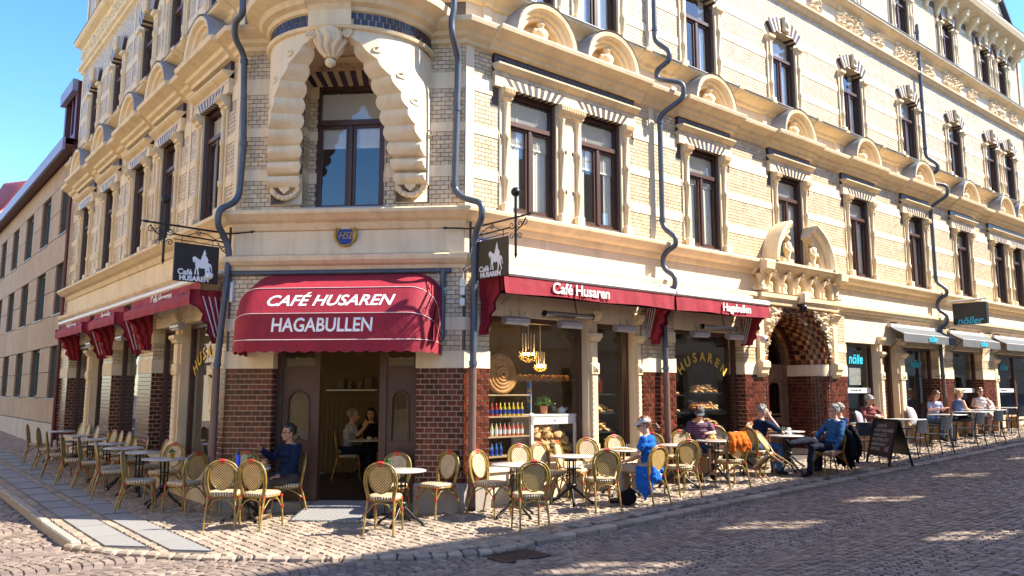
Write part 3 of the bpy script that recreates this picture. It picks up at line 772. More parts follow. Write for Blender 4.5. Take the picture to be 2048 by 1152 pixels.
# --- carved frieze panels
def relief(F, u0, u1, z0, z1, n0, amp, nx, nz, mask=None, sc=7):
    m = MB(F, True); pts = []; idx = {}
    for j in range(nz+1):
        for i in range(nx+1):
            u, z = u0+(u1-u0)*i/nx, z0+(z1-z0)*j/nz
            e = min(1, min(i, nx-i, j, nz-j)/2.0)
            v = abs(noise.noise(Vector((u*sc, z*sc, 3.1))))+.6*abs(noise.noise(Vector((u*sc*2.3, z*sc*2.3, 9))))
            idx[i, j] = len(pts); pts.append((u, n0+amp*min(1, v*1.5)*e, z))
    F_ = []
    for j in range(nz):
        for i in range(nx):
            q = (idx[i, j], idx[i+1, j], idx[i+1, j+1], idx[i, j+1])
            if mask:
                u, z = u0+(u1-u0)*(i+.5)/nx, z0+(z1-z0)*(j+.5)/nz
                if not mask(u, z): continue
            F_.append(q)
    m.add(pts, F_); return m
m = MB()
for F, us, lo in ((FR, R_U, 9), (FL, L_U, 3)):
    for c, pair in us:
        if c < lo: continue
        for du, w in ((0, .75), (1.7, .35)):
            q = relief(F, c+du-w, c+du+w, 12.44, 12.90, .03, .16, int(w*70), 24, None, 10); k = len(m.v); m.v += q.v; m.q += [tuple(x+k for x in f) for f in q.q]; m.m += q.m; m.sm += q.sm
m.build('carved_frieze_panel', ORN, BLD, kind='stuff')
# --- top: brackets, gable and roof
m = MB(FR)
u = 12.2
while u < RE: m.f = FR; m.prof([(0, 15.0), (.08, 15.02), (.14, 15.2), (.4, 15.45), (.45, 15.62), (0, 15.62)], u-.09, u+.09); u += .9
m.build('eaves_bracket', MOULD, BLD, kind='stuff')
m = MB(FR); m.prism([(23.2, 15.4), (27.9, 15.4), (27.6, 16.0), (26.2, 17.3), (24.9, 17.3), (23.5, 16.0)], 1, -.3, .12); m.bevbox(25.0, 26.1, -.2, .25, 17.3, 17.9, .05); m.ball((25.55, .05, 18.05), .22); m.build('gable', PLASTER, BLD)
m = MB(FR); m.prof([(.12, 0), (.3, .06), (.3, .12), (0, .14)], 0, .01); m = MB(FR)
m.add([(27.65, -.3, 15.98), (27.65, .3, 15.98), (26.2, .3, 17.36), (26.2, -.3, 17.36), (27.72, -.3, 16.06), (27.72, .3, 16.06), (26.24, .3, 17.46), (26.24, -.3, 17.46)], [(0, 1, 2, 3), (4, 5, 6, 7), (0, 1, 5, 4), (1, 2, 6, 5), (2, 3, 7, 6), (3, 0, 4, 7)])
for F, E_ in ((FR, RE), (FL, LE)):
    m.f = F; m.quad((-.3, .72, 16.04), (E_, .72, 16.04), (E_, -4.5, 19.5), (1.9, -4.5, 19.5))
m.f = FR; m.box(-.2, RE, -10, -4.4, 16.2, 16.3); m.f = FL; m.box(-.2, LE, -10, -4.4, 16.2, 16.3)
m.build('roof', pm('dark_roof_metal', (.05, .065, .09), .45, .15, 2, .05, 20, metal=.3), BLD)
# --- oriel over the corner
OC, OU, ON = 2.02, 1.42, 1.25
def oel(u, k=1.0): return ON*k*sqrt(max(0, 1-((u-OC)/(OU*k))**2))
def lerp_tab(tab, z):
    for (za, wa), (zb, wb) in zip(tab, tab[1:]):
        if z <= zb: t = max(0, (z-za)/(zb-za)); return wa+(wb-wa)*t
    return tab[-1][1]
WF = [(5.5, 1.41), (5.9, 1.39), (6.2, 1.34), (6.5, 1.23), (6.95, 1.05), (7.2, .87), (7.4, .69), (7.6, .47), (7.74, .28), (7.80, .20), (7.86, .15)]
WB = [(5.5, .87), (5.9, .81), (6.9, .62), (7.2, .53), (7.5, .37), (7.8, .20), (7.86, .15)]
NB_ = [(5.5, .15), (5.9, .30), (6.9, .66), (7.2, .82), (7.5, 1.0), (7.8, 1.12), (7.86, 1.15)]
WK = [(5.5, .88), (6.9, .93), (7.2, .92), (7.45, .86), (7.65, .72), (7.78, .52), (7.86, .36)]
def step(z): q = ((z-5.5)/.235) % 1; return .05*sin(pi*min(1, q/.78)) if q < .78 else (-.028 if .84 < q < .94 else -.012)
def owid(z): return lerp_tab(WF, z)-step(z)*.55
def owback(z): return lerp_tab(WB, z)-step(z)*.7
m = MB(FC); NZ = 200
for s_ in (-1, 1):
    front, soff = [], []
    for i in range(NZ+1):
        z = 5.5+(7.86-5.5)*i/NZ; w = min(OU*.995, owid(z)); wb_ = owback(z)
        front.append([(OC+s_*(w+(OU-w)*j/10), oel(OC+w+(OU-w)*j/10), z) for j in range(11)])
        ni_ = min(lerp_tab(NB_, z), oel(OC+w)); soff.append([(OC+s_*(w+(wb_-w)*k/4), oel(OC+w)+(ni_-oel(OC+w))*k/4, z) for k in range(5)]+[(OC+s_*max(wb_, lerp_tab(WK, z)), 0, z)])
    m.add([p for r_ in front for p in r_], [(i*11+j, i*11+j+1, (i+1)*11+j+1, (i+1)*11+j) for i in range(NZ) for j in range(10)], True)
    m.grid(soff, False)
    m.add([front[0][10]]+front[0][:1]+soff[0][1:]+[(OC+s_*OU, 0, 5.5)], [tuple(range(8))])
m.build('oriel', PLASTER, BLD)
ORI = BLD
def ring(P_, k0=1.0, a0=0, a1=pi, st=40):
    """moulding round the oriel: outline in (outward, z)"""
    return [[(OC-(OU+n)*cos(a0+(a1-a0)*i/st), (ON+n)*sin(a0+(a1-a0)*i/st), z) for n, z in P_] for i in range(st+1)]
m = MB(FC); m.grid(ring([(0, 7.80), (.05, 7.82), (.07, 7.87), (0, 7.90)])); m.grid(ring([(0, 8.10), (.05, 8.12), (.08, 8.18), (.17, 8.22), (.22, 8.30), (.34, 8.36), (.42, 8.40), (.44, 8.48), (.44, 8.52), (0, 8.6)]))
m.grid(ring([(0, 7.87), (0, 8.1)])); m.grid(ring([(0, 8.58), (0, 12.2)]))
m.add([(OC, 0, 7.86)]+[r_[0] for r_ in ring([(0, 7.86)])], [(0, i, i+1) for i in range(1, 41)])
m.add([(OC, 0, 12.2)]+[r_[0] for r_ in ring([(0, 12.2)])], [(0, i, i+1) for i in range(1, 41)])
a0, a1 = pi/2-.24, pi/2+.24; m.grid(ring([(0, 7.80), (.06, 7.82), (.09, 7.86), (.09, 8.12), (.14, 8.2), (.24, 8.26), (.4, 8.40), (.48, 8.46), (.48, 8.53), (0, 8.61)], 1, a0, a1, 8))
for a in (a0, a1): m.add([(OC-(OU+n)*cos(a), (ON+n)*sin(a), z) for n, z in ((0, 7.8), (.09, 7.86), (.09, 8.12), (.24, 8.26), (.48, 8.46), (.48, 8.53), (0, 8.61))], [tuple(range(7))])
m.build('oriel_cornice', MOULD, BLD)
nb = MB(FC); st = 36
for row in range(2):
    for i in range(st):
        a, b = pi*(i+.5*row)/st+.006, pi*(i+1+.5*row)/st-.006
        if b > pi or a0 < (a+b)/2 < a1: continue
        z0, z1 = (7.903, 7.995) if row == 0 else (8.005, 8.097)
        nb.add([(OC-(OU+.012)*cos(t_), (ON+.012)*sin(t_), z) for t_, z in ((a, z0), (b, z0), (b, z1), (a, z1))]+[(OC-OU*cos(t_), ON*sin(t_), z) for t_, z in ((a, z0), (b, z0), (b, z1), (a, z1))], [(0, 1, 2, 3), (0, 1, 5, 4), (1, 2, 6, 5), (2, 3, 7, 6), (3, 0, 4, 7)])
nb.build('oriel_tile_band', NAVY, BLD, kind='stuff')
m = MB(FC, True)                    # carved drop at the crown, garlands at the feet, whorls on the skirt
m.lathe([(.02, 7.22), (.08, 7.26), (.09, 7.32), (.05, 7.36), (.10, 7.42), (.20, 7.6), (.25, 7.74), (.20, 7.86)], (OC-.02, ON-.12, 0), 14)
for k in range(9): a = k*2*pi/9; m.tube([(OC-.02+.07*cos(a), ON-.12+.07*sin(a), 7.38), (OC-.02+.17*cos(a+.3), ON-.12+.17*sin(a+.3), 7.52), (OC-.02+.24*cos(a), ON-.12+.24*sin(a), 7.66), (OC-.02+.27*cos(a+.2), ON-.12+.27*sin(a+.2), 7.78)], [.03, .045, .05, .02], 6)
for e in (-1, 1):
    for f_ in (0, 1): m.tube([(OC-.02+e*(.30+.085*(1-t/14)*cos(t*.9)), ON-.02-.28*f_, 7.74+.085*(1-t/14)*sin(t*.9)) for t in range(14)], .024, 6)
m.build('crown_ornament', ORN, BLD)
m = MB(FC, True)
for c in (.905, 3.13):
    m.cut(); m.bevbox(c-.288, c+.288, .0, .05, 5.2, 5.76, .015)
    for k in range(26):
        a = pi+pi*k/25; x, z = c+.24*cos(a), 5.52+.2*sin(a)
        m.ball((x, .09+.02*sin(k*2.3), z), .05+.012*sin(k*5), .05, .05, 7, 5)
    m.prism([(c-.09, 5.46), (c, 5.38), (c+.09, 5.46), (c+.10, 5.60), (c+.03, 5.57), (c-.03, 5.62), (c-.10, 5.58)], 1, .05, .15)
    for e in (-1, 1): m.tube([(c+e*(.12+.06*cos(t)), .10, 5.52+.06*sin(t)) for t in (0, .8, 1.6, 2.4, 3.2, 4)], .022, 6)
m.pieces('garland', ORN, BLD)
m = MB(FC, True)
for s_ in (-1, 1):
    for z in (7.50, 7.15, 6.78, 6.36, 6.02):
        m.cut(); w = owid(z)+.10; pth = []
        for t in range(11):
            q = t/10; rr = .07*(1-q*.8); a = 4.5*q+1; x = w+.07+rr*cos(a)+(.06*q if q > .6 else 0); pth.append((OC+s_*x, oel(OC+min(OU*.99, x))+.008, z+rr*sin(a)))
        m.tube(pth, [.018-.001*t for t in range(11)], 5)
m.pieces('skirt_whorl', ORN, BLD)
lt, dk = MB(FC), MB(FC)             # striped flat arch of the oriel window
for i in range(15):
    a, b = 1.22+1.40*i/15+.004, 1.22+1.40*(i+1)/15-.004; q = [(a, -.27, 7.46), (b, -.27, 7.46), (b+(b-1.92)*.12, .0, 7.62), (a+(a-1.92)*.12, .0, 7.62)]
    (dk if i % 2 == 0 else lt).add(q+[(x, n, z+.1) for x, n, z in q], [(0, 1, 2, 3), (0, 1, 5, 4), (2, 3, 7, 6), (4, 5, 6, 7)])
dk.build('oriel_arch_dark_voussoirs', VOUS, BLD, kind='stuff'); lt.build('oriel_arch_pale_voussoirs', CREAM, BLD, kind='stuff')
fill(CB, 'C', 1.2, 2.64, 7.63, 7.78, (), 0)
m = MB(FC); m.prof([(0, 7.78), (.12, 7.79), (.14, 7.84), (0, 7.86)], .75, 3.3); m.build('oriel_soffit_moulding', MOULD, BLD)
m = MB(FC); m.box(1.16, 2.68, -.3, .02, 5.11, 5.165); m.build('window_sill', ROOFM, BLD)
# --- ground floor: piers of dark glazed brick, plaster between
def pier(fac, u0, u1, l=1, r=1, dep=.34, upper=1, top=4.05):
    F = FF[fac]; f = .075
    pj.f = F; pj.box(u0+.008, u1-.008, -dep, f-.011, -.2, 2.37)
    fill(GB, fac, u0, u1, .50, 2.37, (), f-.011, .152, .089, .015, .013)
    cj.f = F
    if upper: cj.box(u0+.006, u1-.006, -dep, f-.013, 2.66, top); fill(CB, fac, u0, u1, 2.66, 3.0, (), f-.013); fill(CB, fac, u0, u1, 3.22, top, (), f-.013)
    for e, on in ((0, l), (1, r)):
        if not on: continue
        x = u0-.004 if e == 0 else u1-.009
        fill(GB, fac, -dep, f, .50, 2.37, (), x, .152, .089, .015, .013, ax='n')
        if upper: fill(CB, fac, -dep, f-.01, 2.66, 3.0, (), x, ax='n'); fill(CB, fac, -dep, f-.01, 3.22, top, (), x, ax='n')
    pp.f = F; pp.box(u0-.006, u1+.006, -dep, f+.012, 2.37, 2.66)
    pp.cut()
    if upper: pp.box(u0-.006, u1+.006, -dep, f+.012, 3.0, 3.22); pp.cut(); cj.cut()
    pj.cut()
    pg.f = F; pg.bevbox(u0-.02, u1+.02, -dep, f+.06, -.25, .50, .03); pg.cut()
pj, cj, pp, pg = MB(), MB(), MB(), MB()
RP = [(0, .50, 0, 1), (4.42, 5.46, 1, 1), (7.93, 8.76, 1, 0), (11.78, 12.62, 0, 1), (18.38, 19.45, 1, 1), (21.85, 22.9, 1, 1), (27.7, 28.35, 1, 0)]
LP = [(0, .50, 0, 1), (4.36, 5.42, 1, 1), (7.80, 8.75, 1, 1), (13.1, 14.35, 1, 0)]
for a, b_, l, r_ in RP: pier('R', a, b_, l, r_)
for a, b_, l, r_ in LP: pier('L', a, b_, l, r_)
pier('C', 0, .80, 0, 1); pier('C', 3.27, CW, 1, 0)
for F0, F1 in ((FC, FR), (FL, FC)):  # mitred corner fillers so the piers meet round the corner
    for mb, z0, z1, nn in ((pj, -.2, 2.37, .064), (cj, 2.66, 4.05, .062), (pp, 2.37, 2.66, .087), (pp, 3.0, 3.22, .087), (pg, -.25, .50, .135)):
        a = FC(CW, nn, 0) if F0 is FC else FC(0, nn, 0); b_ = FR(0, nn, 0) if F0 is FC else FL(0, nn, 0); c = (PR if F0 is FC else PL)
        e = FC(CW+MIT*nn, nn, 0) if F0 is FC else FC(-MIT*nn, nn, 0)
        mb.f = None; P_ = [(c.x, c.y), a[:2], e[:2], b_[:2]]; mb.prism(P_, 2, z0, z1); mb.cut()
for fac, E_ in (('C', CW), ('C', 0), ('R', 0), ('L', 0)):   # bricks over the corner fillers
    lo, hi = (E_, E_+MIT*.07) if (fac, E_) == ('C', CW) else (E_-MIT*.07, E_)
    for k in range(21):
        z0 = .50+k*(1.87/21); GB.append((fac, lo+.002, hi, .06, .077, z0+.006, z0+1.87/21-.006))
pj.pieces('pier_mortar', GJOINT, BLD); cj.pieces('upper_pier_mortar', JOINT, BLD); pp.pieces('pier_plaster_band', PLASTER, BLD); pg.pieces('granite_plinth', GRAN, BLD)
m = MB(FR)                          # fascia over and stall risers under the shop windows
def fascia(F, a, b_, za=3.30): m.f = F; m.box(a, b_, -.34, .03, za, 4.04); m.cut()
def riser(F, a, b_, zt=.70): m.f = F; m.box(a, b_, -.34, .03, -.25, zt); m.box(a-.0, b_+.0, .03, .07, zt-.07, zt+.006); m.cut()
for a, b_ in ((.5, 4.42), (5.46, 7.93), (12.62, 18.38), (19.45, 21.85), (22.9, 27.7)): fascia(FR, a, b_)
for a, b_ in ((.5, 4.42), (5.46, 7.93)): riser(FR, a, b_)
for a, b_ in ((12.62, 14.45), (16.15, 18.38), (19.45, 21.85), (23.3, 27.7)): riser(FR, a, b_, 1.05)
for a, b_ in ((.5, 4.36), (5.42, 7.80), (8.75, 13.1)): fascia(FL, a, b_); riser(FL, a, b_)
m.f = FC; m.box(.80, 3.27, -.34, .02, 3.28, 4.04)
m.pieces('shop_fascia', PLASTER, BLD)
cb2 = MB(FC); cb2.box(.80, 3.27, .02, .03, 3.3, 4.03); cb2.build('door_fascia_mortar', JOINT, BLD); fill(CB, 'C', .80, 3.27, 3.3, 4.03, (), .03)
def colonnette(F, u, w=.24, z0=.7, base=-.25):
    m.f = F; m.box(u-w/2, u+w/2, -.32, .02, base, 3.32)
    m.bevbox(u-w*.42, u+w*.42, .02, .09, base, z0+.3, .012); m.bevbox(u-w*.45, u+w*.45, .02, .10, 2.30, 2.52, .015)
    m.bevbox(u-w*.28, u+w*.28, .02, .075, z0+.3, 2.30, .01)
    for k in range(int((2.28-z0-.32)/.10)): z = z0+.33+k*.10; m.add([(u-w*.2, .077, z), (u+w*.2, .077, z+.07), (u+w*.2, .077, z+.1), (u-w*.2, .077, z+.03), (u-w*.2, .095, z+.015), (u+w*.2, .095, z+.085)], [(0, 1, 5, 4), (3, 2, 5, 4)])
    m.add([(u-w*.3, .10, 2.34), (u+w*.3, .10, 2.34), (u+w*.3, .10, 2.48), (u-w*.3, .10, 2.48), (u, .15, 2.41)], [(0, 1, 4), (1, 2, 4), (2, 3, 4), (3, 0, 4)])
    m.bevbox(u-w*.3, u+w*.3, .02, .08, 2.52, 2.92, .01); m.prof([(.02, 2.92), (.10, 2.94), (.12, 2.98), (.17, 3.02), (.17, 3.08), (.02, 3.1)], u-w*.5, u+w*.5)
    m.bevbox(u-w*.25, u+w*.25, .02, .07, 3.1, 3.3, .01); m.prof([(.02, 3.3), (.08, 3.32), (.16, 3.42), (.18, 3.5), (.02, 3.52)], u-w*.5, u+w*.5); m.cut()
m = MB()
for u, w in ((3.05, .26), (4.33, .17), (14.62, .28), (15.9, .44), (23.1, .4)): colonnette(FR, u, w)
for u, w in ((2.8, .36), (10.5, .36), (.56, .1)): colonnette(FL, u, w)
m.pieces('shop_pilaster', MOULD, BLD)
def shopwin(fac, a, b_, z0, z1=3.31, n=-.20, mid=()):
    F = FF[fac]; o = MB(F); f = .075
    o.box(a, a+f, n-.05, n+.05, z0, z1); o.box(b_-f, b_, n-.05, n+.05, z0, z1); o.box(a+f, b_-f, n-.05, n+.05, z0, z0+f); o.box(a+f, b_-f, n-.05, n+.05, z1-.1, z1)
    for z in mid: o.box(a+f, b_-f, n-.04, n+.04, z-.035, z+.035)
    w = o.build('shop_window', WOODF, BLD)
    p = MB(F); p.quad((a+f, n, z0+f), (b_-f, n, z0+f), (b_-f, n, z1-.1), (a+f, n, z1-.1)); p.build('pane', SGLASS, w)
    return w
SW = {}
for k, (fac, a, b_, z) in {'A': ('R', .51, 2.92, .70), 'B': ('R', 3.18, 4.25, .70), 'C': ('R', 5.47, 7.92, .70), 'N1': ('R', 12.64, 14.48, 1.05), 'N2': ('R', 16.12, 18.36, 1.05), 'N3': ('R', 19.47, 21.83, 1.05), 'N4': ('R', 23.3, 25.5, 1.05), 'N5': ('R', 25.5, 27.68, 1.05),
        'LA': ('L', .61, 2.62, .70), 'LB': ('L', 2.98, 4.34, .70), 'LC': ('L', 5.44, 7.78, .70), 'LD': ('L', 8.77, 10.32, .70), 'LE': ('L', 10.68, 13.08, .70)}.items(): SW[k] = shopwin(fac, a, b_, z)
m = MB(FR); m.box(14.76, 15.68, -.30, -.22, .3, 3.3); m.box(14.76, 14.86, -.22, -.16, .3, 3.3); m.box(15.56, 15.68, -.22, -.16, .3, 3.3); m.build('side_door', WOODF, BLD)
# --- corner door: fixed leaves left and right, open middle
m = MB(FC); z0, z1 = .16, 3.30
for a, b_ in ((.80, .90), (1.46, 1.56), (2.60, 2.72), (3.19, 3.27)): m.box(a, b_, -.26, -.12, z0, z1)
m.box(.90, 1.46, -.25, -.13, 2.34, 2.42); m.box(2.72, 3.19, -.25, -.13, 2.34, 2.42); m.box(.90, 3.19, -.26, -.12, 3.2, z1)
door = m.build('entrance_door', DOORP, BLD)
def leaf(a, b_):
    c = (a+b_)/2; w = (b_-a)/2-.10; zt = 1.98; o = MB(FC); n0, n1 = -.24, -.15
    arc = [(c+w*cos(t_*pi/12), zt-w+w*1.0*sin(t_*pi/12)) for t_ in range(13)]
    o.box(a, c-w, n0, n1, z0+.8, 2.34); o.box(c+w, b_, n0, n1, z0+.8, 2.34)
    o.box(c-w, c+w, n0, n1, z0+.8, 1.16)
    tp = [(c+w, 2.34)]+arc+[(c-w, 2.34)]
    for (x0, za), (x1, zb) in zip(arc, arc[1:]): o.add([(x0, n1, za), (x1, n1, zb), (x1, n1, 2.34), (x0, n1, 2.34), (x0, n0, za), (x1, n0, zb)], [(0, 1, 2, 3), (0, 1, 5, 4)])
    o.box(a, b_, n0, n1, z0, z0+.8)
    for pa, pb_, za, zb in ((a+.08, b_-.08, z0+.1, z0+.72),):
        o.box(pa, pb_, n1, n1+.018, za, zb); o.box(pa+.05, pb_-.05, n1+.018, n1+.035, za+.05, zb-.05)
    o.tube([(x, n1+.005, z) for x, z in [(c-w-.02, 1.15)]+[(c+(x-c)*1.05, z+.01) for x, z in arc[::-1]]+[(c+w+.02, 1.15)]], .018, 6)
    lf = o.build('door_leaf', DOORP, door)
    return lf, c, w, arc
for a, b_ in ((.90, 1.46), (2.72, 3.19)):
    lf, c, w, arc = leaf(a, b_)
    p = MB(FC); p.add([(x, -.2, z) for x, z in arc]+[(c-w, -.2, 1.16), (c+w, -.2, 1.16)], [tuple(range(15))]); p.build('pane', SGLASS, door)
    p = MB(FC); p.quad((a, -.2, 2.42), (b_, -.2, 2.42), (b_, -.2, 3.2), (a, -.2, 3.2)); p.build('fanlight_pane', SGLASS, door)
m = MB(FC); m.box(.80, 3.27, -.34, .05, -.2, .155); m.build('door_step', GRAN, BLD)
# --- carriage portal on the right facade
PC, PZ = 10.27, 2.66
def ppt(i):                         # rounded edge then straight soffit: (radius, depth)
    if i <= 7: a = i/7*pi/2; return 1.13+.33*(1-sin(a)), .05-.42*(1-cos(a))
    return 1.13, -.37-(i-7)*.16
PRF = [ppt(i) for i in range(12)]
dark, och = [], []
port = MB(FR); port.grid([[(PC+r_*1.012*cos(pi*i/24), n-.01, PZ+r_*1.012*sin(pi*i/24)) for r_, n in PRF] for i in range(25)], True)
for e in (-1, 1): port.grid([[(PC+e*(r_+.012), n-.01, z) for r_, n in PRF] for z in (-.2, 2.37)], True)
PORT = port.build('portal', GJOINT, BLD)
NC = 26
for i in range(11):
    (r0, n0), (r1, n1) = PRF[i], PRF[i+1]; h = .03
    dr, dn = r1-r0, n1-n0; L_ = hypot(dr, dn); er, en = -dn/L_*-1, dr/L_*-1
    er, en = (dn/L_, -dr/L_)         # out of the brickwork, towards the opening
    for j in range(NC):
        a, b_ = pi*j/NC+.008, pi*(j+1)/NC-.008
        g = .012; q0, q1 = (r0+dr*g/L_, n0+dn*g/L_), (r1-dr*g/L_, n1-dn*g/L_)
        P_ = []
        for k in (0, 1):
            for (r_, n), t_ in ((q0, a), (q0, b_), (q1, b_), (q1, a)):
                rr, nn = r_+er*h*k, n+en*h*k; P_.append((PC+rr*cos(t_), nn, PZ+rr*sin(t_)))
        mb = MB(FR); mb.add(P_, [(4, 5, 6, 7), (0, 1, 5, 4), (1, 2, 6, 5), (2, 3, 7, 6), (3, 0, 4, 7)])
        if (i+j) % 2 and i < 9: mb.build('arch_brick', OCHRE, PORT)
        elif i % 2 == 0 and i >= 9: mb.build('arch_brick', OCHRE, PORT)
        else: mb.build('arch_brick', VOUS if 0 else GLAZED, PORT)
jb = MB(FR)
for e in (-1, 1):
    for i in range(11):
        (r0, n0), (r1, n1) = PRF[i], PRF[i+1]; dr, dn = r1-r0, n1-n0; L_ = hypot(dr, dn); er, en = dn/L_, -dr/L_
        for k in range(21):
            za, zb = .50+k*1.87/21+.006, .50+(k+1)*1.87/21-.006
            g = .008
            if (k+i) % 2 and i >= 7: pass
            P_ = []
            for h in (0, .02):
                for (r_, n), z in (((r0+dr*g/L_, n0+dn*g/L_), za), ((r1-dr*g/L_, n1-dn*g/L_), za), ((r1-dr*g/L_, n1-dn*g/L_), zb), ((r0+dr*g/L_, n0+dn*g/L_), zb)): P_.append((PC+e*(r_+er*h), n+en*h, z))
            jb.add(P_, [(4, 5, 6, 7), (0, 1, 5, 4), (1, 2, 6, 5), (2, 3, 7, 6), (3, 0, 4, 7)])
jb.build('jamb_bricks', GLAZED, PORT, kind='stuff')
m = MB(FR)
for e in (-1, 1): m.cut(); m.grid([[(PC+e*(r_-.03), n+.02, z) for r_, n in PRF] for z in (2.37, 2.66)], True); m.cut(); m.grid([[(PC+e*(r_-.0), n, z) for r_, n in PRF] for z in (-.2, .50)], True)
m.pieces('impost', PLASTER, PORT)
m = MB(FR); n0, n1 = -1.08, -.98
m.box(PC-1.2, PC+1.2, n0-.02, n0+.01, 0, 4.0); m.box(PC-1.15, PC-.98, n0, n1+.04, .2, 3.8); m.box(PC+.98, PC+1.15, n0, n1+.04, .2, 3.8); m.box(PC-.98, PC+.98, n0, n1+.05, 2.50, 2.68); m.box(PC-.05, PC+.05, n0, n1+.02, .2, 2.5)
for k in range(11): m.box(PC-.93+k*.175, PC-.84+k*.175, n1+.05, n1+.09, 2.55, 2.63)
for e in (-1, 1):
    c = PC+e*.51
    for xa, xb in ((-.46, -.3), (.3, .46)): m.box(c+xa, c+xb, n0, n1, .2, 2.5)
    m.box(c-.3, c+.3, n0, n1, .2, .32); m.box(c-.3, c+.3, n0, n1, 1.12, 1.3); m.box(c-.3, c+.3, n0, n1, 2.2, 2.5); m.box(c-.24, c+.24, n0, n1-.03, .36, 1.08)
    for z in (.95, 1.02, 1.36): m.box(c-.32, c+.32, n1, n1+.03, z, z+.04)
    m.tube([(c-.3, n1, 1.3), (c-.3, n1, 2.05)]+[(c+.3*cos(pi-t_*pi/8), n1, 2.05+.2*sin(t_*pi/8)) for t_ in range(9)]+[(c+.3, n1, 1.3)], .03, 6)
pd = m.build('portal_door', pm('portal_door_paint', (.19, .105, .07), .42, .12, 8, .1, 60), PORT)
m = MB(FR)
for e in (-1, 1): c = PC+e*.51; m.quad((c-.3, n0+.04, 1.3), (c+.3, n0+.04, 1.3), (c+.3, n0+.04, 2.2), (c-.3, n0+.04, 2.2))
m.add([(PC, n0+.04, 2.68)]+[(PC+.98*cos(pi*i/16), n0+.04, 2.68+1.05*sin(pi*i/16)) for i in range(17)], [(0, i, i+1) for i in range(1, 17)])
m.build('portal_pane', glass('dark_glass', (.10, .10, .10), .08), PORT)
m = relief(FR, 8.70, 11.84, 2.75, 4.04, .03, .17, 130, 54, lambda u, z: hypot(u-PC, z-PZ) > 1.47, 9)
m.build('carved_spandrel', ORN, PORT)
m = MB(FR); m.grid([[(PC+1.47*cos(pi*i/24), .03, PZ+1.47*sin(pi*i/24)), (PC+1.62*(1 if i < 12 else -1) if 0 else PC+1.9*cos(pi*i/24), .03, PZ+1.9*sin(pi*i/24) if 0 else min(4.04, PZ+1.9*sin(pi*i/24)))] for i in range(25)])
for e in (-1, 1):
    u = PC+e*1.70
    m.bevbox(u-.12, u+.12, .03, .15, 2.70, 3.7, .02); m.prof([(.03, 2.30), (.12, 2.32), (.2, 2.4), (.22, 2.5), (.26, 2.54), (.26, 2.66), (.2, 2.7), (.03, 2.72)], u-.15, u+.15); m.prof([(.03, 3.66), (.12, 3.7), (.2, 3.85), (.28, 3.95), (.03, 4.03)], u-.16, u+.16)
m.prof([(0, 4.03), (.2, 4.05), (.22, 4.14), (.28, 4.2), (.29, 4.3), (0, 4.345)], PC-1.85, PC+1.85); m.prof([(0, 4.74), (.12, 4.76), (.2, 4.86), (.36, 4.96), (.42, 5.02), (.42, 5.08), (0, 5.13)], PC-1.85, PC+1.85)
for e in (-1, 1):
    u = PC+e*1.72; m.bevbox(u-.13, u+.13, .02, .32, 4.345, 4.42, .02); m.lathe([(.10, 4.42), (.12, 4.46), (.07, 4.5), (.08, 4.6), (.11, 4.68), (.14, 4.75)], (u, .2, 0), 10)
    m.prof([(.3, 4.74), (.48, 4.84), (.5, 5.02), (.3, 5.1)], u-.17, u+.17)
m.bevbox(PC-.22, PC+.10, .2, .42, 4.12, 4.42, .04)
for k in range(5):                  # row of small niches
    c = PC-1.24+k*.62; rw = []
    for i in range(13):
        a = pi*i/12; rw.append([(c+r_*cos(a), n, 4.50+r_*1.25*sin(a)) for r_, n in ((.19, .03), (.19, .24), (.26, .28), (.28, .02))])
    m.grid(rw)
    for e in (-1, 1):
        xs = sorted((c+e*.19, c+e*.27)); m.box(xs[0], xs[1], .02, .26, 4.34, 4.5)
    m.ball((c, .14, 4.52), .07, .06, .1, 8, 6); m.lathe([(.09, 4.35), (.06, 4.42), (.08, 4.5)], (c, .12, 0), 8); m.ball((c, .27, 4.86), .05, .05, .07, 8, 5)
m.build('niche_frieze', MOULD, PORT)
m = MB(FR)                          # broken pediment
for a0_, a1_ in ((pi, pi*.66), (pi*.36, 0.0)):
    m.cut()
    rows = [[(PC+r_*cos(a0_+(a1_-a0_)*i/12), n, 5.08+r_*.88*sin(a0_+(a1_-a0_)*i/12)) for r_, n in ((1.0, .02), (1.0, .24), (1.08, .3), (1.14, .3), (1.2, .4), (1.32, .46), (1.38, .44), (1.38, .02))] for i in range(13)]
    m.grid(rows); m.add(rows[-1], [tuple(range(8))]); m.add(rows[0], [tuple(range(8))])
m.pieces('broken_pediment', MOULD, PORT)
m = MB(FR, True)
for u in (9.75, 10.93):
    m.cut()
    m.lathe([(.10, 5.10), (.11, 5.16), (.06, 5.24), (.09, 5.36), (.11, 5.5), (.10, 5.62), (.04, 5.67)], (u, .2, 0), 10); m.ball((u, .21, 5.74), .075, .08, .085)
    for e in (-1, 1): m.tube([(u+e*.1, .2, 5.60), (u+e*.16, .24, 5.48), (u+e*.08, .3, 5.40)], [.035, .035, .03], 6); m.ball((u+e*.18, .2, 5.16), .06, .06, .08, 8, 5)
m.pieces('putto', ORN, PORT)
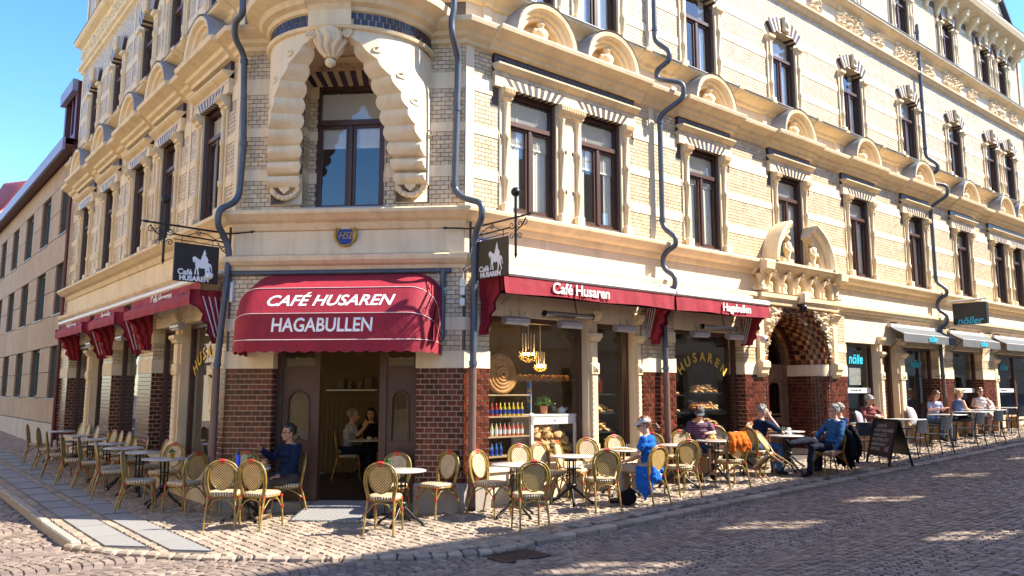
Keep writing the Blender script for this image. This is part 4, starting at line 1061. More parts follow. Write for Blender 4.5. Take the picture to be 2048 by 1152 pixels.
# --- bricks: the 300 of each kind that show largest are objects
def bricks(lst, name, mat, limit=300):
    sc = []
    for p in lst:
        fac, u0, u1, n0, n1, z0, z1 = p; c = FF[fac]((u0+u1)/2, (n0+n1)/2, (z0+z1)/2); q = px(c); v = 1
        if q and 0 <= q[0] <= 2048 and 0 <= q[1] <= 1152:
            nv = {'R': nR, 'L': nL, 'C': nC}[fac]; cosv = abs((Vector(c)-Vector((0, 0, 2))).normalized().dot(nv if u1-u0 > .02 else Vector((nv.y, -nv.x, 0))))
            v = -((u1-u0+n1-n0)*(z1-z0)*cosv/q[2]**2)
        sc.append((v, p, c))
    sc.sort(key=lambda s_: s_[0]); cache = {}; rest = MB()
    for i, (v, p, c) in enumerate(sc):
        fac, u0, u1, n0, n1, z0, z1 = p
        if i < limit and v < 0:
            key = (round(u1-u0, 2), round(n1-n0, 3), round(z1-z0, 3))
            if key not in cache: b_ = MB(); b_.box(-(u1-u0)/2, (u1-u0)/2, -(n1-n0)/2, (n1-n0)/2, -(z1-z0)/2, (z1-z0)/2); cache[key] = b_.mesh(name, mat)
            o = link(name, cache[key], BLD); o.location = c; o.rotation_euler = (0, 0, YAW[fac])
        else: rest.f = FF[fac]; rest.box(u0, u1, n0, n1, z0, z1)
    rest.build(name+'_field', mat, BLD, kind='stuff')
bricks(CB, 'cream_brick', CREAM); bricks(GB, 'glazed_brick', GLAZED)
# --- rooms behind the shop windows and the open door
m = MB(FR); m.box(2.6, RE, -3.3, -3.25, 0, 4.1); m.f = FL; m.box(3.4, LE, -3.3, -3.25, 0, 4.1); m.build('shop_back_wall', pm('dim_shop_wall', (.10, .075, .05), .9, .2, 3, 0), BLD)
m = MB()
CEN = [FC(0, -.05, 0)[:2], FC(CW, -.05, 0)[:2], FR(RE, -.1, 0)[:2], FR(RE, -6, 0)[:2], FL(LE, -6, 0)[:2], FL(LE, -.1, 0)[:2]]
fl = MB()
fl.f = FR; fl.box(-.0, RE, -3.3, -.30, -.2, .15); fl.f = FL; fl.box(0, LE, -3.3, -.30, -.2, .15); fl.f = FC; fl.box(.2, CW-.2, -5, -.30, -.2, .162)
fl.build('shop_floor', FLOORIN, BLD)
cl = MB()
cl.f = FR; cl.box(0, RE, -3.3, -.2, 4.06, 4.3); cl.f = FL; cl.box(0, LE, -3.3, -.2, 4.061, 4.302); cl.f = FC; cl.box(.1, CW-.1, -5, -.2, 4.064, 4.304)
cl.build('shop_ceiling', pm('cafe_ceiling', (.35, .30, .22), .9, .05, 2, 0), BLD)
m = MB(FC); m.box(-.6, 4.6, -4.75, -4.7, .16, 4.06)
for k in range(34): m.box(.0+k*.115+.006, .0+(k+1)*.115-.006, -4.70, -4.685, .16, 1.72)
m.box(-.2, 4.3, -4.70, -4.64, 1.72, 1.78)
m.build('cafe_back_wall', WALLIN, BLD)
# ============================================================ neighbouring buildings
STONE = pm('beige_stone_panel', (.42, .30, .20), .8, .10, 2.5, .25, 70, .004, island=.07, orand=1, wear=((.33, .23, .16), .62))
PLIN = pm('pale_stone_plinth', (.50, .45, .38), .8, .12, 6, .25, 60, .004, island=.08, orand=1)
SEAM = pm('panel_joint', (.16, .11, .08), .9, .2, 10)
TEAL = pm('teal_window_frame', (.07, .14, .16), .45, .1, 8, .05)
REDM = pm('red_sheet_roof', (.42, .055, .035), .5, .10, 2, .05, 20)
MAROON = pm('maroon_sheet', (.10, .018, .022), .45, .15, 4, .05, 20)
LAV = pm('lilac_grey_fascia', (.24, .24, .36), .45, .1, 3, .05, 20)
NB0, NB1 = LE+.02, 46
q = FL(NB0, -.1, .2)
NB = empty('stone_building', q, 0, 'beige stone building with teal windows left of the brick corner house', 'building')
wn = [(14.95+3.62*i, 14.95+3.62*i+1.75, a, b_) for i in range(9) for a, b_ in ((1.75, 3.45), (4.5, 6.2), (7.2, 9.0))]
m = MB(FL); wall(m, NB0, NB1, -.3, 9.9, wn, -.06, .42); m.quad((NB1, -.06, -.3), (NB1, -9, -.3), (NB1, -9, 9.9), (NB1, -.06, 9.9)); m.build('wall', SEAM, NB)
ZP = [.95, 1.75, 2.6, 3.45, 4.5, 5.35, 6.2, 7.2, 8.1, 9.0, 9.75]; pz = []
for a, b_ in zip(ZP, ZP[1:]):
    u = NB0; k = 0
    while u < NB1:
        l = 1.81; v = min(u+l, NB1); iv = [(u, v)]
        for (p, q_, c, d) in wn:
            if b_ <= c+.01 or a >= d-.01: continue
            nv = []
            for x, y in iv:
                if q_ <= x or p >= y: nv.append((x, y)); continue
                if p > x: nv.append((x, p))
                if q_ < y: nv.append((q_, y))
            iv = nv
        for x, y in iv:
            if y-x > .05:
                o = MB(FL); o.box(x+.013, y-.013, -.055, 0, a+.013, b_-.013); o.build('stone_panel', STONE, NB)
        u = v
u = NB0
while u < NB1-.1:
    o = MB(FL); o.bevbox(u+.01, u+.79, -.06, .05, -.2, .93, .012); o.build('plinth_slab', PLIN, NB)
    if int(u*10) % 2 == 0: pass
    u += .8
for i, (a, b_, c, d) in enumerate(wn):
    o = MB(FL); f = .08; n0, n1 = -.26, -.17
    o.box(a, a+f, n0, n1, c, d); o.box(b_-f, b_, n0, n1, c, d); o.box(a+f, b_-f, n0, n1, c, c+f); o.box(a+f, b_-f, n0, n1, d-f, d); o.box((a+b_)/2-.04, (a+b_)/2+.04, n0, n1, c+f, d-f)
    w = o.build('window', TEAL, NB)
    p = MB(FL); p.quad((a+f, -.22, c+f), (b_-f, -.22, c+f), (b_-f, -.22, d-f), (a+f, -.22, d-f)); p.build('pane', GLASS, w)
    p = MB(FL); p.box(a-.04, b_+.04, -.2, .04, c-.035, c-.002); p.build('sill', ROOFM, w)
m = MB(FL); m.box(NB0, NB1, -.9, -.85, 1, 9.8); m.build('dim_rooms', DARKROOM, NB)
m = MB(FL)
m.box(NB0, NB1, -.1, .42, 9.80, 9.84); m.build('soffit', MAROON, NB)
m = MB(FL); m.box(NB0-.0, NB1, .38, .46, 9.66, 10.05); m.build('eaves_band', LAV, NB)
m = MB(FL); m.quad((NB0, .46, 10.04), (NB1, .46, 10.04), (NB1, -4, 10.3), (NB0, -4, 10.3)); m.quad((NB0, .46, 10.04), (NB0, -4, 10.04), (NB0, -4, 10.3), (NB0, .46, 10.04)); m.build('roof', MAROON, NB)
o = MB(FL); a, b_ = 14.6, 16.6
o.box(a, b_, -2.5, .10, 9.9, 10.35); o.box(a, b_, -2.6, .22, 11.75, 12.1); o.box(a, a+.25, -.1, .10, 10.35, 11.75); o.box(b_-.25, b_, -2.5, .10, 10.35, 11.75); o.box((a+b_)/2-.05, (a+b_)/2+.05, -.1, .05, 10.35, 11.75)
dm = o.build('dormer', MAROON, NB); p = MB(FL); p.quad((a+.25, 0, 10.35), (b_-.25, 0, 10.35), (b_-.25, 0, 11.75), (a+.25, 0, 11.75)); p.build('pane', GLASS, dm)
o = MB(FL); o.box(a-.02, b_+.03, .10, .26, 11.72, 12.12); o.build('dormer_fascia', LAV, dm)
m = MB(FL); m.tube([FL(LE-.12, .12, z) for z in (0, 9.6)], .055, 8) if 0 else m
m = MB(); m.tube([FL(LE-.06, .14, 0), FL(LE-.06, .14, 7.9)], .055, 8); m.tube([FL(LE+.12, .1, 0), FL(LE+.12, .1, 9.8)], .05, 8); m.build('downpipe', MAROON, NB)
# red roofed house farther up the left street
q = FL(50, -6, 0)
RB = empty('red_roofed_house', q, 0, 'house with a bright red sheet metal roof rising behind the stone building', 'building')
m = MB(FL); m.box(47, 66, -14, -1, -.3, 12.4); m.build('wall', STONE, RB)
def slope(u, t_): return (u+2.5*t_*(1 if u < 50 else 0), -.4-4.2*t_, 12.4+(4.7+.19*max(0, u-50))*t_)
m = MB(FL); k_ = 18
m.grid([[slope(47+i*1.7, t_) for t_ in (0, .5, 1)] for i in range(k_)]); m.grid([[slope(47+i*1.7, 1), (47+i*1.7, -14, 12)] for i in range(k_)]); m.add([slope(47, 0), slope(47, 1), (47, -14, 12.0)], [(0, 1, 2)]); m.build('roof', REDM, RB)
m = MB(FL)
for i in range(k_-1):
    a_, b_ = slope(47+i*1.7, 0), slope(47+i*1.7, 1); m.add([a_, b_, (b_[0]+.08, b_[1], b_[2]), (a_[0]+.08, a_[1], a_[2]), (a_[0]+.04, a_[1], a_[2]+.14), (b_[0]+.04, b_[1], b_[2]+.14)], [(0, 1, 5, 4), (3, 2, 5, 4)])
m.build('standing_seams', REDM, RB, kind='stuff')
m = MB(FL); m.box(70.5, 72, -2.2, -1.2, 13, 16.4); m.build('chimney', WPL if 'WPL' in globals() else STONE, RB)
# ------------------------------------------------------------ across the streets (behind the camera): they shade, bounce and are mirrored in the panes
YEL = pm('yellow_plaster', (.74, .58, .33), .8, .06, 2, .15, 50)
WPL = pm('white_plaster', (.74, .65, .52), .8, .06, 2, .15, 50)
def street_house(name, F, u0, u1, n0, zt, mat, label, c0=3.2, back=12):
    q = F((u0+u1)/2, n0, 0); H = empty(name, q, 0, label, 'building')
    k = int((u1-u0)/c0); op = []
    for i in range(k):
        c = u0+(i+.5)*(u1-u0)/k
        z = 1.0
        while z+2.6 < zt: op.append((c-.55, c+.55, z, z+1.9)); z += 3.3
    m = MB(F); wall(m, u0, u1, -.5, zt, op, n0, -.25); m.box(u0, u1, n0+.6, n0+back, -.5, zt); m.build('wall', mat, H)
    m = MB(F); m.box(u0, u1, n0-.3, n0+.02, zt-.35, zt+.0); m.box(u0, u1, n0-.12, n0+.01, 3.6, 3.9); m.build('cornice', mat, H)
    m = MB(F)
    for a, b_, c, d in op: m.quad((a, n0+.2, c), (b_, n0+.2, c), (b_, n0+.2, d), (a, n0+.2, d))
    m.build('window_pane', glass('far_glass', (.1, .11, .12), .12), H)
    m = MB(F)
    for a, b_, c, d in op: m.box(a-.12, a, n0-.05, n0+.01, c-.1, d+.15); m.box(b_, b_+.12, n0-.05, n0+.01, c-.1, d+.15); m.box(a, b_, n0-.06, n0+.01, d, d+.15); m.box(a, b_, n0-.08, n0+.01, c-.12, c)
    m.build('window_frame', YEL, H)
    return H
street_house('yellow_house', FL, -4, 9, 10.4, 11.5, YEL, 'yellow plaster house across the left street')
street_house('white_house', FL, 9.05, 34, 10.4, 12.5, WPL, 'white plaster house across the left street with yellow window frames')
ON0 = 11.7
OH = street_house('opposite_house', FR, -1, 46, ON0, 7.2, WPL, 'cream house across the right street with an added screen holed for sun patches', back=9)
# unseen screen added over the house; its holes imitate sun reflected by the windows
ho = []
for (u, n, w, h) in ((2.87, 4.0, 1.0, 1.2), (-.71, 4.2, 1.1, 1.3), (6.23, 4.06, .9, 1.1), (10.27, 3.75, .8, 1.0), (4.09, 6.35, 1.0, 1.2), (9.3, 5.9, .9, 1.1), (14.5, 3.7, .8, 1.0), (-1.5, 6.6, 1.0, 1.2)):
    k = ON0+.02-n; z = SZ*k+.0285*max(0, u); uu = u+SU*k
    for du in (-.5, .12):
        for dz in (-.45, .08): w_ = w*.8; ho.append((uu+du*w_, uu+du*w_+.46*w_, z+dz*h, z+dz*h+.45*h))
m = MB(FR); TOP = 14.35
us = sorted({-1, 46, *[o[0] for o in ho], *[o[1] for o in ho]}); zz = sorted({7.2, TOP, *[o[2] for o in ho], *[o[3] for o in ho]})
for nn in (ON0, ON0+.04): cells(m, us, zz, ho, nn)
for a, b_, c, d in ho: m.box(a, b_, ON0, ON0+.04, c, d, 'bf')
m.add([(-1, ON0, TOP), (46, ON0, TOP+1.2), (46, ON0+.04, TOP+1.2), (-1, ON0+.04, TOP), (46, ON0, TOP), (46, ON0+.04, TOP)], [(0, 1, 2, 3), (0, 1, 4), (3, 2, 5), (1, 2, 5, 4)])
m.build('sun_patch_screen', WPL, OH)
street_house('far_opposite_house', FR, 46.3, 110, ON0, 13.5, STONE, 'stone house farther up the right street, opposite side')
street_house('crossing_house', FC, -16, 9, 27, 9.5, YEL, 'yellow house across the crossing, facing the cut corner')
# ============================================================ things fixed to the corner building
# --- downpipes (parts of the building)
def pipe(F, pts, zc, u_b, parent=BLD, r=.056):
    m = MB(); pp_ = bend([F(*p) for p in pts], .14, 5); m.tube(pp_, r, 12)
    for z in (12, 10.4, 7.6, 5.5, 4.6, 3.2):
        best = min(pts, key=lambda p: abs(p[2]-z))
    o = m.build('downpipe', PIPE, parent)
    c = MB()
    for (ua, na, za), (ub, nb, zb) in zip(pts, pts[1:]):
        if abs(za-zb) > 1.0 and abs(ua-ub) < .15 and abs(na-nb) < .1:
            for t_ in (.06, .94):
                p = Vector(F(ua+(ub-ua)*t_, na+(nb-na)*t_, za+(zb-za)*t_)); c.cut(); c.lathe([(r+.012, -.04), (r+.012, .04)], p, 12)
                w0 = Vector(F(ua+(ub-ua)*t_-.02, 0, p.z)); c.tube([w0, p], .012, 5)
    c.pieces('pipe_clip', PIPE, o)
    e = pts[-1]; m = MB(); m.tube(bend([F(e[0], e[1], e[2]+.02), F(u_b, e[1]+.03, 1.0), F(u_b, e[1]+.03, .25), F(u_b+.02, e[1]+.14, .12)], .1, 4), r+.008, 12); m.lathe([(r+.02, -.03), (r+.02, .03)], F(u_b, e[1]+.03, 1.05), 12)
    m.build('downpipe_foot', PIPEB, o)
pipe(FC, [(3.92, .5, 9.2), (3.92, .5, 8.45), (3.88, .5, 8.22), (3.90, .5, 7.98), (3.95, .16, 7.72), (3.93, .15, 6.9), (3.90, .15, 5.38), (4.06, .2, 5.22), (4.40, .43, 5.08), (4.42, .43, 4.84), (4.27, .2, 4.62), (4.25, .15, 3.9), (4.24, .17, 2.35)], 0, 4.235)
pipe(FC, [(.27, .75, 9.4), (.27, .70, 8.42), (.07, .55, 8.38), (.02, .45, 8.15), (.09, .18, 7.92), (.14, .15, 6.2), (.10, .15, 5.38), (.04, .22, 5.22), (-.10, .45, 5.06), (-.13, .45, 4.82), (-.08, .2, 4.58), (-.03, .16, 4.38), (-.05, .16, 3.9), (-.15, .17, 2.35)], 0, -.14)
for du in (0, 13.35):
    pipe(FR, [(4.95+du, .15, 14), (4.95+du, .15, 9.5), (5.06+du, .45, 9.2), (5.06+du, .45, 9.0), (4.93+du, .2, 8.82), (4.93+du, .2, 8.62), (5.34+du, .58, 8.52), (5.34+du, .58, 8.2), (5.05+du, .15, 7.85), (5.05+du, .15, 5.42), (5.14+du, .42, 5.16), (5.14+du, .42, 5.0), (5.03+du, .16, 4.82), (5.03+du, .16, 4.52), (5.14+du, .38, 4.35), (5.12+du, .38, 4.1), (5.02+du, .16, 3.92), (5.0+du, .19, 2.35)], 0, 4.98+du)
m = MB(); m.tube([FC(.03, .10, 4.0), FC(3.84, .10, 4.0)], .045, 10); m.tube(bend([FC(3.71, .10, 4.0), FC(3.71, .12, 2.85), FC(3.55, .14, 2.82)], .06), .05, 10); m.build('rain_conduit', PIPE, BLD)
m = MB(FC)
for z in (3.72, 3.58, 3.40): m.bevbox(4.0, 4.09, .08, .15, z, z+.13, .01); m.cut()
m.bevbox(.0, .05, .08, .14, 3.5, 3.85, .01); m.pieces('junction_box', WHITE, BLD)
m = MB(); m.tube(bend([FC(4.05, .1, 3.85), FC(4.06, .12, 4.0), FC(4.2, .2, 4.06)], .06), .008, 5); m.tube([FC(3.60, .24, 4.28), FC(3.62, .14, 4.05), FC(3.64, .1, 3.85)], .006, 4); m.build('cable', WHITE, BLD)
# --- enamel shield on the frieze
q = FC(1.99, .03, 4.66)
SH = empty('shield_plaque', q, YAW['C'], 'small blue and gold crowned shield on the plaster frieze over the corner door', 'plaque')
o = MB(FC); pts = [(1.99+.15*cos(a_), 4.64+.175*sin(a_)) for a_ in [pi*2*i/20 for i in range(20)]]; o.prism(pts, 1, .022, .05); o.build('enamel_field', BLUEP, SH)
o = MB(FC, True); GOLDM = pm('gilt_metal', (.42, .25, .05), .4, .2, 20, .1, 60, metal=.6)
o.tube([FC(1.99+.155*cos(a_), .05, 4.64+.18*sin(a_)) for a_ in [pi*2*i/24 for i in range(24)]], .014, 6, closed=True) if 0 else None
o.f = None; o.tube([FC(1.99+.155*cos(pi*2*i/24), .05, 4.64+.18*sin(pi*2*i/24)) for i in range(24)], .014, 6, closed=True)
for e in (-1, 1): o.tube([FC(1.99+e*.15, .05, 4.54), FC(1.99+e*.185, .06, 4.64), FC(1.99+e*.175, .06, 4.74), FC(1.99+e*.15, .06, 4.80)], [.03, .03, .022, .008], 6)
o.tube([FC(1.99-.1+.2*t_/8, .06, 4.49-.02*sin(pi*t_/8)) for t_ in range(9)], .02, 6); o.build('gilt_border', GOLDM, SH)
o = MB(FC); o.prism([(1.87, 4.80), (2.11, 4.80), (2.13, 4.88), (2.085, 4.88), (2.085, 4.855), (2.04, 4.86), (2.04, 4.90), (1.94, 4.90), (1.94, 4.86), (1.895, 4.855), (1.895, 4.88), (1.85, 4.88)], 1, .022, .06); o.build('mural_crown', IRON, SH)
text('HSB', .17, FC(1.99, .053, 4.64), dC, GOLDM, SH, shear=.35, sx=.9)
# --- bracket signs
HORSE = [(1280, 388), (1300, 398), (1320, 412), (1340, 420), (1345, 412), (1352, 382), (1360, 368), (1362, 350), (1368, 338), (1372, 322), (1382, 312), (1380, 325), (1388, 342), (1392, 362), (1385, 370), (1400, 385), (1412, 402), (1415, 425), (1410, 438), (1428, 446), (1440, 448), (1450, 470), (1454, 500), (1461, 526), (1448, 516), (1440, 485), (1433, 466), (1430, 490), (1436, 520), (1440, 545), (1448, 572), (1436, 577), (1428, 548), (1412, 510), (1406, 535), (1396, 577), (1380, 577), (1391, 538), (1384, 496), (1350, 500), (1328, 492), (1322, 520), (1330, 545), (1330, 568), (1317, 570), (1314, 540), (1310, 505), (1302, 520), (1301, 545), (1300, 563), (1286, 563), (1289, 530), (1295, 490), (1290, 458), (1292, 440), (1284, 438), (1282, 448), (1272, 450), (1268, 432), (1262, 418), (1264, 402), (1272, 398)]
def bracket_sign(p0, d, sp_end, label):
    p0, d = Vector(p0), Vector(d).normalized(); flip = 1
    g = empty('bracket_sign', p0, atan2(d.y, d.x), label, 'sign')
    at = lambda s_, z: tuple(p0+d*s_+Vector((0, 0, z-p0.z)))
    zt = p0.z; m = MB()
    m.tube([at(0, zt), at(1.42, zt+.02)], .017, 6); m.tube([at(1.38, zt+.02), at(1.5, zt+.022)], [.03, .002], 6); m.tube([tuple(p0), sp_end], .014, 6); e = Vector(sp_end); v = (e-p0).normalized(); m.tube([tuple(e), tuple(e+v*.09)], [.028, .002], 6)
    m.tube([at(.0, zt-.42), at(.0, zt+.12)], .022, 6); m.tube([at(.05, zt-.16), at(.98, zt-.13)], .014, 6); m.tube([at(.1, zt-.24), at(.95, zt-.21)], .008, 6)
    m.tube([at(1.11, zt-.58), at(1.11, zt+.36)], .022, 8); m.tube([at(1.11, zt-.58), at(1.11, zt-.66)], [.03, .003], 6); m.ball(at(1.11, zt+.43), .078, seg=16, rings=12)
    def scroll(s0, z0, r_, dirn, up=1):
        return [at(s0+dirn*(r_*(1-t_/18)*cos(t_*.55)), z0+up*r_*(1-t_/18)*sin(t_*.55)) for t_ in range(16)]
    for s0, z0, r_, dn, up in ((1.02, zt-.10, .07, 1, -1), (1.2, zt-.10, .07, -1, -1), (1.2, zt-.30, .06, -1, 1), (1.02, zt-.28, .06, 1, 1), (1.33, zt-.08, .06, -1, -1), (.08, zt-.30, .07, 1, 1), (.55, zt-.06, .05, 1, 1), (.14, zt-.06, .06, -1, -1)): m.tube(scroll(s0, z0, r_, dn, up), .008, 5)
    m.tube([at(.04, zt-.36), at(.14, zt-.30), at(.22, zt-.18)], .010, 5); m.tube([at(1.12, zt-.2), at(1.25, zt-.14), at(1.34, zt-.02)], .010, 5); m.tube([at(.25+.5*t_/8, zt-.14+.09*sin(pi*t_/8)) for t_ in range(9)], .008, 5)
    for s_ in (.30, .82): m.tube([at(s_, zt-.14), at(s_, zt-.27)], .007, 5)
    m.build('iron_bracket', IRON, g)
    nrm = d.cross(Vector((0, 0, 1))); vis = nrm if nrm.dot(-p0) > 0 else -nrm
    f = lambda s_, n, z: tuple(p0+d*s_+vis*n+Vector((0, 0, z-p0.z)))
    b_ = MB(f); b_.bevbox(.19, .94, -.02, .02, zt-.90, zt-.26, .006); b_.build('sign_board', BLACKP, g)
    xd = d if vis is nrm or (vis-nrm).length < 1e-6 else -d
    right = xd
    def W(x, y, n=.0225): c = p0+d*.565+vis*n+Vector((0, 0, -.58)); return tuple(c+right*x+Vector((0, 0, y)))
    h = MB(); h.add([W((x-1305)/430*.75*1.0, -(y-455)/362*.64) for x, y in HORSE], [tuple(range(len(HORSE)))]); h.build('rider_silhouette', PRINT, g)
    text('Café', .13, W(-.19, -.165), right, PRINT, g, bold=.004); text('HUSAREN', .112, W(-.03, -.266), right, PRINT, g, bold=.005)
    return g
bracket_sign((-.705, 13.1465, 4.726), (.987, -1.04, 0), (-1.1086, 13.1037, 4.726), 'hanging black cafe sign with white rider on the bracket right of the corner door')
bracket_sign((-4.886, 13.4517, 4.692), (-1.0844, -1.0229, 0), (-4.464, 13.2758, 4.692), 'hanging black cafe sign with white rider on the bracket left of the corner door')
# --- blue street name plates behind the right sign
q = FR(.42, .03, 4.52); g = empty('street_name_plate', q, YAW['R'], 'blue enamel street name plate with white letters half hidden behind the right hanging sign', 'sign')
o = MB(FR); o.bevbox(.12, .82, .025, .045, 4.46, 4.60, .006); o.build('plate', BLUEP, g); text('HAGA NYGATA', .085, FR(.47, .047, 4.53), dR, PRINT, g, sx=.95)
o = MB(FR); o.bevbox(.38, .56, .025, .045, 4.24, 4.40, .006); o.build('number_plate', BLUEP, g); text('28', .13, FR(.47, .047, 4.32), dR, PRINT, g)
# --- burgundy awnings of the right facade
RIB = pm('pale_rib', (.55, .50, .52), .5, .05, 5, 0)
def wing(F, u, side, n1, zt, zb, parent, ribs=0):
    m = MB(F, True); rows = []; prof_ = [(1.0, 0), (1.0, .28), (.80, .34), (.66, .46), (.70, .58), (.52, .66), (.57, .80), (.44, .88), (.40, 1.0)]
    for w_, t_ in prof_:
        rows.append([(u+.035*sin(k*1.9+t_*2)*side, n1*w_*k/10, zt+(zb-zt)*t_+.0*k) for k in range(11)])
    for a, b_ in zip(rows, rows[1:]): pass
    m.grid(rows); rows2 = [[(x+.03*side, n, z) for x, n, z in r_] for r_ in rows]; m.grid(rows2)
    m.build('side_wing', RED, parent)
    if ribs:
        o = MB(F)
        for k in range(4): x = n1*(.10+.10*k); o.add([(u-.045*side-.02*side, x*.6, zb+.04), (u-.045*side-.02*side, x*.6+.03, zb+.04), (u-.045*side, x+.12, zt-.1), (u-.045*side, x+.09, zt-.1)], [(0, 1, 2, 3)])
        o.build('pale_stripe', RIB, parent)
def awning_r(u0, u1, txt, tu, tsize, label):
    q = FR((u0+u1)/2, .3, 4.0); g = empty('awning', q, YAW['R'], label, 'awning', 'burgundy cafe awnings')
    m = MB(FR); m.bevbox(u0, u1, .09, .34, 4.045, 4.15, .02); m.build('cassette', WHITE, g)
    m = MB(FR, True); k = int((u1-u0)*6)
    m.grid([[(u0+(u1-u0)*i/k, .30+.42*j/4, 4.04-.06*j/4-.015*sin(pi*j/4)*(1+.3*sin(i*1.7))) for j in range(5)] for i in range(k+1)]); m.build('canvas', RED, g)
    m = MB(FR); m.bevbox(u0-.02, u1+.02, .64, .78, 3.88, 4.0, .03); m.build('front_bar', WHITE, g)
    m = MB(FR, True); k = int((u1-u0)*14); r = random.Random(int(u0*10))
    rows = []
    for i in range(k+1):
        u = u0+(u1-u0)*i/k; e = 1-min(1, min(i, k-i)/4); f_ = .012*sin(u*9)+.008*sin(u*23+1)
        rows.append([(u, .745+(f_+.02*e*sin(t_*3+u*40))*t_, 3.885-(.285+.012*sin(u*3))*t_) for t_ in (0, .2, .4, .6, .8, 1)])
    m.grid(rows); m.build('valance', RED, g)
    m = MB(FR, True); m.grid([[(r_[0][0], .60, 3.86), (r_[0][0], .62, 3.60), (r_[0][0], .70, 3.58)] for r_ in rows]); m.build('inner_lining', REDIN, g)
    text(txt, tsize, FR(tu, .772, 3.745), dR, PRINT, g, bold=.004, space=.97)
    wing(FR, u0+.05, -1, .72, 3.90, 2.93, g); wing(FR, u1-.07, 1, .72, 3.88, 3.02, g, 1)
    m = MB(FR)
    for u in (u0+.5, u1-.5): m.tube([(u, .1, 4.02), (u+.1, .42, 3.86), (u, .66, 3.92)], .014, 6); m.tube([(u, .05, 3.5), (u, .60, 3.72)], .012, 6)
    m.build('folding_arm', STEEL, g); return g
awning_r(.28, 4.64, 'Café Husaren', 2.05, .265, 'long burgundy awning with white lettering over the pastry window right of the corner')
awning_r(4.70, 7.98, 'Hagabullen', 6.72, .24, 'shorter burgundy awning with white lettering next to the carved portal')
# --- the three on the left facade, half folded
m = MB(FL)
def awning_l(u0, u1, txt, tu, ts, label):
    q = FL((u0+u1)/2, .3, 4.0); g = empty('awning', q, YAW['L'], label, 'awning', 'burgundy cafe awnings')
    m = MB(FL); m.bevbox(u0-.35, u1+.35, .42, .54, 3.86, 3.97, .03); m.bevbox(u0-.1, u1+.1, .06, .26, 4.0, 4.06, .02); m.build('front_bar', WHITE, g)
    m = MB(FL, True); k = int((u1-u0)*8); rows = []
    for i in range(k+1):
        u = u0+(u1-u0)*i/k; f_ = .012*sin(u*8)
        rows.append([(u, .26, 4.0), (u, .50, 3.93), (u, .51+f_*.5, 3.86), (u, .51+f_, 3.74), (u, .515+f_*1.5, 3.58)])
    m.grid(rows); m.build('valance', RED, g)
    m = MB(FL, True); k = int((u1-u0)*12); rows = []
    for i in range(k+1):
        u = u0+.1+(u1-u0-.2)*i/k; s_ = .035*abs(sin(u*pi/.20))
        rows.append([(u, .40, 3.70), (u, .60, 3.70+.02*sin(u*7)), (u, .66, 3.62), (u, .655+.01*sin(u*9), 3.52), (u, .65, 3.43+s_)])
    m.grid(rows); m.build('scalloped_fold', RED, g)
    text(txt, ts, FL(tu, .535, 3.745), -dL, PRINT, g, bold=.004, sx=.95)
    wing(FL, u0+.10, -1, .66, 3.72, 2.80, g); wing(FL, u1-.12, 1, .66, 3.72, 2.85, g)
    o = MB(FL)
    for e_ in (u0+.10,):
        for k in range(4): x = .06+.10*k; o.add([(e_-.085, x*.6, 2.9), (e_-.085, x*.6+.022, 2.9), (e_-.085, x+.112, 3.6), (e_-.085, x+.09, 3.6)], [(0, 1, 2, 3)])
    o.build('pale_stripe', RIB, g)
    m = MB(FL); m.tube([(u0+.7, .05, 3.5), (u0+.7, .62, 3.72)], .012, 6); m.tube([(u1-.7, .05, 3.5), (u1-.7, .62, 3.72)], .012, 6); m.build('folding_arm', STEEL, g)
awning_l(.12, 4.62, 'Café Husaren', 2.35, .26, 'folded burgundy awning nearest the corner on the shaded left facade')
awning_l(5.25, 7.95, 'Hagabullen', 6.7, .22, 'folded burgundy awning in the middle of the shaded left facade')
awning_l(8.5, 12.1, 'Café Husaren', 10.6, .24, 'folded burgundy awning farthest up the shaded left facade')
# --- the hooped canopy over the corner door
q = FC(2.02, .1, 3.9)
CAN = empty('door_canopy', q, YAW['C'], 'burgundy hooped canopy with two lines of white capitals over the corner door', 'awning')
HA_, HS, ZB = 1.68, (1.20, 1.12, 1.01, .94), 2.76
FI = (radians(4), radians(37), radians(63), radians(88))
def upath(S_, r_=.42, a=HA_):
    p = [(-a, .0), (-a, (S_-r_)*.5), (-a, S_-r_)]+[(-a+r_-r_*cos(t_*pi/12), S_-r_+r_*sin(t_*pi/12)) for t_ in range(1, 7)]
    p += [(-a+r_+(2*a-2*r_)*k/10, S_) for k in range(1, 10)]
    return p+[(-x, s_) for x, s_ in p[:9][::-1]]
def hp(x, s_, f_): return (2.02+x, .02+s_*sin(f_), ZB+s_*cos(f_))
rows = [[hp(x, s_, f_) for x, s_ in upath(S_)] for S_, f_ in zip(HS, FI)]
for k in range(3):
    m = MB(FC, True); sub = []
    for t_ in (0, .33, .67, 1): sub.append([tuple(a+(b_-a)*t_ for a, b_ in zip(p, q_)) for p, q_ in zip(rows[k], rows[k+1])])
    m.grid(sub); m.build('canvas_panel', RED, CAN)
m = MB(FC, True); fr = rows[3]; v = []
dense = []
for p, q_ in zip(fr, fr[1:]):
    L_ = (Vector(q_)-Vector(p)).length; n_ = max(1, int(L_/.025))
    for i in range(n_): dense.append(tuple(a+(b_-a)*i/n_ for a, b_ in zip(p, q_)))
dense.append(fr[-1]); acc = 0; prev = dense[0]; top, mid, bot = [], [], []
for p in dense:
    acc += (Vector(p)-Vector(prev)).length; prev = p; sc_ = .035*abs(sin(acc*pi/.22))
    top.append(p); mid.append((p[0], p[1]+.008*sin(acc*9), p[2]-.08)); bot.append((p[0], p[1]+.012*sin(acc*9), p[2]-.20+.0+(.035-sc_)*.9))
m.grid([top, mid, bot]); m.build('valance', RED, CAN)
m = MB()
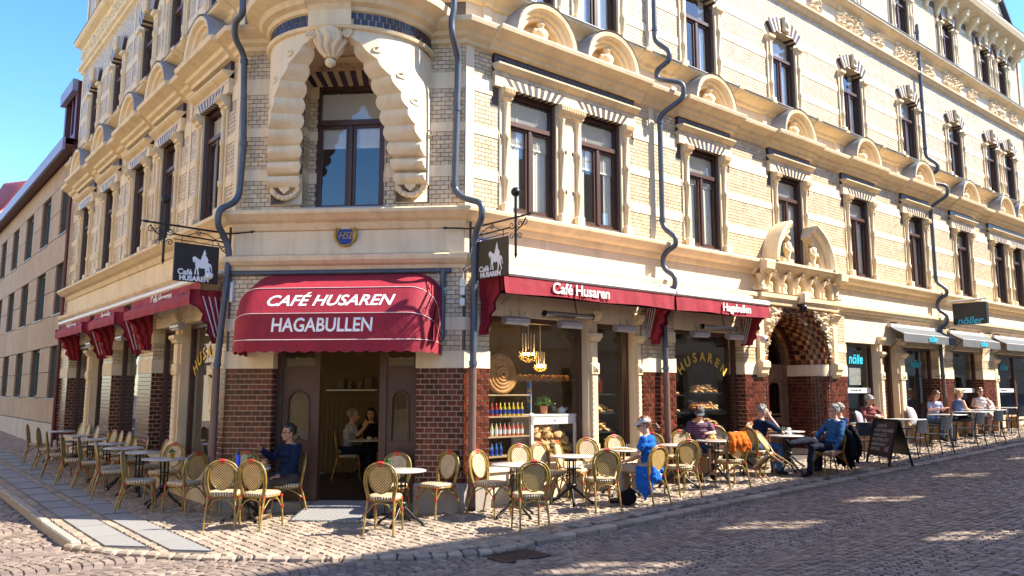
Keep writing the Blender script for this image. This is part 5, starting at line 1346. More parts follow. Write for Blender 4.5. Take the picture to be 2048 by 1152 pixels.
for r_ in rows[1:]: m.tube([FC(x, n+.004, z+.003) for x, n, z in r_], .0055, 5)
m.build('white_piping', WHITE, CAN)
m = MB(FC, True); m.grid([[(2.02+HA_*e*.999, .02+s_*sin(f_), ZB+s_*cos(f_)) for f_ in [FI[0]+(FI[3]-FI[0])*k/6 for k in range(7)]] for e in (1,) for s_ in (.02, .8)]); m.build('side_gore', RED, CAN)
def face_text(body, k, t_, size, sx, shear, x0):
    a, b_ = rows[k][14], rows[k+1][14]; c = [p+(q_-p)*t_ for p, q_ in zip(a, b_)]; upv = Vector(FC(*a))-Vector(FC(*b_)); upv.normalize(); nr = dC.cross(upv)
    p = Vector(FC(2.02+x0, c[1], c[2]))+nr*.003; text(body, size, p, dC, PRINT, CAN, up=upv, shear=shear, bold=.006, sx=sx, extrude=.001)
face_text('CAFÉ HUSAREN', 1, .52, .285, 1.04, .28, -.04); face_text('HAGABULLEN', 2, .46, .31, .85, .05, -.10)
# --- patio heaters under the awnings
def heater(F, u, z, yaw, lab):
    c = F(u, .24, z); g = empty('patio_heater', c, yaw, lab, 'heater', 'infrared heaters under the awnings')
    m = MB(); m.tube([(-.27, 0, 0), (.27, 0, 0)], .075, 12); m.build('housing', HOUS, g, True)
    m = MB(); m.add([(-.24, -.074, .02), (.24, -.074, .02), (.24, -.05, -.07), (-.24, -.05, -.07)], [(0, 1, 2, 3)]); m.box(-.22, .22, -.082, -.075, -.03, -.02); m.build('element', RIB, g, True)
    m = MB(); m.tube([(-.1, .0, .06), (-.05, .1, .2)], .008, 5); m.tube([(.1, 0, .06), (.15, .1, .2)], .008, 5); m.tube([(.2, .02, .06), (.28, .1, .16), (.4, .18, .2)], .006, 5); m.build('arm', STEEL, g, True)
HOUS = pm('heater_housing', (.42, .40, .40), .35, .05, 6, 0, metal=.5)
for i, (u, t_) in enumerate(((.95, 'first heater from the corner under the long burgundy awning'), (2.25, 'second heater from the corner under the long burgundy awning'), (3.72, 'heater in front of the narrow window under the long burgundy awning'), (6.1, 'left heater under the burgundy awning by the portal'), (7.35, 'right heater under the burgundy awning by the portal'))):
    heater(FR, u, 3.20, YAW['R'], t_)
for u, t_ in ((2.2, 'silver tube heater nearest the corner on the left facade'), (6.4, 'silver tube heater in the middle of the left facade'), (9.5, 'silver tube heater farthest up the left facade')): heater(FL, u, 3.22, YAW['L'], t_)
for F, u, y_, lab in ((FR, 2.3, YAW['R'], 'retracted steel screen tube over the pastry window'), (FR, 6.9, YAW['R'], 'retracted steel screen tube over the window lettered in gold')):
    c = F(u, .16, 3.38); g = empty('screen_tube', c, y_, lab, 'rolled screen'); m = MB(); m.tube([(-.6, 0, 0), (.6, 0, 0)], .05, 12); m.build('tube', STEEL, g, True); m = MB(); m.tube([(-.62, 0, 0), (-.6, 0, 0)], .06, 12); m.tube([(.6, 0, 0), (.62, 0, 0)], .06, 12); m.tube([(.2, 0, .04), (.25, .1, .3)], .01, 5); m.build('end_cap', IRON, g, True)
# --- surveillance cameras, wall lamp
for u, z, lab in ((8.3, 3.18, 'white dome camera on the pier left of the portal'), (10.1, 4.02, 'black bullet camera over the portal arch')):
    c = FR(u, .3, z); g = empty('security_camera', c, YAW['R'], lab, 'camera'); b_ = z > 4
    m = MB(smooth=True); m.ball((0, -.06, 0), .10); m.build('dome', IRON if b_ else WHITE, g, True); m = MB(); m.tube([(0, .2, .08), (0, 0, .06)], .04, 8); m.build('mount', IRON if b_ else WHITE, g, True); m = MB(); m.ball((.02, -.14, -.02), .04); m.build('lens', BLACKP if not b_ else STEEL, g, True)
# --- grey awnings and hanging box sign of the neighbouring restaurant
def awning_n(u0, u1, txt, label):
    q = FR((u0+u1)/2, .3, 3.8); g = empty('grey_awning', q, YAW['R'], label, 'awning', 'grey restaurant awnings')
    m = MB(FR, True); k = int((u1-u0)*5)
    m.grid([[(u0+(u1-u0)*i/k, .10+.42*j/5, 3.86-.24*(j/5)-.015*sin(pi*j/5)) for j in range(6)] for i in range(k+1)]); m.build('canvas', GREYC, g)
    m = MB(FR, True); m.grid([[(u0+(u1-u0)*i/k, (.525+.012*sin(i*1.3)*t_), 3.62-.235*t_) for t_ in (0, .3, .6, 1)] for i in range(k+1)]); m.build('valance', GREYC, g)
    m = MB(FR); m.bevbox(u0, u1, .48, .525, 3.61, 3.635, .006); m.bevbox(u0, u1, .05, .14, 3.82, 3.92, .01); m.build('front_bar', RIB, g)
    m = MB()
    for u in (u0+.1, u1-.1): m.tube([FR(u, .05, 3.2), FR(u, .5, 3.62)], .012, 6); m.cut(); m.tube([FR(u, .04, 3.9), FR(u, .12, 3.95), FR(u, .3, 3.93)], .02, 6); m.cut()
    m.pieces('arm', DARKM, g)
    if txt: text(txt, .25, FR((u0+u1)/2+.1, .548, 3.51), dR, CYAN, g, shear=.12, bold=.006)
awning_n(15.1, 18.65, 'nöller', 'grey awning with cyan lettering next to the carved portal')
awning_n(19.2, 22.3, 'nöller', 'second grey awning with cyan lettering from the portal')
awning_n(22.9, 27.0, 'nö', 'third grey awning from the portal at the edge of view')
p0, p1 = Vector(FR(19.1, .35, 0)), Vector(FR(19.1, 1.75, 0)); d_ = (p1-p0).normalized()
g = empty('box_sign', (p0.x, p0.y, 4.5), atan2(d_.y, d_.x), 'dark grey hanging box sign with cyan lettering on the facade above the grey awnings', 'sign')
f_ = lambda s_, n, z: tuple(p0+d_*s_+dR*n+Vector((0, 0, z)))
m = MB(f_); m.bevbox(0, .98, -.10, .10, 4.06, 4.74, .012); m.build('box', GREYC2 if 0 else DARKM, g)
m = MB(f_); m.tube([(-.35, 0, 4.82), (.98, 0, 4.84)], .03, 8); m.tube([(.2, 0, 4.72), (.2, 0, 4.84)], .015, 6); m.tube([(.8, 0, 4.72), (.8, 0, 4.84)], .015, 6); m.build('bracket', WHITE, g)
text('nöller', .31, f_(.49, -.103, 4.17), d_, CYAN, g, shear=.25, bold=.006)
# ============================================================ furniture and small things
SC = 1.08
t = NT('bamboo'); c_ = t.coord(); w_ = t.n('ShaderNodeTexNoise'); w_.inputs['Scale'].default_value = 14; t.l(c_, w_.inputs['Vector'])
t.l(t.ramp(w_.outputs['Fac'], [(.3, (.16, .095, .016)), (.55, (.29, .185, .036)), (.75, (.37, .245, .055))]), t.b.inputs['Base Color']); t.val('Roughness', .32); t.val('Coat Weight', .3); BAMB = t.m
CBIND = pm('red_binding', (.48, .02, .02), .5, .1, 10, 0)
def weave(name, ax, lo=(.62, .50, .30), hi=(.76, .65, .44)):
    t = NT(name); s_ = t.n('ShaderNodeSeparateXYZ'); t.l(t.coord(), s_.inputs[0]); cb = t.n('ShaderNodeCombineXYZ')
    t.l(s_.outputs[0], cb.inputs[0]); t.l(s_.outputs[ax], cb.inputs[1])
    mp = t.n('ShaderNodeMapping'); mp.inputs['Rotation'].default_value = (0, 0, pi/4); t.l(cb.outputs[0], mp.inputs[0])
    v = t.n('ShaderNodeTexVoronoi', voronoi_dimensions='2D'); v.inputs['Scale'].default_value = 40; v.inputs['Randomness'].default_value = 0; t.l(mp.outputs[0], v.inputs['Vector'])
    d = t.ramp(v.outputs['Distance'], [(.33, (1, 1, 1)), (.40, (0, 0, 0))])
    n_ = t.ramp(t.noise(9, 3), [(.3, lo), (.7, hi)])
    t.l(t.mix(d, n_, (.10, .035, .025)), t.b.inputs['Base Color']); t.val('Roughness', .5); t.bump(v.outputs['Distance'], .25, .003); return t.m
WV_S, WV_B, WV_R = weave('woven_seat', 1), weave('woven_back', 2), weave('woven_rear_glow_tint', 2, (.62, .41, .13), (.76, .54, .21))  # rear side tinted golden to imitate light glowing through the weave
MARB = pm('marble_top', (.58, .52, .47), .28, .16, 9, .04, 40, coat=.2, wear=((.40, .33, .30), .56))
def chair_proto():
    g = empty('bistro_chair', (0, 0, 0), 0, 'x', 'chair', 'woven bistro chairs')
    def lean(z): return -.20-.16*(z-.45)
    # back frame: leg - arch - leg, and an inner hoop following it
    pts = [(-.20, -.315, 0), (-.185, -.24, .30), (-.175, -.20, .45)]
    arch = [(-.185, .50), (-.205, .58), (-.218, .68), (-.205, .78), (-.165, .855), (-.09, .90), (0, .915)]
    pts += [(x, lean(z), z) for x, z in arch]; full = pts+[(-x, y, z) for x, y, z in pts[:-1][::-1]]
    for s_ in (-1, 1):
        leg = [(s_*-p[0], p[1], p[2]) for p in pts[:3]]
        m = MB(); m.tube(bend(leg, .08, 3), .0145, 8); m.build('rear_leg', BAMB, g, True)
        m = MB(); m.tube([(s_*.19, .225, 0), (s_*.175, .19, .43)], .0145, 8); m.build('front_leg', BAMB, g, True)
    m = MB(); m.tube(bend(full[2:-2], .06, 4), .0155, 8)
    inn = [(x*.86, y-.004, .46+(z-.46)*.945) for x, y, z in full[2:-2]]; m.tube(bend(inn, .05, 4), .0125, 8); m.build('back_frame', BAMB, g, True)
    m = MB(smooth=True); N = 28; ov = []
    for i in range(N):
        a = 2*pi*i/N; z = .705+.185*sin(a); w_ = .138+.030*(sin(a)*.5+.5)
        ov.append((w_*cos(a), lean(z), z))
    m.add([(0, lean(.705), .705)]+[(x*.97, y+.004, z) for x, y, z in ov], [(0, 1+i, 1+(i+1) % N) for i in range(N)]); m.mi = 1; m.add([(0, lean(.705)-.008, .705)]+[(x*.97, y-.006, z) for x, y, z in ov], [(0, 1+i, 1+(i+1) % N) for i in range(N)])
    m.build('woven_back', [WV_B, WV_R], g, True); m = MB(); m.tube(ov, .0125, 8, closed=True); m.build('oval_rim', BAMB, g, True)
    def sq(r_, z, k=28, e=.62):
        return [(r_*copysign(abs(cos(2*pi*i/k))**e, cos(2*pi*i/k)), .0+r_*1.0*copysign(abs(sin(2*pi*i/k))**e, sin(2*pi*i/k)), z) for i in range(k)]
    m = MB(smooth=True); rr = [sq(.205, .432), sq(.215, .445), sq(.215, .468), sq(.200, .480), sq(.12, .485), sq(.0001, .484)]; m.grid(rr, True, True); m.build('woven_seat', WV_S, g, True)
    m = MB(); m.tube(sq(.200, .425), .014, 6, closed=True)
    for s_ in (-1, 1):
        m.tube([(s_*.18, .20, .26+.0), (s_*.175, .10, .37), (s_*.175, 0, .405), (s_*.175, -.10, .37), (s_*.19, -.235, .27)], .009, 6)
    for y in (.205, -.225): m.tube([(-.18, y, .27), (-.10, y, .375), (0, y, .405), (.10, y, .375), (.18, y, .27)], .009, 6)
    m.build('seat_brace', BAMB, g, True)
    m = MB(); m.tube([(-.035, lean(.915), .909), (0, lean(.915), .916), (.035, lean(.915), .909)], .0215, 8); m.tube([(-.03, lean(.88)-.003, .878), (.03, lean(.88)-.003, .878)], .017, 8)
    for s_ in (-1, 1):
        m.tube([(s_*.187, .21, .25), (s_*.185, .205, .29)], .019, 8); m.tube([(s_*.178, .195, .395), (s_*.177, .193, .43)], .019, 8); m.tube([(s_*.1875, -.243, .255), (s_*.185, -.235, .295)], .019, 8); m.tube([(s_*.178, -.207, .40), (s_*.176, -.20, .44)], .019, 8)
    m.build('red_binding', CBIND, g, True, kind='stuff')
    g.scale = (SC, SC, SC); return g
CH = chair_proto(); CH_used = [False]
def chair(p, deg, label, tilt=0, dz=0):
    """stands at p facing deg (world degrees)"""
    if not CH_used[0]: o = CH; CH_used[0] = True
    else: o = dup(CH)
    o.location = (p[0], p[1], zg(p[0], p[1])+dz); o.rotation_euler = (radians(tilt), 0, radians(deg-90)); o['label'] = label; return o
def rp(u, n): q = FR(u, n, 0); return q[:2]
def lp(u, n): q = FL(u, n, 0); return q[:2]
def cp(u, n): q = FC(u, n, 0); return q[:2]
def table_proto():
    g = empty('bistro_table', (0, 0, 0), 0, 'x', 'table', 'round marble bistro tables')
    m = MB(smooth=True); m.lathe([(.0, .725), (.33, .725), (.345, .732), (.345, .742), (.335, .748), (.0, .749)], (0, 0, 0), 36); m.build('marble_top', MARB, g, True)
    m = MB(); m.lathe([(.10, .705), (.12, .715), (.12, .725)], (0, 0, 0), 16); m.build('top_plate', IRON, g, True)
    m = MB()
    for k in range(6): a = k*pi/3; m.tube([(.06*cos(a), .06*sin(a), .30), (.065*cos(a), .065*sin(a), .71)], .0085, 6)
    m.lathe([(.075, .52), (.078, .53), (.075, .54)], (0, 0, 0), 12); m.lathe([(.02, .2), (.03, .22), (.085, .28), (.085, .31), (.03, .33)], (0, 0, 0), 14); m.build('column', IRON, g, True)
    for k in range(4):
        a = k*pi/2+.5; m = MB(); m.tube([(.02*cos(a), .02*sin(a), .26), (.10*cos(a), .10*sin(a), .20), (.20*cos(a), .20*sin(a), .11), (.29*cos(a), .29*sin(a), .055), (.33*cos(a), .33*sin(a), .03)], [.026, .022, .018, .017, .022], 8); m.ball((.33*cos(a), .33*sin(a), .02), .028, .028, .02, 8, 6); m.build('foot', IRON, g, True)
    g.scale = (SC, SC, SC); return g
TB = table_proto(); TB_used = [False]
def table(p, label, rz=0):
    if not TB_used[0]: o = TB; TB_used[0] = True
    else: o = dup(TB)
    o.location = (p[0], p[1], zg(*p)); o.rotation_euler = (0, 0, rz); o['label'] = label; return o
TT = .749*SC                        # table top height
def top(p, dx=0, dy=0): return (p[0]+dx, p[1]+dy, zg(*p)+TT)
# --- terrace right of the corner
T1, T2, T3, T4, T5, T6, T7, T8 = rp(.30, 1.0), rp(1.71, .80), rp(3.02, .72), rp(4.42, .90), rp(5.62, .88), rp(7.0, .62), rp(7.55, 1.30), rp(8.5, .75)
for p, l, a in ((T1, 'empty marble bistro table nearest the corner on the sunny right side', .2), (T2, 'empty marble bistro table in front of the white cabinet of buns', 1.1), (T3, 'marble bistro table with a menu tray before the woman in blue', .5), (T4, 'empty marble bistro table right behind the woman in the blue dress', .9), (T5, 'marble bistro table of the man in the striped polo', .1),
                (T6, 'marble bistro table beside the gray haired man below the dark brick pier', .7), (T7, 'marble bistro table with cups between the gray haired man and the man in denim', .3), (T8, 'marble bistro table with glasses by the carved portal', 1.2)): table(p, l, a)
for p, d, l in ((rp(.12, .62), -38, 'woven bistro chair against the corner downpipe, facing the street'), ((.25, 11.68), 103, 'woven bistro chair with its shaded back to the street at the first sunny table'),
                (rp(1.12, .33), -62, 'woven bistro chair below the soft drink bottles of the window'), (rp(1.62, .36), -48, 'woven bistro chair below the left edge of the white cabinet'), (rp(2.12, .42), -20, 'woven chair with a folded cloth on its seat below the bun cabinet'), (rp(2.72, .33), -70, 'woven bistro chair below the right edge of the white bun cabinet'),
                ((1.46, 13.11), 102, 'woven bistro chair with shaded back to the street at the second sunny table'), (rp(3.55, .30), -60, 'woven bistro chair in front of the narrow window and red horse'), (rp(4.28, .42), -95, 'woven bistro chair before the pilaster left of the brick pier'),
                (rp(4.95, .30), -50, 'woven bistro chair against the sunny dark brick pier'), (rp(5.18, .52), -75, 'woven bistro chair behind the woman in the blue dress'), ((3.05, 14.56), 108, 'woven bistro chair standing free on the kerb side right of the woman in blue'),
                (rp(6.45, .32), -100, 'woven bistro chair right of the man in the striped polo'), ((4.18, 15.39), 104, 'woven bistro chair with an orange jacket over its back'), (rp(6.75, .30), -70, 'woven bistro chair behind the gray haired man'), (rp(8.05, .38), -55, 'woven bistro chair in front of the portal door')): chair(p, d, l)
oc = chair((2.28, 13.62), 128, 'woven bistro chair on which the woman in blue sits')
tc = rp(6.35, 1.72); chair((tc[0]+.1, tc[1]-.12), 150, 'woven bistro chair tipped forward against a table', tilt=-42, dz=.06)
# --- in front of the corner door
TD1, TD2 = cp(.80, .98), cp(3.30, 1.12)
table(TD1, 'marble bistro table with a blue bottle left of the corner door', .3); table(TD2, 'marble bistro table with a small potted plant right of the corner door', .8)
for p, d, l in (((-4.28, 12.02), 101, 'left of two woven chairs turned away before the left brick pier'), ((-3.70, 11.98), 72, 'right of two woven chairs turned away before the left brick pier'), ((-1.82, 11.60), 84, 'woven bistro chair turned to the plant table right of the door ramp'),
                (cp(2.98, .40), 262, 'woven bistro chair against the right door leaf behind the plant table'), ((-1.20, 12.84), 232, 'woven bistro chair against the brick pier between door and downpipe'), (cp(.42, .36), 268, 'woven bistro chair against the left brick pier behind the blue bottle')): chair(p, d, l)
MANCH = cp(1.22, .42); chair(MANCH, 205, 'woven bistro chair under the man in the navy shirt')
# --- shaded left pavement
LT = [lp(u, .64) for u in (1.15, 2.73, 3.93, 5.29, 6.84, 8.39, 10.46)]
ordn = ['first', 'second', 'third', 'fourth', 'fifth', 'sixth', 'seventh']
for p, o_ in zip(LT, ordn): table(p, o_+' marble bistro table from the corner on the shaded left pavement', len(o_) % 3*.4)
for u, n, d, l in ((.82, 1.12, 18, 'yellow backed woven chair'), (2.62, 1.12, 26, 'tall backed woven chair'), (5.30, 1.22, 22, 'woven chair'), (6.85, 1.25, 27, 'woven chair'), (8.60, 1.15, 20, 'woven chair'), (10.35, 1.12, 24, 'woven chair')):
    chair(lp(u, n), d, l+' on the kerb side of the shaded terrace, %s from corner' % (ordn[[.82, 2.62, 5.30, 6.85, 8.60, 10.35].index(u)]))
for k, (u, n, d) in enumerate(((1.95, .42, -105), (3.10, .34, -140), (4.55, .32, -150), (5.10, .33, -128), (5.98, .32, -140), (6.50, .36, -145), (7.05, .38, -135), (7.98, .33, -142), (9.0, .32, -138), (10.05, .32, -140), (10.8, .32, -135))):
    chair(lp(u, n), d, 'woven bistro chair along the left shop windows, %s from the corner' % (ordn+['eighth', 'ninth', 'tenth', 'eleventh'])[k])
chair(lp(.12, .62), 152, 'woven bistro chair beside the brown downpipe at the left corner')
for u, n, d, l in ((3.35, 1.0, 30, 'woven chair pushed under the second and third shaded tables'), (4.55, 1.05, 22, 'woven chair pushed under the third and fourth shaded tables')): chair(lp(u, n), d, l)
# --- things on the tables
POTG = pm('grey_blue_pot', (.16, .20, .25), .5, .1, 6, .05); POTY = pm('mustard_pot', (.50, .28, .02), .5, .1, 6, .05); LEAF = pm('herb_leaf', (.10, .22, .03), .5, .3, 30, 0, island=.35); LEAFD = pm('dark_succulent_leaf', (.05, .13, .04), .5, .3, 30, 0, island=.35); TERRA = pm('terracotta', (.42, .15, .07), .75, .12, 8, .1)
PORC = pm('white_porcelain', (.75, .74, .70), .2, .03, 4, 0, coat=.3); CUPG = glass('drinking_glass', (.93, .95, .95), .06); TRAY = pm('wooden_tray', (.45, .30, .16), .5, .15, 10, .05); BUNM = pm('bun_crust', (.64, .36, .12), .5, .38, 22, .3, 30, .006, wear=((.78, .58, .30), .48)); BUND = pm('dark_bun_crust', (.52, .25, .07), .55, .35, 14, .3, 30, .006, wear=((.58, .36, .15), .55)); CLOTHM = pm('white_napkin', (.74, .72, .70), .85, .05, 6, .1)
def plant(p, pot, leaf, label, h=.09, r_=.045, spread=.07, n=60, big=1):
    g = empty('potted_plant', p, 0, label, 'plant'); m = MB(smooth=True); m.lathe([(r_*.8, 0), (r_, h), (r_*1.04, h), (r_*.9, h*.92), (0, h*.9)], (0, 0, 0), 16); m.build('pot', pot, g, True)
    rr = random.Random(n+int(p[0]*100)); m = MB()
    for i in range(n):
        a = rr.uniform(0, 2*pi); el = rr.uniform(.1, 1.4); R_ = spread*rr.uniform(.5, 1)*big; c = Vector((R_*cos(a)*cos(el), R_*sin(a)*cos(el), h+R_*1.1*sin(el))); s_ = .018*big*rr.uniform(.7, 1.3)
        t1 = Vector((rr.gauss(0, 1), rr.gauss(0, 1), rr.gauss(0, .6))).normalized()*s_; t2 = t1.cross(Vector((rr.gauss(0, 1), rr.gauss(0, 1), rr.gauss(0, 1)))).normalized()*s_*.5
        m.add([tuple(c-t1), tuple(c+t2), tuple(c+t1), tuple(c-t2)], [(0, 1, 2, 3)])
    m.build('leaves', leaf, g, True, kind='stuff'); return g
plant(top(TD2, -.20, -.02), POTG, LEAFD, 'small green plant in a grey blue pot on the table right of the door'); plant(top(LT[0], .14, -.05), POTY, LEAFD, 'small green plant in a mustard yellow pot on the shaded corner table')
plant(top(T5, .22, -.05), POTG, LEAFD, 'small green plant in a grey pot before the man in the striped polo'); plant(top(T7, -.04, .1), POTG, LEAFD, 'small green plant in a dark pot on the table by the man in denim'); plant(top(T6, .0, -.12), POTY, LEAFD, 'small green plant in a yellow pot next to the orange jacket'); plant(top(TD1, .05, .05), POTY, LEAF, 'bright lime green herb in a pot on the table left of the door', n=90, spread=.085)
def tag1(m, nm, mats, lab, cat, org, group=None): return m.thing(nm, mats, lab, cat, group, org)
g = empty('water_bottle', top(TD1, -.15, .05), 0, 'bright blue water bottle on the table left of the corner door', 'bottle')
m = MB(smooth=True); m.lathe([(.034, 0), (.036, .01), (.036, .17), (.026, .195), (.0, .2)], seg=14); m.build('body', pm('blue_plastic', (.01, .05, .55), .25, .05, 4, 0, coat=.3), g, True); m = MB(smooth=True); m.lathe([(.028, .195), (.028, .235), (.02, .245), (.012, .25), (.011, .275), (0, .277)], seg=12); m.build('cap', DARKM, g, True)
def plate(p, lab, food=1, r_=.12):
    g = empty('plate', p, 0, lab, 'plate'); m = MB(smooth=True); m.lathe([(0, .004), (r_*.6, .004), (r_, .018), (r_, .022), (r_*.6, .010), (0, .009)], seg=22); m.build('dish', PORC, g, True)
    if food:
        m = MB(smooth=True); rr = random.Random(5)
        for k in range(7): m.ball((rr.uniform(-.05, .05), rr.uniform(-.05, .05), .035+rr.uniform(0, .03)), rr.uniform(.025, .045), seg=8, rings=6)
        m.build('pastry', BUNM, g, True)
plate(top(TD1, .22, .08), 'plate with a pastry in front of the man in the navy shirt'); plate(top(T5, -.02, .04), 'plate with crumpled napkin before the man in the striped polo', 1)
m = MB(); m.bevbox(-.21, .21, -.15, .15, 0, .022, .006); m.f = None; tag1(m, 'tray', TRAY, 'wooden menu tray on the table of the woman in blue', 'tray', (0, 0, 0)).location = top(T3, 0, 0)
m = MB(); rr = random.Random(2); m.grid([[(-.13+.26*i/8, -.09+.18*j/8, .024+.012*abs(sin(i*1.3+j*.9))) for i in range(9)] for j in range(9)], True); tag1(m, 'paper', CLOTHM, 'crumpled white paper on the wooden menu tray', 'paper', (0, 0, 0)).location = top(T3, 0, 0)
m = MB(); m.bevbox(-.2, .2, -.15, .15, 0, .018, .006); tag1(m, 'tray', TRAY, 'wooden tray on the table of the man in the striped polo', 'tray', (0, 0, 0)).location = top(T5, .0, .0)
def cup(p, lab, gl=0, grp=None):
    m = MB(smooth=True); m.lathe([(.028, 0), (.036, .085), (.032, .085), (.025, .006), (0, .006)] if gl else [(.025, 0), (.04, .03), (.042, .07), (.038, .07), (.034, .03), (0, .012)], seg=14)
    if not gl: m.tube([(.04, 0, .055), (.062, 0, .05), (.062, 0, .028), (.036, 0, .022)], .006, 6)
    o = m.thing('glass' if gl else 'cup', CUPG if gl else PORC, lab, 'glass' if gl else 'cup', grp, (0, 0, 0)); o.location = p
cup(top(T7, .02, -.1), 'white cup on the table between the gray haired man and the man in denim'); cup(top(T7, .14, .03), 'empty drinking glass nearest the man in denim', 1); cup(top(T8, .03, .03), 'white cup on the table by the portal'); cup(top(T8, -.09, .0), 'drinking glass on the table by the portal', 1)
cup(top(T5, .12, .06), 'tall drinking glass before the man in the striped polo', 1); cup(top(T6, -.18, -.02), 'white cup with a straw on the table below the gold lettering'); cup(top(T6, .2, .05), 'drinking glass beside the gray haired man', 1); cup(top(T3, .16, .16), 'drinking glass at the far side of the tray', 1)
m = MB(smooth=True); m.grid([[(-.16+.32*i/8, -.12+.24*j/8, .03*abs(sin(i*.9+j*.5))+.01) for i in range(9)] for j in range(9)]); q = rp(2.12, .42); o = m.thing('folded_cloth', pm('blue_check_cloth', (.45, .50, .60), .9, .2, 60, .1), 'pale blue cloth folded on the seat of a woven chair below the bun cabinet', 'cloth', None, (0, 0, 0)); o.location = (q[0]+.02, q[1]-.03, zg(*q)+.485*SC)
plant(FR(10.32, -.30, Z1a+.06), TERRA, LEAF, 'green house plant on the sill of the window over the portal', h=.14, r_=.07, spread=.17, n=160, big=1.2)
# --- metal ramp at the door
MESHM = NT('perforated_ramp'); v = MESHM.n('ShaderNodeTexVoronoi', voronoi_dimensions='2D'); v.inputs['Scale'].default_value = 18; v.inputs['Randomness'].default_value = 0; mp = MESHM.n('ShaderNodeMapping'); mp.inputs['Rotation'].default_value = (0, 0, .69); MESHM.l(MESHM.coord(), mp.inputs[0]); MESHM.l(mp.outputs[0], v.inputs['Vector'])
d = MESHM.ramp(v.outputs['Distance'], [(.26, (1, 1, 1)), (.34, (0, 0, 0))]); MESHM.l(MESHM.mix(d, (.30, .29, .29), (.62, .60, .57)), MESHM.b.inputs['Base Color']); MESHM.val('Roughness', .45); MESHM.val('Metallic', .35); MESHM.bump(v.outputs['Distance'], .5, .006); MESHM = MESHM.m
q = FC(1.99, .5, .02); g = empty('door_ramp', q, YAW['C'], 'perforated grey metal ramp up to the open corner door', 'ramp')
m = MB(FC); m.add([(1.54, .05, .16), (2.62, .05, .16), (2.62, .95, .025), (1.54, .95, .025), (1.54, .05, .145), (2.62, .05, .145), (2.62, .95, .005), (1.54, .95, .005)], [(0, 1, 2, 3), (4, 5, 6, 7), (0, 1, 5, 4), (1, 2, 6, 5), (2, 3, 7, 6), (3, 0, 4, 7)]); m.build('plate', MESHM, g)
m = MB(FC)
for u in (1.54, 2.62): m.add([(u-.012, .05, .14), (u+.012, .05, .14), (u+.012, .05, 0), (u-.012, .05, 0), (u-.012, .95, .02), (u+.012, .95, .02), (u+.012, .95, 0), (u-.012, .95, 0), (u-.012, .05, .178), (u+.012, .05, .178), (u-.012, .95, .04), (u+.012, .95, .04)], [(8, 9, 11, 10), (8, 10, 7, 3), (9, 11, 6, 2), (10, 11, 6, 7)])
m.cuts = [(len(m.v)//2, len(m.q)//2)]; m.pieces('edge_rail', STEEL, g)
q = FC(1.44, -.145, 1.22); m = MB(FC); m.box(1.375, 1.455, -.185, -.17, 1.16, 1.29); o = m.thing('notice_sticker', PRINT, 'small white notice sticker with a dog symbol on the left door glass', 'sticker', None, q)
m = MB(FC)
for z in (1.27, 1.255, 1.24): m.box(1.385, 1.445, -.17, -.168, z, z+.006)
m.box(1.40, 1.43, -.17, -.168, 1.18, 1.205); m.box(1.393, 1.41, -.17, -.168, 1.20, 1.218); m.build('printed_lines', BLACKP, o)
def FD(u, n, z): return FR(u-(u+7.8)*.0153, n+.17, z)   # the window display stands close behind the panes
# ============================================================ cafe windows: shelves, bottles, buns
def shelf(F, u0, u1, n0, n1, z, lab, mat=None):
    m = MB(F); m.box(u0, u1, n0, n1, z-.025, z); q = F((u0+u1)/2, n0, z-.025); return m.thing('shelf', mat or TRAY, lab, 'shelf', None, q)
for z, l in ((1.93, 'top shelf behind the pastry window with the giant cinnamon bun'), (1.55, 'middle window shelf lined with red and yellow bottles'), (1.20, 'lower window shelf lined with pale and pink lemonade bottles'), (.86, 'bottom window shelf lined with blue water bottles')): shelf(FD, .56, 1.84, -.92, -.42, z, l)
g = empty('giant_cinnamon_bun', FD(1.17, -.49, 1.93), YAW['R'], 'giant spiral cinnamon bun standing upright in the pastry window', 'bun')
SPB = [(.018+.31*(t_/150))*1 for t_ in range(151)]
m = MB(smooth=True); m.tube([(SPB[t_]*cos(t_*.155*1.35), -.04-.06*(1-t_/150), .365+SPB[t_]*1.02*sin(t_*.155*1.35)) for t_ in range(151)], [.035+.02*t_/150 for t_ in range(151)], 9); m.build('spiral', BUND, g, True)
m = MB(smooth=True); m.lathe([(0, 0), (.34, 0), (.36, .02), (.34, .05), (0, .06)], seg=28); m.v = [(x, -z, .365+y) for x, y, z in m.v]; m.build('back_crust', BUND, g, True)
def bottle_proto(nm, body, cap, lab, h=.23, r_=.03):
    g = empty(nm, (0, 0, 0), 0, 'x', 'bottle'); m = MB(smooth=True); m.lathe([(r_*.9, 0), (r_, .01), (r_, h*.58), (r_*.42, h*.8), (r_*.38, h*.94), (0, h*.94)], seg=10); m.build('body', body, g, True); m = MB(smooth=True); m.lathe([(r_*.46, h*.9), (r_*.46, h), (0, h)], seg=8); m.build('cap', cap, g, True); m = MB(smooth=True); m.lathe([(r_*1.03, h*.16), (r_*1.03, h*.5)], seg=10); m.build('label', lab, g, True); return g
def pmq(n, c): return pm(n, c, .25, .05, 5, 0, coat=.3)
LABB = pmq('blue_label', (.02, .06, .35)); LABW = pmq('white_label', (.75, .75, .72)); LABY = pmq('yellow_label', (.65, .52, .03)); LABR = pmq('red_label', (.6, .05, .05))
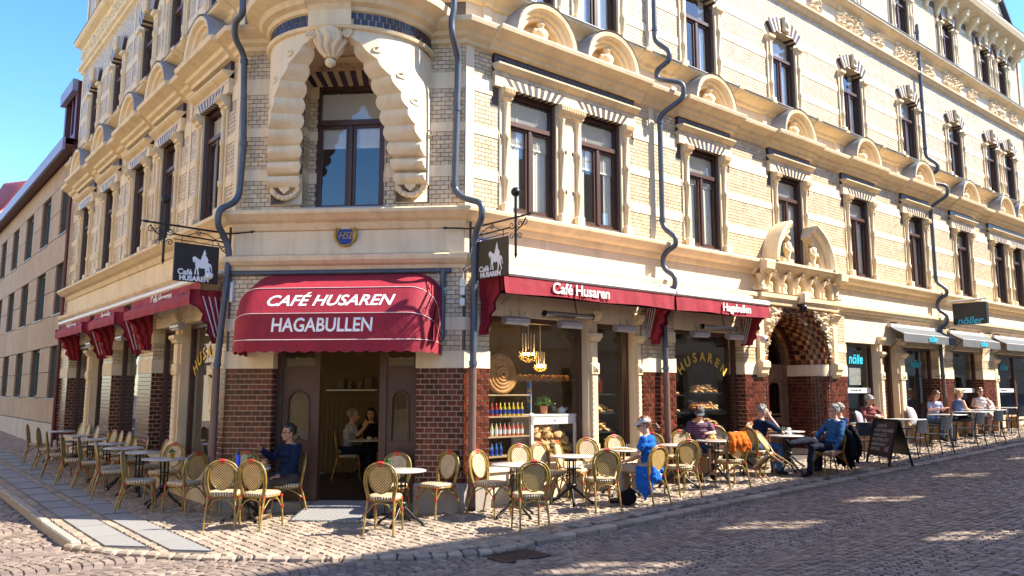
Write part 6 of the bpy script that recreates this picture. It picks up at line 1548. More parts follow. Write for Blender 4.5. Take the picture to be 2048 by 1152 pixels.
for nm, body, cap, lb, u0, z, n_, grp, lab in (
    ('soda_bottle', pmq('red_juice', (.50, .04, .02)), pmq('red_cap', (.5, .02, .02)), LABB, .60, 1.55, 6, 'red bottles on the middle window shelf', 'red juice bottle with a blue label on the middle pastry window shelf'),
    ('soda_bottle', pmq('yellow_juice', (.65, .48, .02)), pmq('yellow_cap', (.62, .5, .05)), LABB, 1.20, 1.55, 6, 'yellow bottles on the middle window shelf', 'yellow juice bottle with a blue label on the middle pastry window shelf'),
    ('lemonade_bottle', pmq('pale_lemonade', (.62, .60, .30)), pmq('green_cap', (.02, .2, .1)), LABW, .60, 1.20, 6, 'pale bottles on the lower window shelf', 'pale lemonade bottle with green cap on the lower pastry window shelf'),
    ('lemonade_bottle', pmq('pink_lemonade', (.60, .16, .08)), pmq('teal_cap', (.02, .16, .14)), LABW, 1.20, 1.20, 6, 'pink bottles on the lower window shelf', 'pink lemonade bottle on the lower pastry window shelf'),
    ('water_bottle', pmq('blue_water', (.04, .16, .45)), pmq('blue_cap', (.02, .1, .5)), LABB, .60, .86, 7, 'blue bottles on the bottom window shelf', 'blue water bottle on the bottom pastry window shelf')):
    pr = bottle_proto(nm, body, cap, lb)
    for i in range(n_):
        o = pr if i == 0 else dup(pr)
        o.location = FD(u0+i*.102, -.50, z); o['label'] = lab+', %s from left' % ordn[i]; o['group'] = grp
g = empty('display_cabinet', FD(2.57, -.66, .45), YAW['R'], 'white wooden display cabinet full of cinnamon buns in the pastry window', 'cabinet')
m = MB(FD); m.bevbox(1.84, 3.06, -1.0, -.40, 1.52, 1.56, .01); m.build('top', WHITE, g)
m = MB(FD); m.box(1.86, 3.04, -.44, -.41, 1.38, 1.52)
for u in (1.86, 2.98): m.box(u, u+.06, -.98, -.92, .2, 1.52); m.box(u, u+.06, -.47, -.41, .2, 1.52)
m.box(1.86, 3.04, -.98, -.41, .72, .76); m.build('frame', WHITE, g); m = MB(FD, True); m.ball((2.45, -.405, 1.45), .014); m.build('knob', IRON, g); m = MB(FD); m.box(1.9, 3.0, -.99, -.97, .76, 1.52); m.build('back', WHITE, g)
def bun_proto(mat, seed):
    r = random.Random(seed); m = MB(smooth=True); n_ = 34
    m.tube([((.008+.062*t_/n_)*cos(t_*.52), (.008+.062*t_/n_)*sin(t_*.52)*(.9+.2*r.random()*.3), .045-.022*(t_/n_)**2) for t_ in range(n_+1)], [.018+.008*t_/n_ for t_ in range(n_+1)], 7)
    m.ball((0, 0, .02), .07, .07, .02, 12, 6); return m.mesh('cinnamon_bun', mat)
BM = [bun_proto(BUNM, 1), bun_proto(BUNM, 2), bun_proto(BUND, 3)]
def bun(p, sc, tilt, lab, grp, k=0):
    o = link('cinnamon_bun', BM[k]); o.location = p; o.rotation_euler = tilt; o.scale = (sc,)*3; tag(o, lab, 'bun', grp)
r = random.Random(4)
ORD = ordn+['eighth', 'ninth', 'tenth', 'eleventh']
for row, (z, cnt) in enumerate(((.80, 8), (.92, 8), (1.05, 7), (1.18, 6), (1.29, 4))):
    for i in range(cnt): bun(FD(1.98+(i+.5*(row % 2)+.3)*.135, -.62+.10*row/4-.12*(i % 2)*.5, z), 1.18, (radians(55)+r.uniform(-.5, .3), r.uniform(-.4, .4), YAW['R']+r.uniform(-.5, .5)), 'big cinnamon bun in the white cabinet, %s row, %s from the left' % (('lowest', 'second lowest', 'middle', 'second highest', 'topmost')[row], ORD[i]), 'buns piled in the white cabinet', r.randrange(2))
def bunrow(u0, u1, n, z, rows_, lab, grp, k=(0, 1)):
    for rw in range(rows_):
        cnt = int((u1-u0)/.125)-rw
        for i in range(cnt): bun(FD(u0+.06+(i+.5*rw)*.125, n+r.uniform(-.08, .05)-.03*rw, z+.055*rw), .95, (r.uniform(-.3, .5), r.uniform(-.3, .3), r.uniform(0, 6)), lab+', %s layer, %s from left' % (('lowest', 'second', 'top')[rw], ORD[i]), grp, r.choice(k))
for z, w_ in ((1.95, 'upper'), (1.575, 'middle'), (1.21, 'lower')):
    shelf(FD, 6.75, 7.85, -.95, -.45, z, w_+' wide shelf of buns behind the gold lettered window', DARKM); bunrow(6.8, 7.85, -.6, z, 3, 'cinnamon bun on %s wide shelf behind gold lettering' % w_, 'buns on the %s shelf behind the gold lettering' % w_, (0, 1, 2))
    shelf(FD, 5.75, 6.4, -.95, -.45, z-.04, w_+' short shelf of buns at the left of the gold lettered window', DARKM); bunrow(5.78, 6.4, -.58, z-.04, 2, 'cinnamon bun on %s short shelf behind gold lettering' % w_, 'buns on the %s short shelf of the gold lettered window' % w_)
for z, w_ in ((1.93, 'upper'), (1.565, 'middle'), (1.20, 'lower')):
    shelf(FD, 3.25, 4.20, -.95, -.42, z, w_+' shelf in the narrow window', DARKM)
    if z < 1.9: bunrow(3.4, 4.2, -.58, z, 3, 'cinnamon bun on %s shelf of the narrow window' % w_, 'buns on the %s shelf of the narrow window' % w_)
shelf(FD, 1.75, 4.0, -1.6, -1.25, 2.22, 'long back shelf of bread deep in the pastry window')
m = MB(smooth=True)
for i in range(16): bun(FD(1.8+i*.13, -1.42, 2.23), 1.0, (1.1, r.uniform(-.4, .4), r.uniform(0, 6)), 'bread bun on the back shelf deep in the pastry window, %s from left' % (ORD+['twelfth', 'thirteenth', 'fourteenth', 'fifteenth', 'sixteenth'])[i], 'bread on the back shelf', 2)
# flag, basil, glassware, horse
g = empty('table_flag', FD(1.98, -.55, 1.56), YAW['R'], 'small blue and yellow cross flag on a white pole on the cabinet', 'flag')
m = MB(); m.tube([(0, 0, 0), (0, 0, .62)], .008, 6); m.lathe([(.05, 0), (.05, .02), (.01, .03)], seg=12); m.build('pole', WHITE, g, True)
fb, fy = MB(smooth=True), MB(smooth=True)
for i in range(10):
    for j in range(10):
        cr = 3 <= i <= 4 or 4 <= j <= 5; f = lambda a, b_: (-.012-.17*b_/10*.55-.05*sin(b_*.5), .03*sin(b_*1.1), .60-.30*a/10-.24*b_/10)
        (fy if (3 <= j <= 4 or 4 <= i <= 5) else fb).add([f(i, j), f(i+1, j), f(i+1, j+1), f(i, j+1)], [(0, 1, 2, 3)])
fb.build('blue_cloth', pm('flag_blue', (.01, .14, .45), .8, .05, 4, 0), g, True); fy.build('yellow_cross', pm('flag_yellow', (.75, .52, .01), .8, .05, 4, 0), g, True)
plant(FD(2.40, -.66, 1.56), TERRA, LEAF, 'bushy basil plant in a terracotta pot on the white cabinet', h=.15, r_=.075, spread=.155, n=260, big=1.15)
for k, (u, n, rr_, h) in enumerate(((2.62, -.62, .04, .2), (2.72, -.7, .05, .13), (2.92, -.62, .055, .12), (2.70, -.6, .035, .1))):
    m = MB(smooth=True); m.lathe([(rr_*.7, 0), (rr_*.3, .01), (rr_*.25, h*.3), (rr_, h*.5), (rr_, h), (rr_*.92, h), (rr_*.85, h*.55), (0, h*.45)], seg=14); o = m.thing('glass_goblet', CUPG, ['tall stemmed glass right of the basil', 'wide stemmed glass on the cabinet', 'round glass jar at the right end of the cabinet top', 'small glass before the teapot'][k], 'glass', None, (0, 0, 0)); o.location = FD(u, n, 1.56)
g = empty('teapot', FD(2.80, -.58, 1.56), YAW['R'], 'small pale blue chequered teapot on the cabinet top', 'teapot'); m = MB(smooth=True); m.lathe([(.05, 0), (.065, .03), (.065, .09), (.05, .115), (.015, .125), (.018, .14), (0, .145)], seg=16); m.build('body', pm('pale_blue_china', (.45, .55, .60), .25, .2, 50, 0), g, True); m = MB(smooth=True); m.tube([(.06, 0, .05), (.1, 0, .07), (.12, 0, .115)], [.014, .011, .009], 8); m.build('spout', PORC, g, True); m = MB(smooth=True); m.tube([(-.055, 0, .1), (-.1, 0, .09), (-.1, 0, .05), (-.06, 0, .03)], .008, 6); m.build('handle', PORC, g, True)
g = empty('wooden_horse', FD(3.74, -.62, 1.93), YAW['R']+.3, 'large red painted wooden horse on the top shelf of the narrow window', 'figurine'); HR = pm('red_wood_paint', (.55, .05, .015), .35, .08, 4, 0, coat=.3)
m = MB(smooth=True); m.ball((0, 0, .27), .21, .10, .11, 16, 10); m.tube([(-.14, 0, .30), (-.20, 0, .44), (-.19, 0, .55)], [.10, .08, .055], 12); m.tube([(-.17, 0, .55), (-.26, 0, .50), (-.31, 0, .46)], [.06, .05, .035], 10); m.build('body', HR, g, True)
for sx in (-.14, .14):
    for sy in (-.055, .055): m = MB(smooth=True); m.tube([(sx, sy, .27), (sx*1.05, sy, 0)], [.055, .035], 10); m.build('leg', HR, g, True)
m = MB(smooth=True); m.tube([(-.20+.13*t_/6, -.0, .36+.04*sin(t_*2.)) for t_ in range(1)]+[(-.06+.08*cos(t_*.5), -.1, .30+.05*sin(t_*.5)) for t_ in range(13)], .010, 5); m.tube([(-.10+.2*t_/10, .0, .385+.012*sin(t_*1.3)) for t_ in range(11)], .014, 5); m.build('painted_harness', PORC, g, True)
# --- chandelier and spots
LAMP = emit('warm_bulb', (1, .62, .22), 45); CRY = pm('amber_crystal', (.55, .36, .08), .15, .3, 30, 0, coat=.5)
for u, n, z, s_, lab in ((2.75, -1.5, 2.72, 1.0, 'amber glass chandelier hanging behind the pastry window'), (3.3, -1.75, 2.50, .7, 'smaller amber glass lamp right of the chandelier')):
    g = empty('chandelier', FD(u, n, z), 0, lab, 'lamp'); m = MB(); m.tube([(0, 0, .1), (0, 0, 4.06-z)], .008, 5)
    for k in range(4): a = k*pi/2+.4; m.tube([(.13*s_*cos(a), .13*s_*sin(a), .0), (.13*s_*cos(a), .13*s_*sin(a), .42*s_)], .012, 6)
    m.build('rods', RIB, g, True); m = MB(smooth=True); r = random.Random(8)
    for k in range(90): a = r.uniform(0, 6.28); e = r.uniform(-1.5, .3); m.ball((.2*s_*cos(a)*cos(e), .2*s_*sin(a)*cos(e), .16*s_*sin(e)), .017*s_, seg=6, rings=4)
    m.build('crystals', CRY, g, True, kind='stuff'); m = MB(smooth=True)
    for k in range(4): a = k*pi/2; m.ball((.09*s_*cos(a), .09*s_*sin(a), .0), .024, seg=8, rings=6)
    m.build('bulb', LAMP, g, True)
for k, (u, n) in enumerate(((1.9, -2.2), (3.0, -2.2), (4.6, -2.2))):
    m = MB(); m.lathe([(.045, -.01), (.045, .0)], seg=12); o = m.thing('ceiling_spot', emit('spot_glow', (1, .72, .3), 70), ['left lit ceiling spot behind the pastry window', 'right lit ceiling spot behind the pastry window', 'lit ceiling spot behind the narrow window'][k], 'lamp', None, (0, 0, 0)); o.location = FD(u, n, 4.05)
# --- lettering on the panes
def arc_text(word, F, pts, n, size, mat, parent, xd, dz=0):
    (x0, z0), (x1, z1), (x2, z2) = pts; cx = x1; R_ = ((x2-x0)**2/4+(z1-(z0+z2)/2)**2)/(2*(z1-(z0+z2)/2)); zc = z1-R_; th = asin((x2-x0)/2/R_); k = len(word)
    for i, ch_ in enumerate(word):
        a = -th+2*th*i/(k-1); u, z = cx+R_*sin(a), zc+R_*cos(a); up = Vector((0, 0, cos(a)))+Vector(xd)*sin(a); x_ = Vector(xd)*cos(a)+Vector((0, 0, -sin(a)))
        text(ch_, size, F(u, n, z), x_, mat, parent, up=up, bold=.008, extrude=.001)
arc_text('HUSAREN', FR, ((5.95, 2.44), (6.72, 2.74), (7.46, 2.47)), -.185, .29, GOLD, SW['C'], dR)
arc_text('HUSAREN'[::-1], FL, ((.85, 2.42), (1.62, 2.72), (2.35, 2.44)), -.185, .34, GOLD, SW['LA'], -dL) if 0 else None
FLL = lambda u, n, z: FL(-u, n, z)
arc_text('HUSAREN', FLL, ((-2.35, 2.42), (-1.62, 2.72), (-.9, 2.44)), -.185, .33, GOLD, SW['LA'], -dL)
text('nölle', .40, FR(13.62, -.185, 2.86), dR, CYAN, SW['N1'], shear=.2, bold=.008); text('nöller', .32, FR(17.35, -.185, 2.80), dR, CYAN, SW['N2'], shear=.2, bold=.008); text('nöller', .34, FR(24.6, -.185, 2.84), dR, CYAN, SW['N4'], shear=.2, bold=.008)
FROST = pm('frosted_band', (.62, .66, .66), .6, .03, 3, 0)
for k, a, b_ in (('N1', 12.72, 14.41), ('N3', 19.55, 21.76), ('N4', 23.38, 25.42)):
    m = MB(FR); m.quad((a, -.19, 1.93), (b_, -.19, 1.93), (b_, -.19, 2.07), (a, -.19, 2.07)); m.build('frosted_band', FROST, SW[k]); text('PÅ HAGAN  BAR', .075, FR((a+b_)/2, -.186, 2.0), dR, DARKM, SW[k], space=1.1)
m = MB(FR); m.quad((13.3, -.23, 2.15), (13.95, -.23, 2.15), (13.95, -.23, 2.62), (13.3, -.23, 2.62)); m.build('menu_poster', pm('grey_poster', (.28, .28, .27), .8, .3, 12, 0), SW['N1'])
# ============================================================ restaurant terrace at the right
def dark_chair_proto():
    g = empty('dark_armchair', (0, 0, 0), 0, 'x', 'chair', 'dark metal restaurant armchairs')
    for s_ in (-1, 1):
        m = MB(); m.tube(bend([(s_*.27, .24, 0), (s_*.255, .20, .44), (s_*.265, .18, .62), (s_*.27, .02, .66), (s_*.25, -.20, .66)], .07), .014, 8); m.build('front_leg_and_arm', DARKM, g, True)
        m = MB(); m.tube(bend([(s_*.27, -.30, 0), (s_*.235, -.22, .44), (s_*.235, -.30, .84)], .1), .014, 8); m.build('rear_leg', DARKM, g, True)
    m = MB(); m.bevbox(-.235, .235, -.22, .23, .43, .455, .01); m.build('seat', DARKM, g, True)
    m = MB(smooth=True); rows = [[(-.235+.47*i/8, -.222-.03*cos((i-4)/4*1.5)-.19*(z-.44), z) for i in range(9)] for z in (.56, .66, .76, .85)]; m.grid(rows); m.grid([[(x, y-.015, z) for x, y, z in r_] for r_ in rows]); m.build('back_panel', SHINE, g, True)
    g.scale = (SC,)*3; return g
SHINE = pm('glossy_dark_panel', (.05, .055, .07), .22, .1, 5, .02, 30, coat=.4)
DCH = dark_chair_proto()
for i, (u, n, d, l) in enumerate(((12.25, 1.78, 128, 'dark armchair right of the chalkboard sign, back to the street'), (13.65, 1.78, 124, 'second dark armchair right of the chalkboard sign'), (16.0, 1.72, 128, 'dark armchair in front of the two women, left one'), (17.35, 1.72, 124, 'dark armchair in front of the two women, right one'), (20.0, 1.5, 118, 'dark armchair at the right edge of the restaurant terrace'), (10.75, 1.25, 100, 'dark armchair half hidden behind the chalkboard sign'), (15.6, 1.1, 150, 'dark armchair beside the woman with loose long hair'))):
    o = DCH if i == 0 else dup(DCH); q = rp(u, n); o.location = (*q, zg(*q)); o.rotation_euler = (0, 0, radians(d-90)); o['label'] = l
def steel_table_proto():
    g = empty('steel_table', (0, 0, 0), 0, 'x', 'table', 'square steel restaurant tables'); m = MB(); m.bevbox(-.36, .36, -.36, .36, .725, .75, .008); m.build('top', STT, g, True); m = MB(); m.tube([(0, 0, .02), (0, 0, .73)], .035, 12); m.build('column', STEEL, g, True); m = MB(); m.bevbox(-.22, .22, -.04, .04, .0, .025, .008); m.bevbox(-.04, .04, -.22, .22, .002, .027, .008); m.build('base', STEEL, g, True); g.scale = (SC,)*3; return g
STT = pm('pale_table_top', (.60, .58, .54), .3, .06, 6, .02, coat=.2)
STB = steel_table_proto(); NT_ = [rp(12.0, .98), rp(13.9, .95), rp(16.5, .98), rp(18.3, .98), rp(19.6, .95), rp(21.2, .95)]
for i, p in enumerate(NT_):
    o = STB if i == 0 else dup(STB); o.location = (*p, zg(*p)); o.rotation_euler = (0, 0, YAW['R']); o['label'] = ['square restaurant table behind the chalkboard sign', 'square restaurant table before the man in maroon', 'square restaurant table of the woman with loose long hair', 'square restaurant table before the woman with her hair in a bun', 'square restaurant table before the woman in the white top', 'farthest square restaurant table at the right'][i]
PLANKM = pm('bench_wood', (.42, .26, .11), .5, .15, 8, .1)
for a, b_, l in ((12.7, 14.5, 'wooden bench under the first restaurant window'), (16.1, 18.3, 'wooden bench under the second restaurant window'), (19.6, 23.5, 'wooden bench under the far restaurant windows')):
    q = FR((a+b_)/2, .35, zg(*rp((a+b_)/2, .35))); g = empty('wall_bench', q, YAW['R'], l, 'bench'); zb = q[2]
    for k in range(4): m = MB(FR); m.bevbox(a, b_, .12+k*.12, .23+k*.12, zb+.44, zb+.48, .006); m.build('plank', PLANKM, g)
    m = MB(FR)
    for u in (a+.1, (a+b_)/2, b_-.1): m.box(u-.03, u+.03, .14, .56, zb-.02, zb+.44)
    m.build('support', PLANKM, g)
CUSH = pm('lilac_grey_cushion', (.40, .37, .42), .9, .08, 5, .2, 50)
for u, dz, l in ((12.95, 0, 'grey scatter cushion left of the man in maroon'), (15.95, 0, 'grey scatter cushion left of the woman with long hair'), (21.9, 0, 'grey scatter cushion by the far window pilaster')):
    q = rp(u, .30); z = zg(*q)+.50; m = MB(smooth=True); N = 12
    for s_ in (-1, 1): m.grid([[(-.27+.54*i/N, s_*.10*(sin(pi*i/N)*sin(pi*j/N))**.45, .0+.54*j/N) for i in range(N+1)] for j in range(N+1)])
    o = m.thing('scatter_cushion', CUSH, l, 'cushion', None, (0, 0, 0)); o.location = (*q, z); o.rotation_euler = (-.28, .12, YAW['R']+.1)
# chalkboard
q0, q1 = Vector((*rp(10.66, 1.42), 0)), Vector((*rp(10.13, 2.22), 0)); mid = (q0+q1)/2; zb = zg(mid.x, mid.y)-.01; dx = (q1-q0).normalized(); nb_ = Vector((0, 0, 1)).cross(dx); nb_ = nb_ if nb_.dot(-mid) > 0 else -nb_; wB = (q1-q0).length
g = empty('chalkboard_sign', (mid.x, mid.y, zb), atan2(dx.y, dx.x), 'black framed chalkboard easel with handwritten white chalk text on the kerb', 'sign')
H_ = 1.04; tl = .26
f_ = lambda x, d, z: tuple(q0+dx*x-nb_*(d+tl*z/H_)+Vector((0, 0, zb+z)))
fb_ = lambda x, d, z: tuple(q0+dx*x-nb_*(2*tl+.08-d-tl*z/H_)+Vector((0, 0, zb+z)))
m = MB(f_)
for x in (0, wB-.05): m.box(x, x+.05, 0, .035, 0, H_)
m.box(.05, wB-.05, 0, .035, H_-.05, H_); m.box(.05, wB-.05, 0, .035, .20, .25)
m.build('front_frame', IRON, g); m = MB(f_); m.box(.05, wB-.05, .008, .025, .25, H_-.05); m.build('board', pm('slate', (.045, .035, .032), .8, .35, 4, .1, 40), g)
m = MB(fb_)
for x in (0, wB-.05): m.box(x, x+.05, 0, .035, 0, H_-.02)
m.box(.05, wB-.05, 0, .03, .25, H_-.05); m.build('rear_frame', IRON, g)
CHALK = pm('chalk', (.46, .44, .42), .95, .3, 50, 0); upv = Vector(f_(0, 0, 1))-Vector(f_(0, 0, 0))
for i, (s_, ind) in enumerate((('SUGEN PÅ', .12), ('NÅGOT SVALKANDE?', .0), ('VI HAR SLATTE', .0), ('SMOOTHIES, GOT', .0), ('ANDRA KALDA', .0), ('DRYCKER!', .0))): text(s_, .105, f_(.11+ind, -.003, H_-.16-i*.105), dx, CHALK, g, up=upv, align='LEFT', extrude=.001, sx=.78, shear=.08)
text('6€', .16, f_(wB-.2, -.003, .36), dx, CHALK, g, up=upv, extrude=.001)
# ============================================================ people
def skinm(n, c): return pm(n, c, .5, .10, 9, .05, 60)
SK1, SK2, SK3 = skinm('fair_skin', (.56, .33, .23)), skinm('tan_skin', (.40, .215, .14)), skinm('rosy_skin', (.60, .32, .235))
EYE = pm('dark_eye', (.03, .02, .02), .3, .1, 5, 0); LIP = pm('lip', (.42, .15, .12), .5, .1, 5, 0)
def solid(mb, vox, smooth=3, jit=0, jsc=9, seed=0):
    """one closed surface round everything in mb"""
    me = mb.mesh('tmp', SK1); o = bpy.data.objects.new('tmp', me); COL.objects.link(o)
    r = o.modifiers.new('r', 'REMESH'); r.mode = 'VOXEL'; r.voxel_size = vox; r.use_smooth_shade = True
    if smooth: s_ = o.modifiers.new('s', 'SMOOTH'); s_.factor = .5; s_.iterations = smooth
    dg = bpy.context.evaluated_depsgraph_get(); dg.update(); ev = o.evaluated_get(dg); out = bpy.data.meshes.new_from_object(ev)
    bpy.data.objects.remove(o); bpy.data.meshes.remove(me)
    if jit:
        out.update(); nr = [v.normal.copy() for v in out.vertices]
        for v, n in zip(out.vertices, nr):
            c = v.co*jsc+Vector((seed, 0, 0)); k = noise.noise(c)+.5*noise.noise(c*2.1); k2 = abs(noise.noise(Vector((c.x*.5, c.y*.5, c.z*1.6))))
            v.co += n*jit*(k+1.2*k2-.3)
    out.polygons.foreach_set('use_smooth', [True]*len(out.polygons)); return out
def limb(m, pts, r):
    m.tube(pts, r, 12)
    for p, q in zip(pts, r): m.ball(p, q, seg=12, rings=8)
def ellip(m, a, b, n, rad):
    """stack of flattened balls from a to b: rad gives (rx, ry) at each"""
    a, b = Vector(a), Vector(b); ax = (b-a).normalized(); x = Vector((1, 0, 0)); x = (x-ax*x.dot(ax)).normalized(); y = ax.cross(x); M = Matrix((x, y, ax)).transposed(); L_ = (b-a).length/(n-1)
    for i in range(n):
        rx, ry = rad[i]; m.ball(a+(b-a)*i/(n-1), rx, ry, max(L_*.95, .05), 16, 10, axis=M)
def hand(m, wrist, d, palm, s_=1, curl=.4):
    """palm and five bent fingers from wrist along d; palm: palm normal"""
    w, d = Vector(wrist), Vector(d).normalized(); pn = Vector(palm); pn = (pn-d*pn.dot(d)).normalized(); sd = d.cross(pn)*s_
    c = w+d*.05; M = Matrix((sd, d, pn)).transposed(); m.ball(c, .040, .052, .017, 10, 8, axis=M); m.tube([tuple(w-d*.02), tuple(w+d*.03)], [.026, .028], 10)
    for k, L_ in enumerate((.068, .078, .072, .056)):
        b_ = w+d*.088+sd*(.031-.0205*k); dd = d
        pts = [b_]
        for j in range(3): pts.append(pts[-1]+dd*L_*(.45, .32, .23)[j]); dd = (dd*cos(curl)+pn*sin(curl)).normalized()
        limb(m, [tuple(p) for p in pts], [.0105, .0098, .009, .0078])
    b_ = w+d*.028+sd*.034; t1 = b_+(sd*.7+d*.7).normalized()*.038; t2 = t1+(sd*.25+d*.9+pn*.3).normalized()*.034; limb(m, [tuple(b_), tuple(t1), tuple(t2)], [.014, .0115, .0095])
def person(label, p, deg, skin, shirt, trous, sleeve='long', hair=None, hairm=None, cap=None, lean=0, turn=0, nod=0, arms=None, legs=None, shoes=None, glasses=0, seat=.47, female=0, skirt=0, vox=.0105, sc=SC, strap=0):
    g = empty('person', (p[0], p[1], zg(p[0], p[1]) if len(p) < 3 else p[2]), radians(deg-90), label, 'person')
    f_ = .93 if female else 1
    pel = Vector((0, -.06, seat+.085)); ch = pel+Vector((0, lean*.5, .34*cos(lean))); nk = pel+Vector((0, lean, .50)); sh = [nk+Vector((s_*.185*f_, -.01, -.055)) for s_ in (-1, 1)]
    hd = nk+Vector((0, .03+.04*nod, .155)); RH = Matrix.Rotation(turn, 3, 'Z') @ Matrix.Rotation(-nod, 3, 'X')
    H = lambda x, y, z: tuple(hd+RH @ Vector((x, y, z)))
    arms = arms or [((-.27, .02, .80), (-.14, .26, .76), (.3, 1, 0), (0, 0, -1)), ((.27, .02, .80), (.14, .26, .76), (-.3, 1, 0), (0, 0, -1))]
    legs = legs or [((-.11, .40, seat+.07), (-.12, .40, .10), (0, 1, 0)), ((.11, .40, seat+.07), (.13, .36, .10), (0, 1, 0))]
    b = MB(smooth=True)
    tors = [(.155, .115), (.150*f_, .112), (.135*f_, .105), (.148*f_, .11), (.165*f_, .115), (.15*f_, .095)]
    ellip(b, pel, nk+Vector((0, -.01, -.06)), 6, tors)
    b.tube([tuple(nk+Vector((0, -.015, -.05))), H(0, -.012, -.06)], [.058*f_, .050*f_], 12)
    b.ball(H(0, -.012, .03), .077, .098, .098, 18, 14, axis=RH); b.ball(H(0, .02, -.04), .060, .070, .075, 14, 10, axis=RH); b.ball(H(0, .065, -.085), .028, .022, .022, 10, 8, axis=RH)
    b.tube([H(0, .088, .012), H(0, .108, -.028)], [.010, .016], 8); b.ball(H(0, .105, -.030), .017, .014, .012, 8, 6, axis=RH)
    for s_ in (-1, 1):
        b.ball(H(s_*.080, -.012, -.008), .012, .022, .033, 8, 8, axis=RH); b.ball(H(s_*.035, .075, -.022), .024, .02, .022, 8, 6, axis=RH); b.ball(H(s_*.03, .086, .030), .026, .010, .009, 8, 6, axis=RH)
    b.ball(H(0, .088, -.058), .024, .012, .010, 8, 6, axis=RH)
    for s_, S_, (el, wr, hdir, pn) in zip((-1, 1), sh, arms):
        limb(b, [tuple(S_), tuple((S_+Vector(el))/2), el, tuple((Vector(el)*.6+Vector(wr)*.4)), wr], [.052*f_, .047*f_, .040*f_, .040*f_, .026*f_]); hand(b, wr, hdir, pn, -s_)
    for s_, (kn, an, td) in zip((-1, 1), legs):
        hp_ = pel+Vector((s_*.09, .0, -.02)); an = Vector(an); limb(b, [tuple(hp_), tuple((hp_+Vector(kn))/2), kn, tuple(Vector(kn)*.65+an*.35), tuple(an)], [.095, .080, .058, .056, .036])
        td = Vector(td).normalized(); limb(b, [tuple(an+Vector((0, 0, -.04))), tuple(an+td*.08+Vector((0, 0, -.065))), tuple(an+td*.15+Vector((0, 0, -.075)))], [.036, .034, .025])
    me = solid(b, vox, 2); me.materials.clear(); me.materials.append(skin); me.materials.append(EYE); me.materials.append(LIP)
    RI = RH.transposed()
    for po in me.polygons:
        c = RI @ (Vector(po.center)-hd)
        if c.y > .05 and abs(c.x) < .07:
            if any((c.x-s_*.032)**2/.014**2+(c.z-.012)**2/.008**2 < 1 for s_ in (-1, 1)): po.material_index = 1
            elif any((c.x-s_*.034)**2/.022**2+(c.z-.036)**2/.005**2 < 1 for s_ in (-1, 1)): po.material_index = 1
            elif (c.x/.026)**2+((c.z+.060)/.008)**2 < 1: po.material_index = 2
    link('body', me, g, True)
    # clothes follow the body
    if shirt:
        m = MB(smooth=True); k = .016
        ellip(m, pel+Vector((0, 0, -.03)), nk+Vector((0, -.01, -.075)), 6, [(a+k+.012, c+k+.012) for a, c in tors]); m.ball(tuple(nk+Vector((0, -.015, -.045))), .085*f_, .075, .035, 14, 8)
        if sleeve != 'none':
            for S_, (el, wr, hdir, pn) in zip(sh, arms):
                S_, E_, W_ = Vector(S_), Vector(el), Vector(wr)
                if sleeve == 'short': limb(m, [tuple(S_), tuple(S_*.45+E_*.55)], [.066*f_, .064*f_])
                elif sleeve == 'rolled': limb(m, [tuple(S_), tuple((S_+E_)/2), el], [.066*f_, .058, .054])
                else: limb(m, [tuple(S_), tuple((S_+E_)/2), el, tuple(E_*.45+W_*.55), tuple(E_*.06+W_*.94)], [.066*f_, .059, .055, .050, .040])
            m.tube([tuple(nk+Vector((0, -.02, -.04))), tuple(nk+Vector((0, -.012, .012)))], [.068, .060], 14)
        me = solid(m, vox*1.1, 3, .009, 10, len(label)); me.materials.clear(); me.materials.append(shirt); link('top' if female else 'shirt', me, g, True)
    m = MB(smooth=True); ellip(m, pel+Vector((0, 0, -.05)), pel+Vector((0, 0, .06)), 3, [(.178, .135)]*3)
    for s_, (kn, an, td) in zip((-1, 1), legs):
        hp_ = pel+Vector((s_*.09, .0, -.02)); K, A = Vector(kn), Vector(an)
        if skirt: limb(m, [tuple(hp_), tuple((hp_+K)/2), tuple(hp_*.1+K*.9)], [.108, .098, .085])
        else: limb(m, [tuple(hp_), tuple((hp_+K)/2), kn, tuple((K+A)/2), tuple(K*.06+A*.94)], [.112, .096, .077, .070, .060])
    me = solid(m, vox*1.1, 3, .010, 9, 3+len(label)); me.materials.clear(); me.materials.append(trous); link('skirt' if skirt and female else 'trousers', me, g, True)
    for (kn, an, td) in legs:
        A = Vector(an); td = Vector(td).normalized(); m = MB(smooth=True)
        limb(m, [tuple(A+Vector((0, 0, -.035))-td*.02), tuple(A+td*.07+Vector((0, 0, -.055))), tuple(A+td*.16+Vector((0, 0, -.068)))], [.046, .044, .036]); me = solid(m, .013, 2); me.materials.clear(); me.materials.append(shoes or DARKM); link('shoe', me, g, True)
    if hair:
        m = MB(smooth=True)
        if hair != 'bald':
            m.ball(H(0, -.040, .046), .084, .090, .088, 16, 12, axis=RH); m.ball(H(0, .02, .098), .060, .050, .034, 12, 8, axis=RH)
            for s_ in (-1, 1): m.ball(H(s_*.066, -.03, .02), .024, .06, .06, 10, 8, axis=RH)
            r = random.Random(len(label))
            for q in range(46):
                a, e = r.uniform(0, 6.28), r.uniform(.1, 1.5); v = Vector((.083*cos(a)*cos(e), -.02+.10*sin(a)*cos(e), .045+.095*sin(e)))
                if v.y > .03 and v.z < .085: continue
                q_ = r.uniform(.014, .026); m.ball(H(*v), q_, q_, q_*.8, 7, 5)
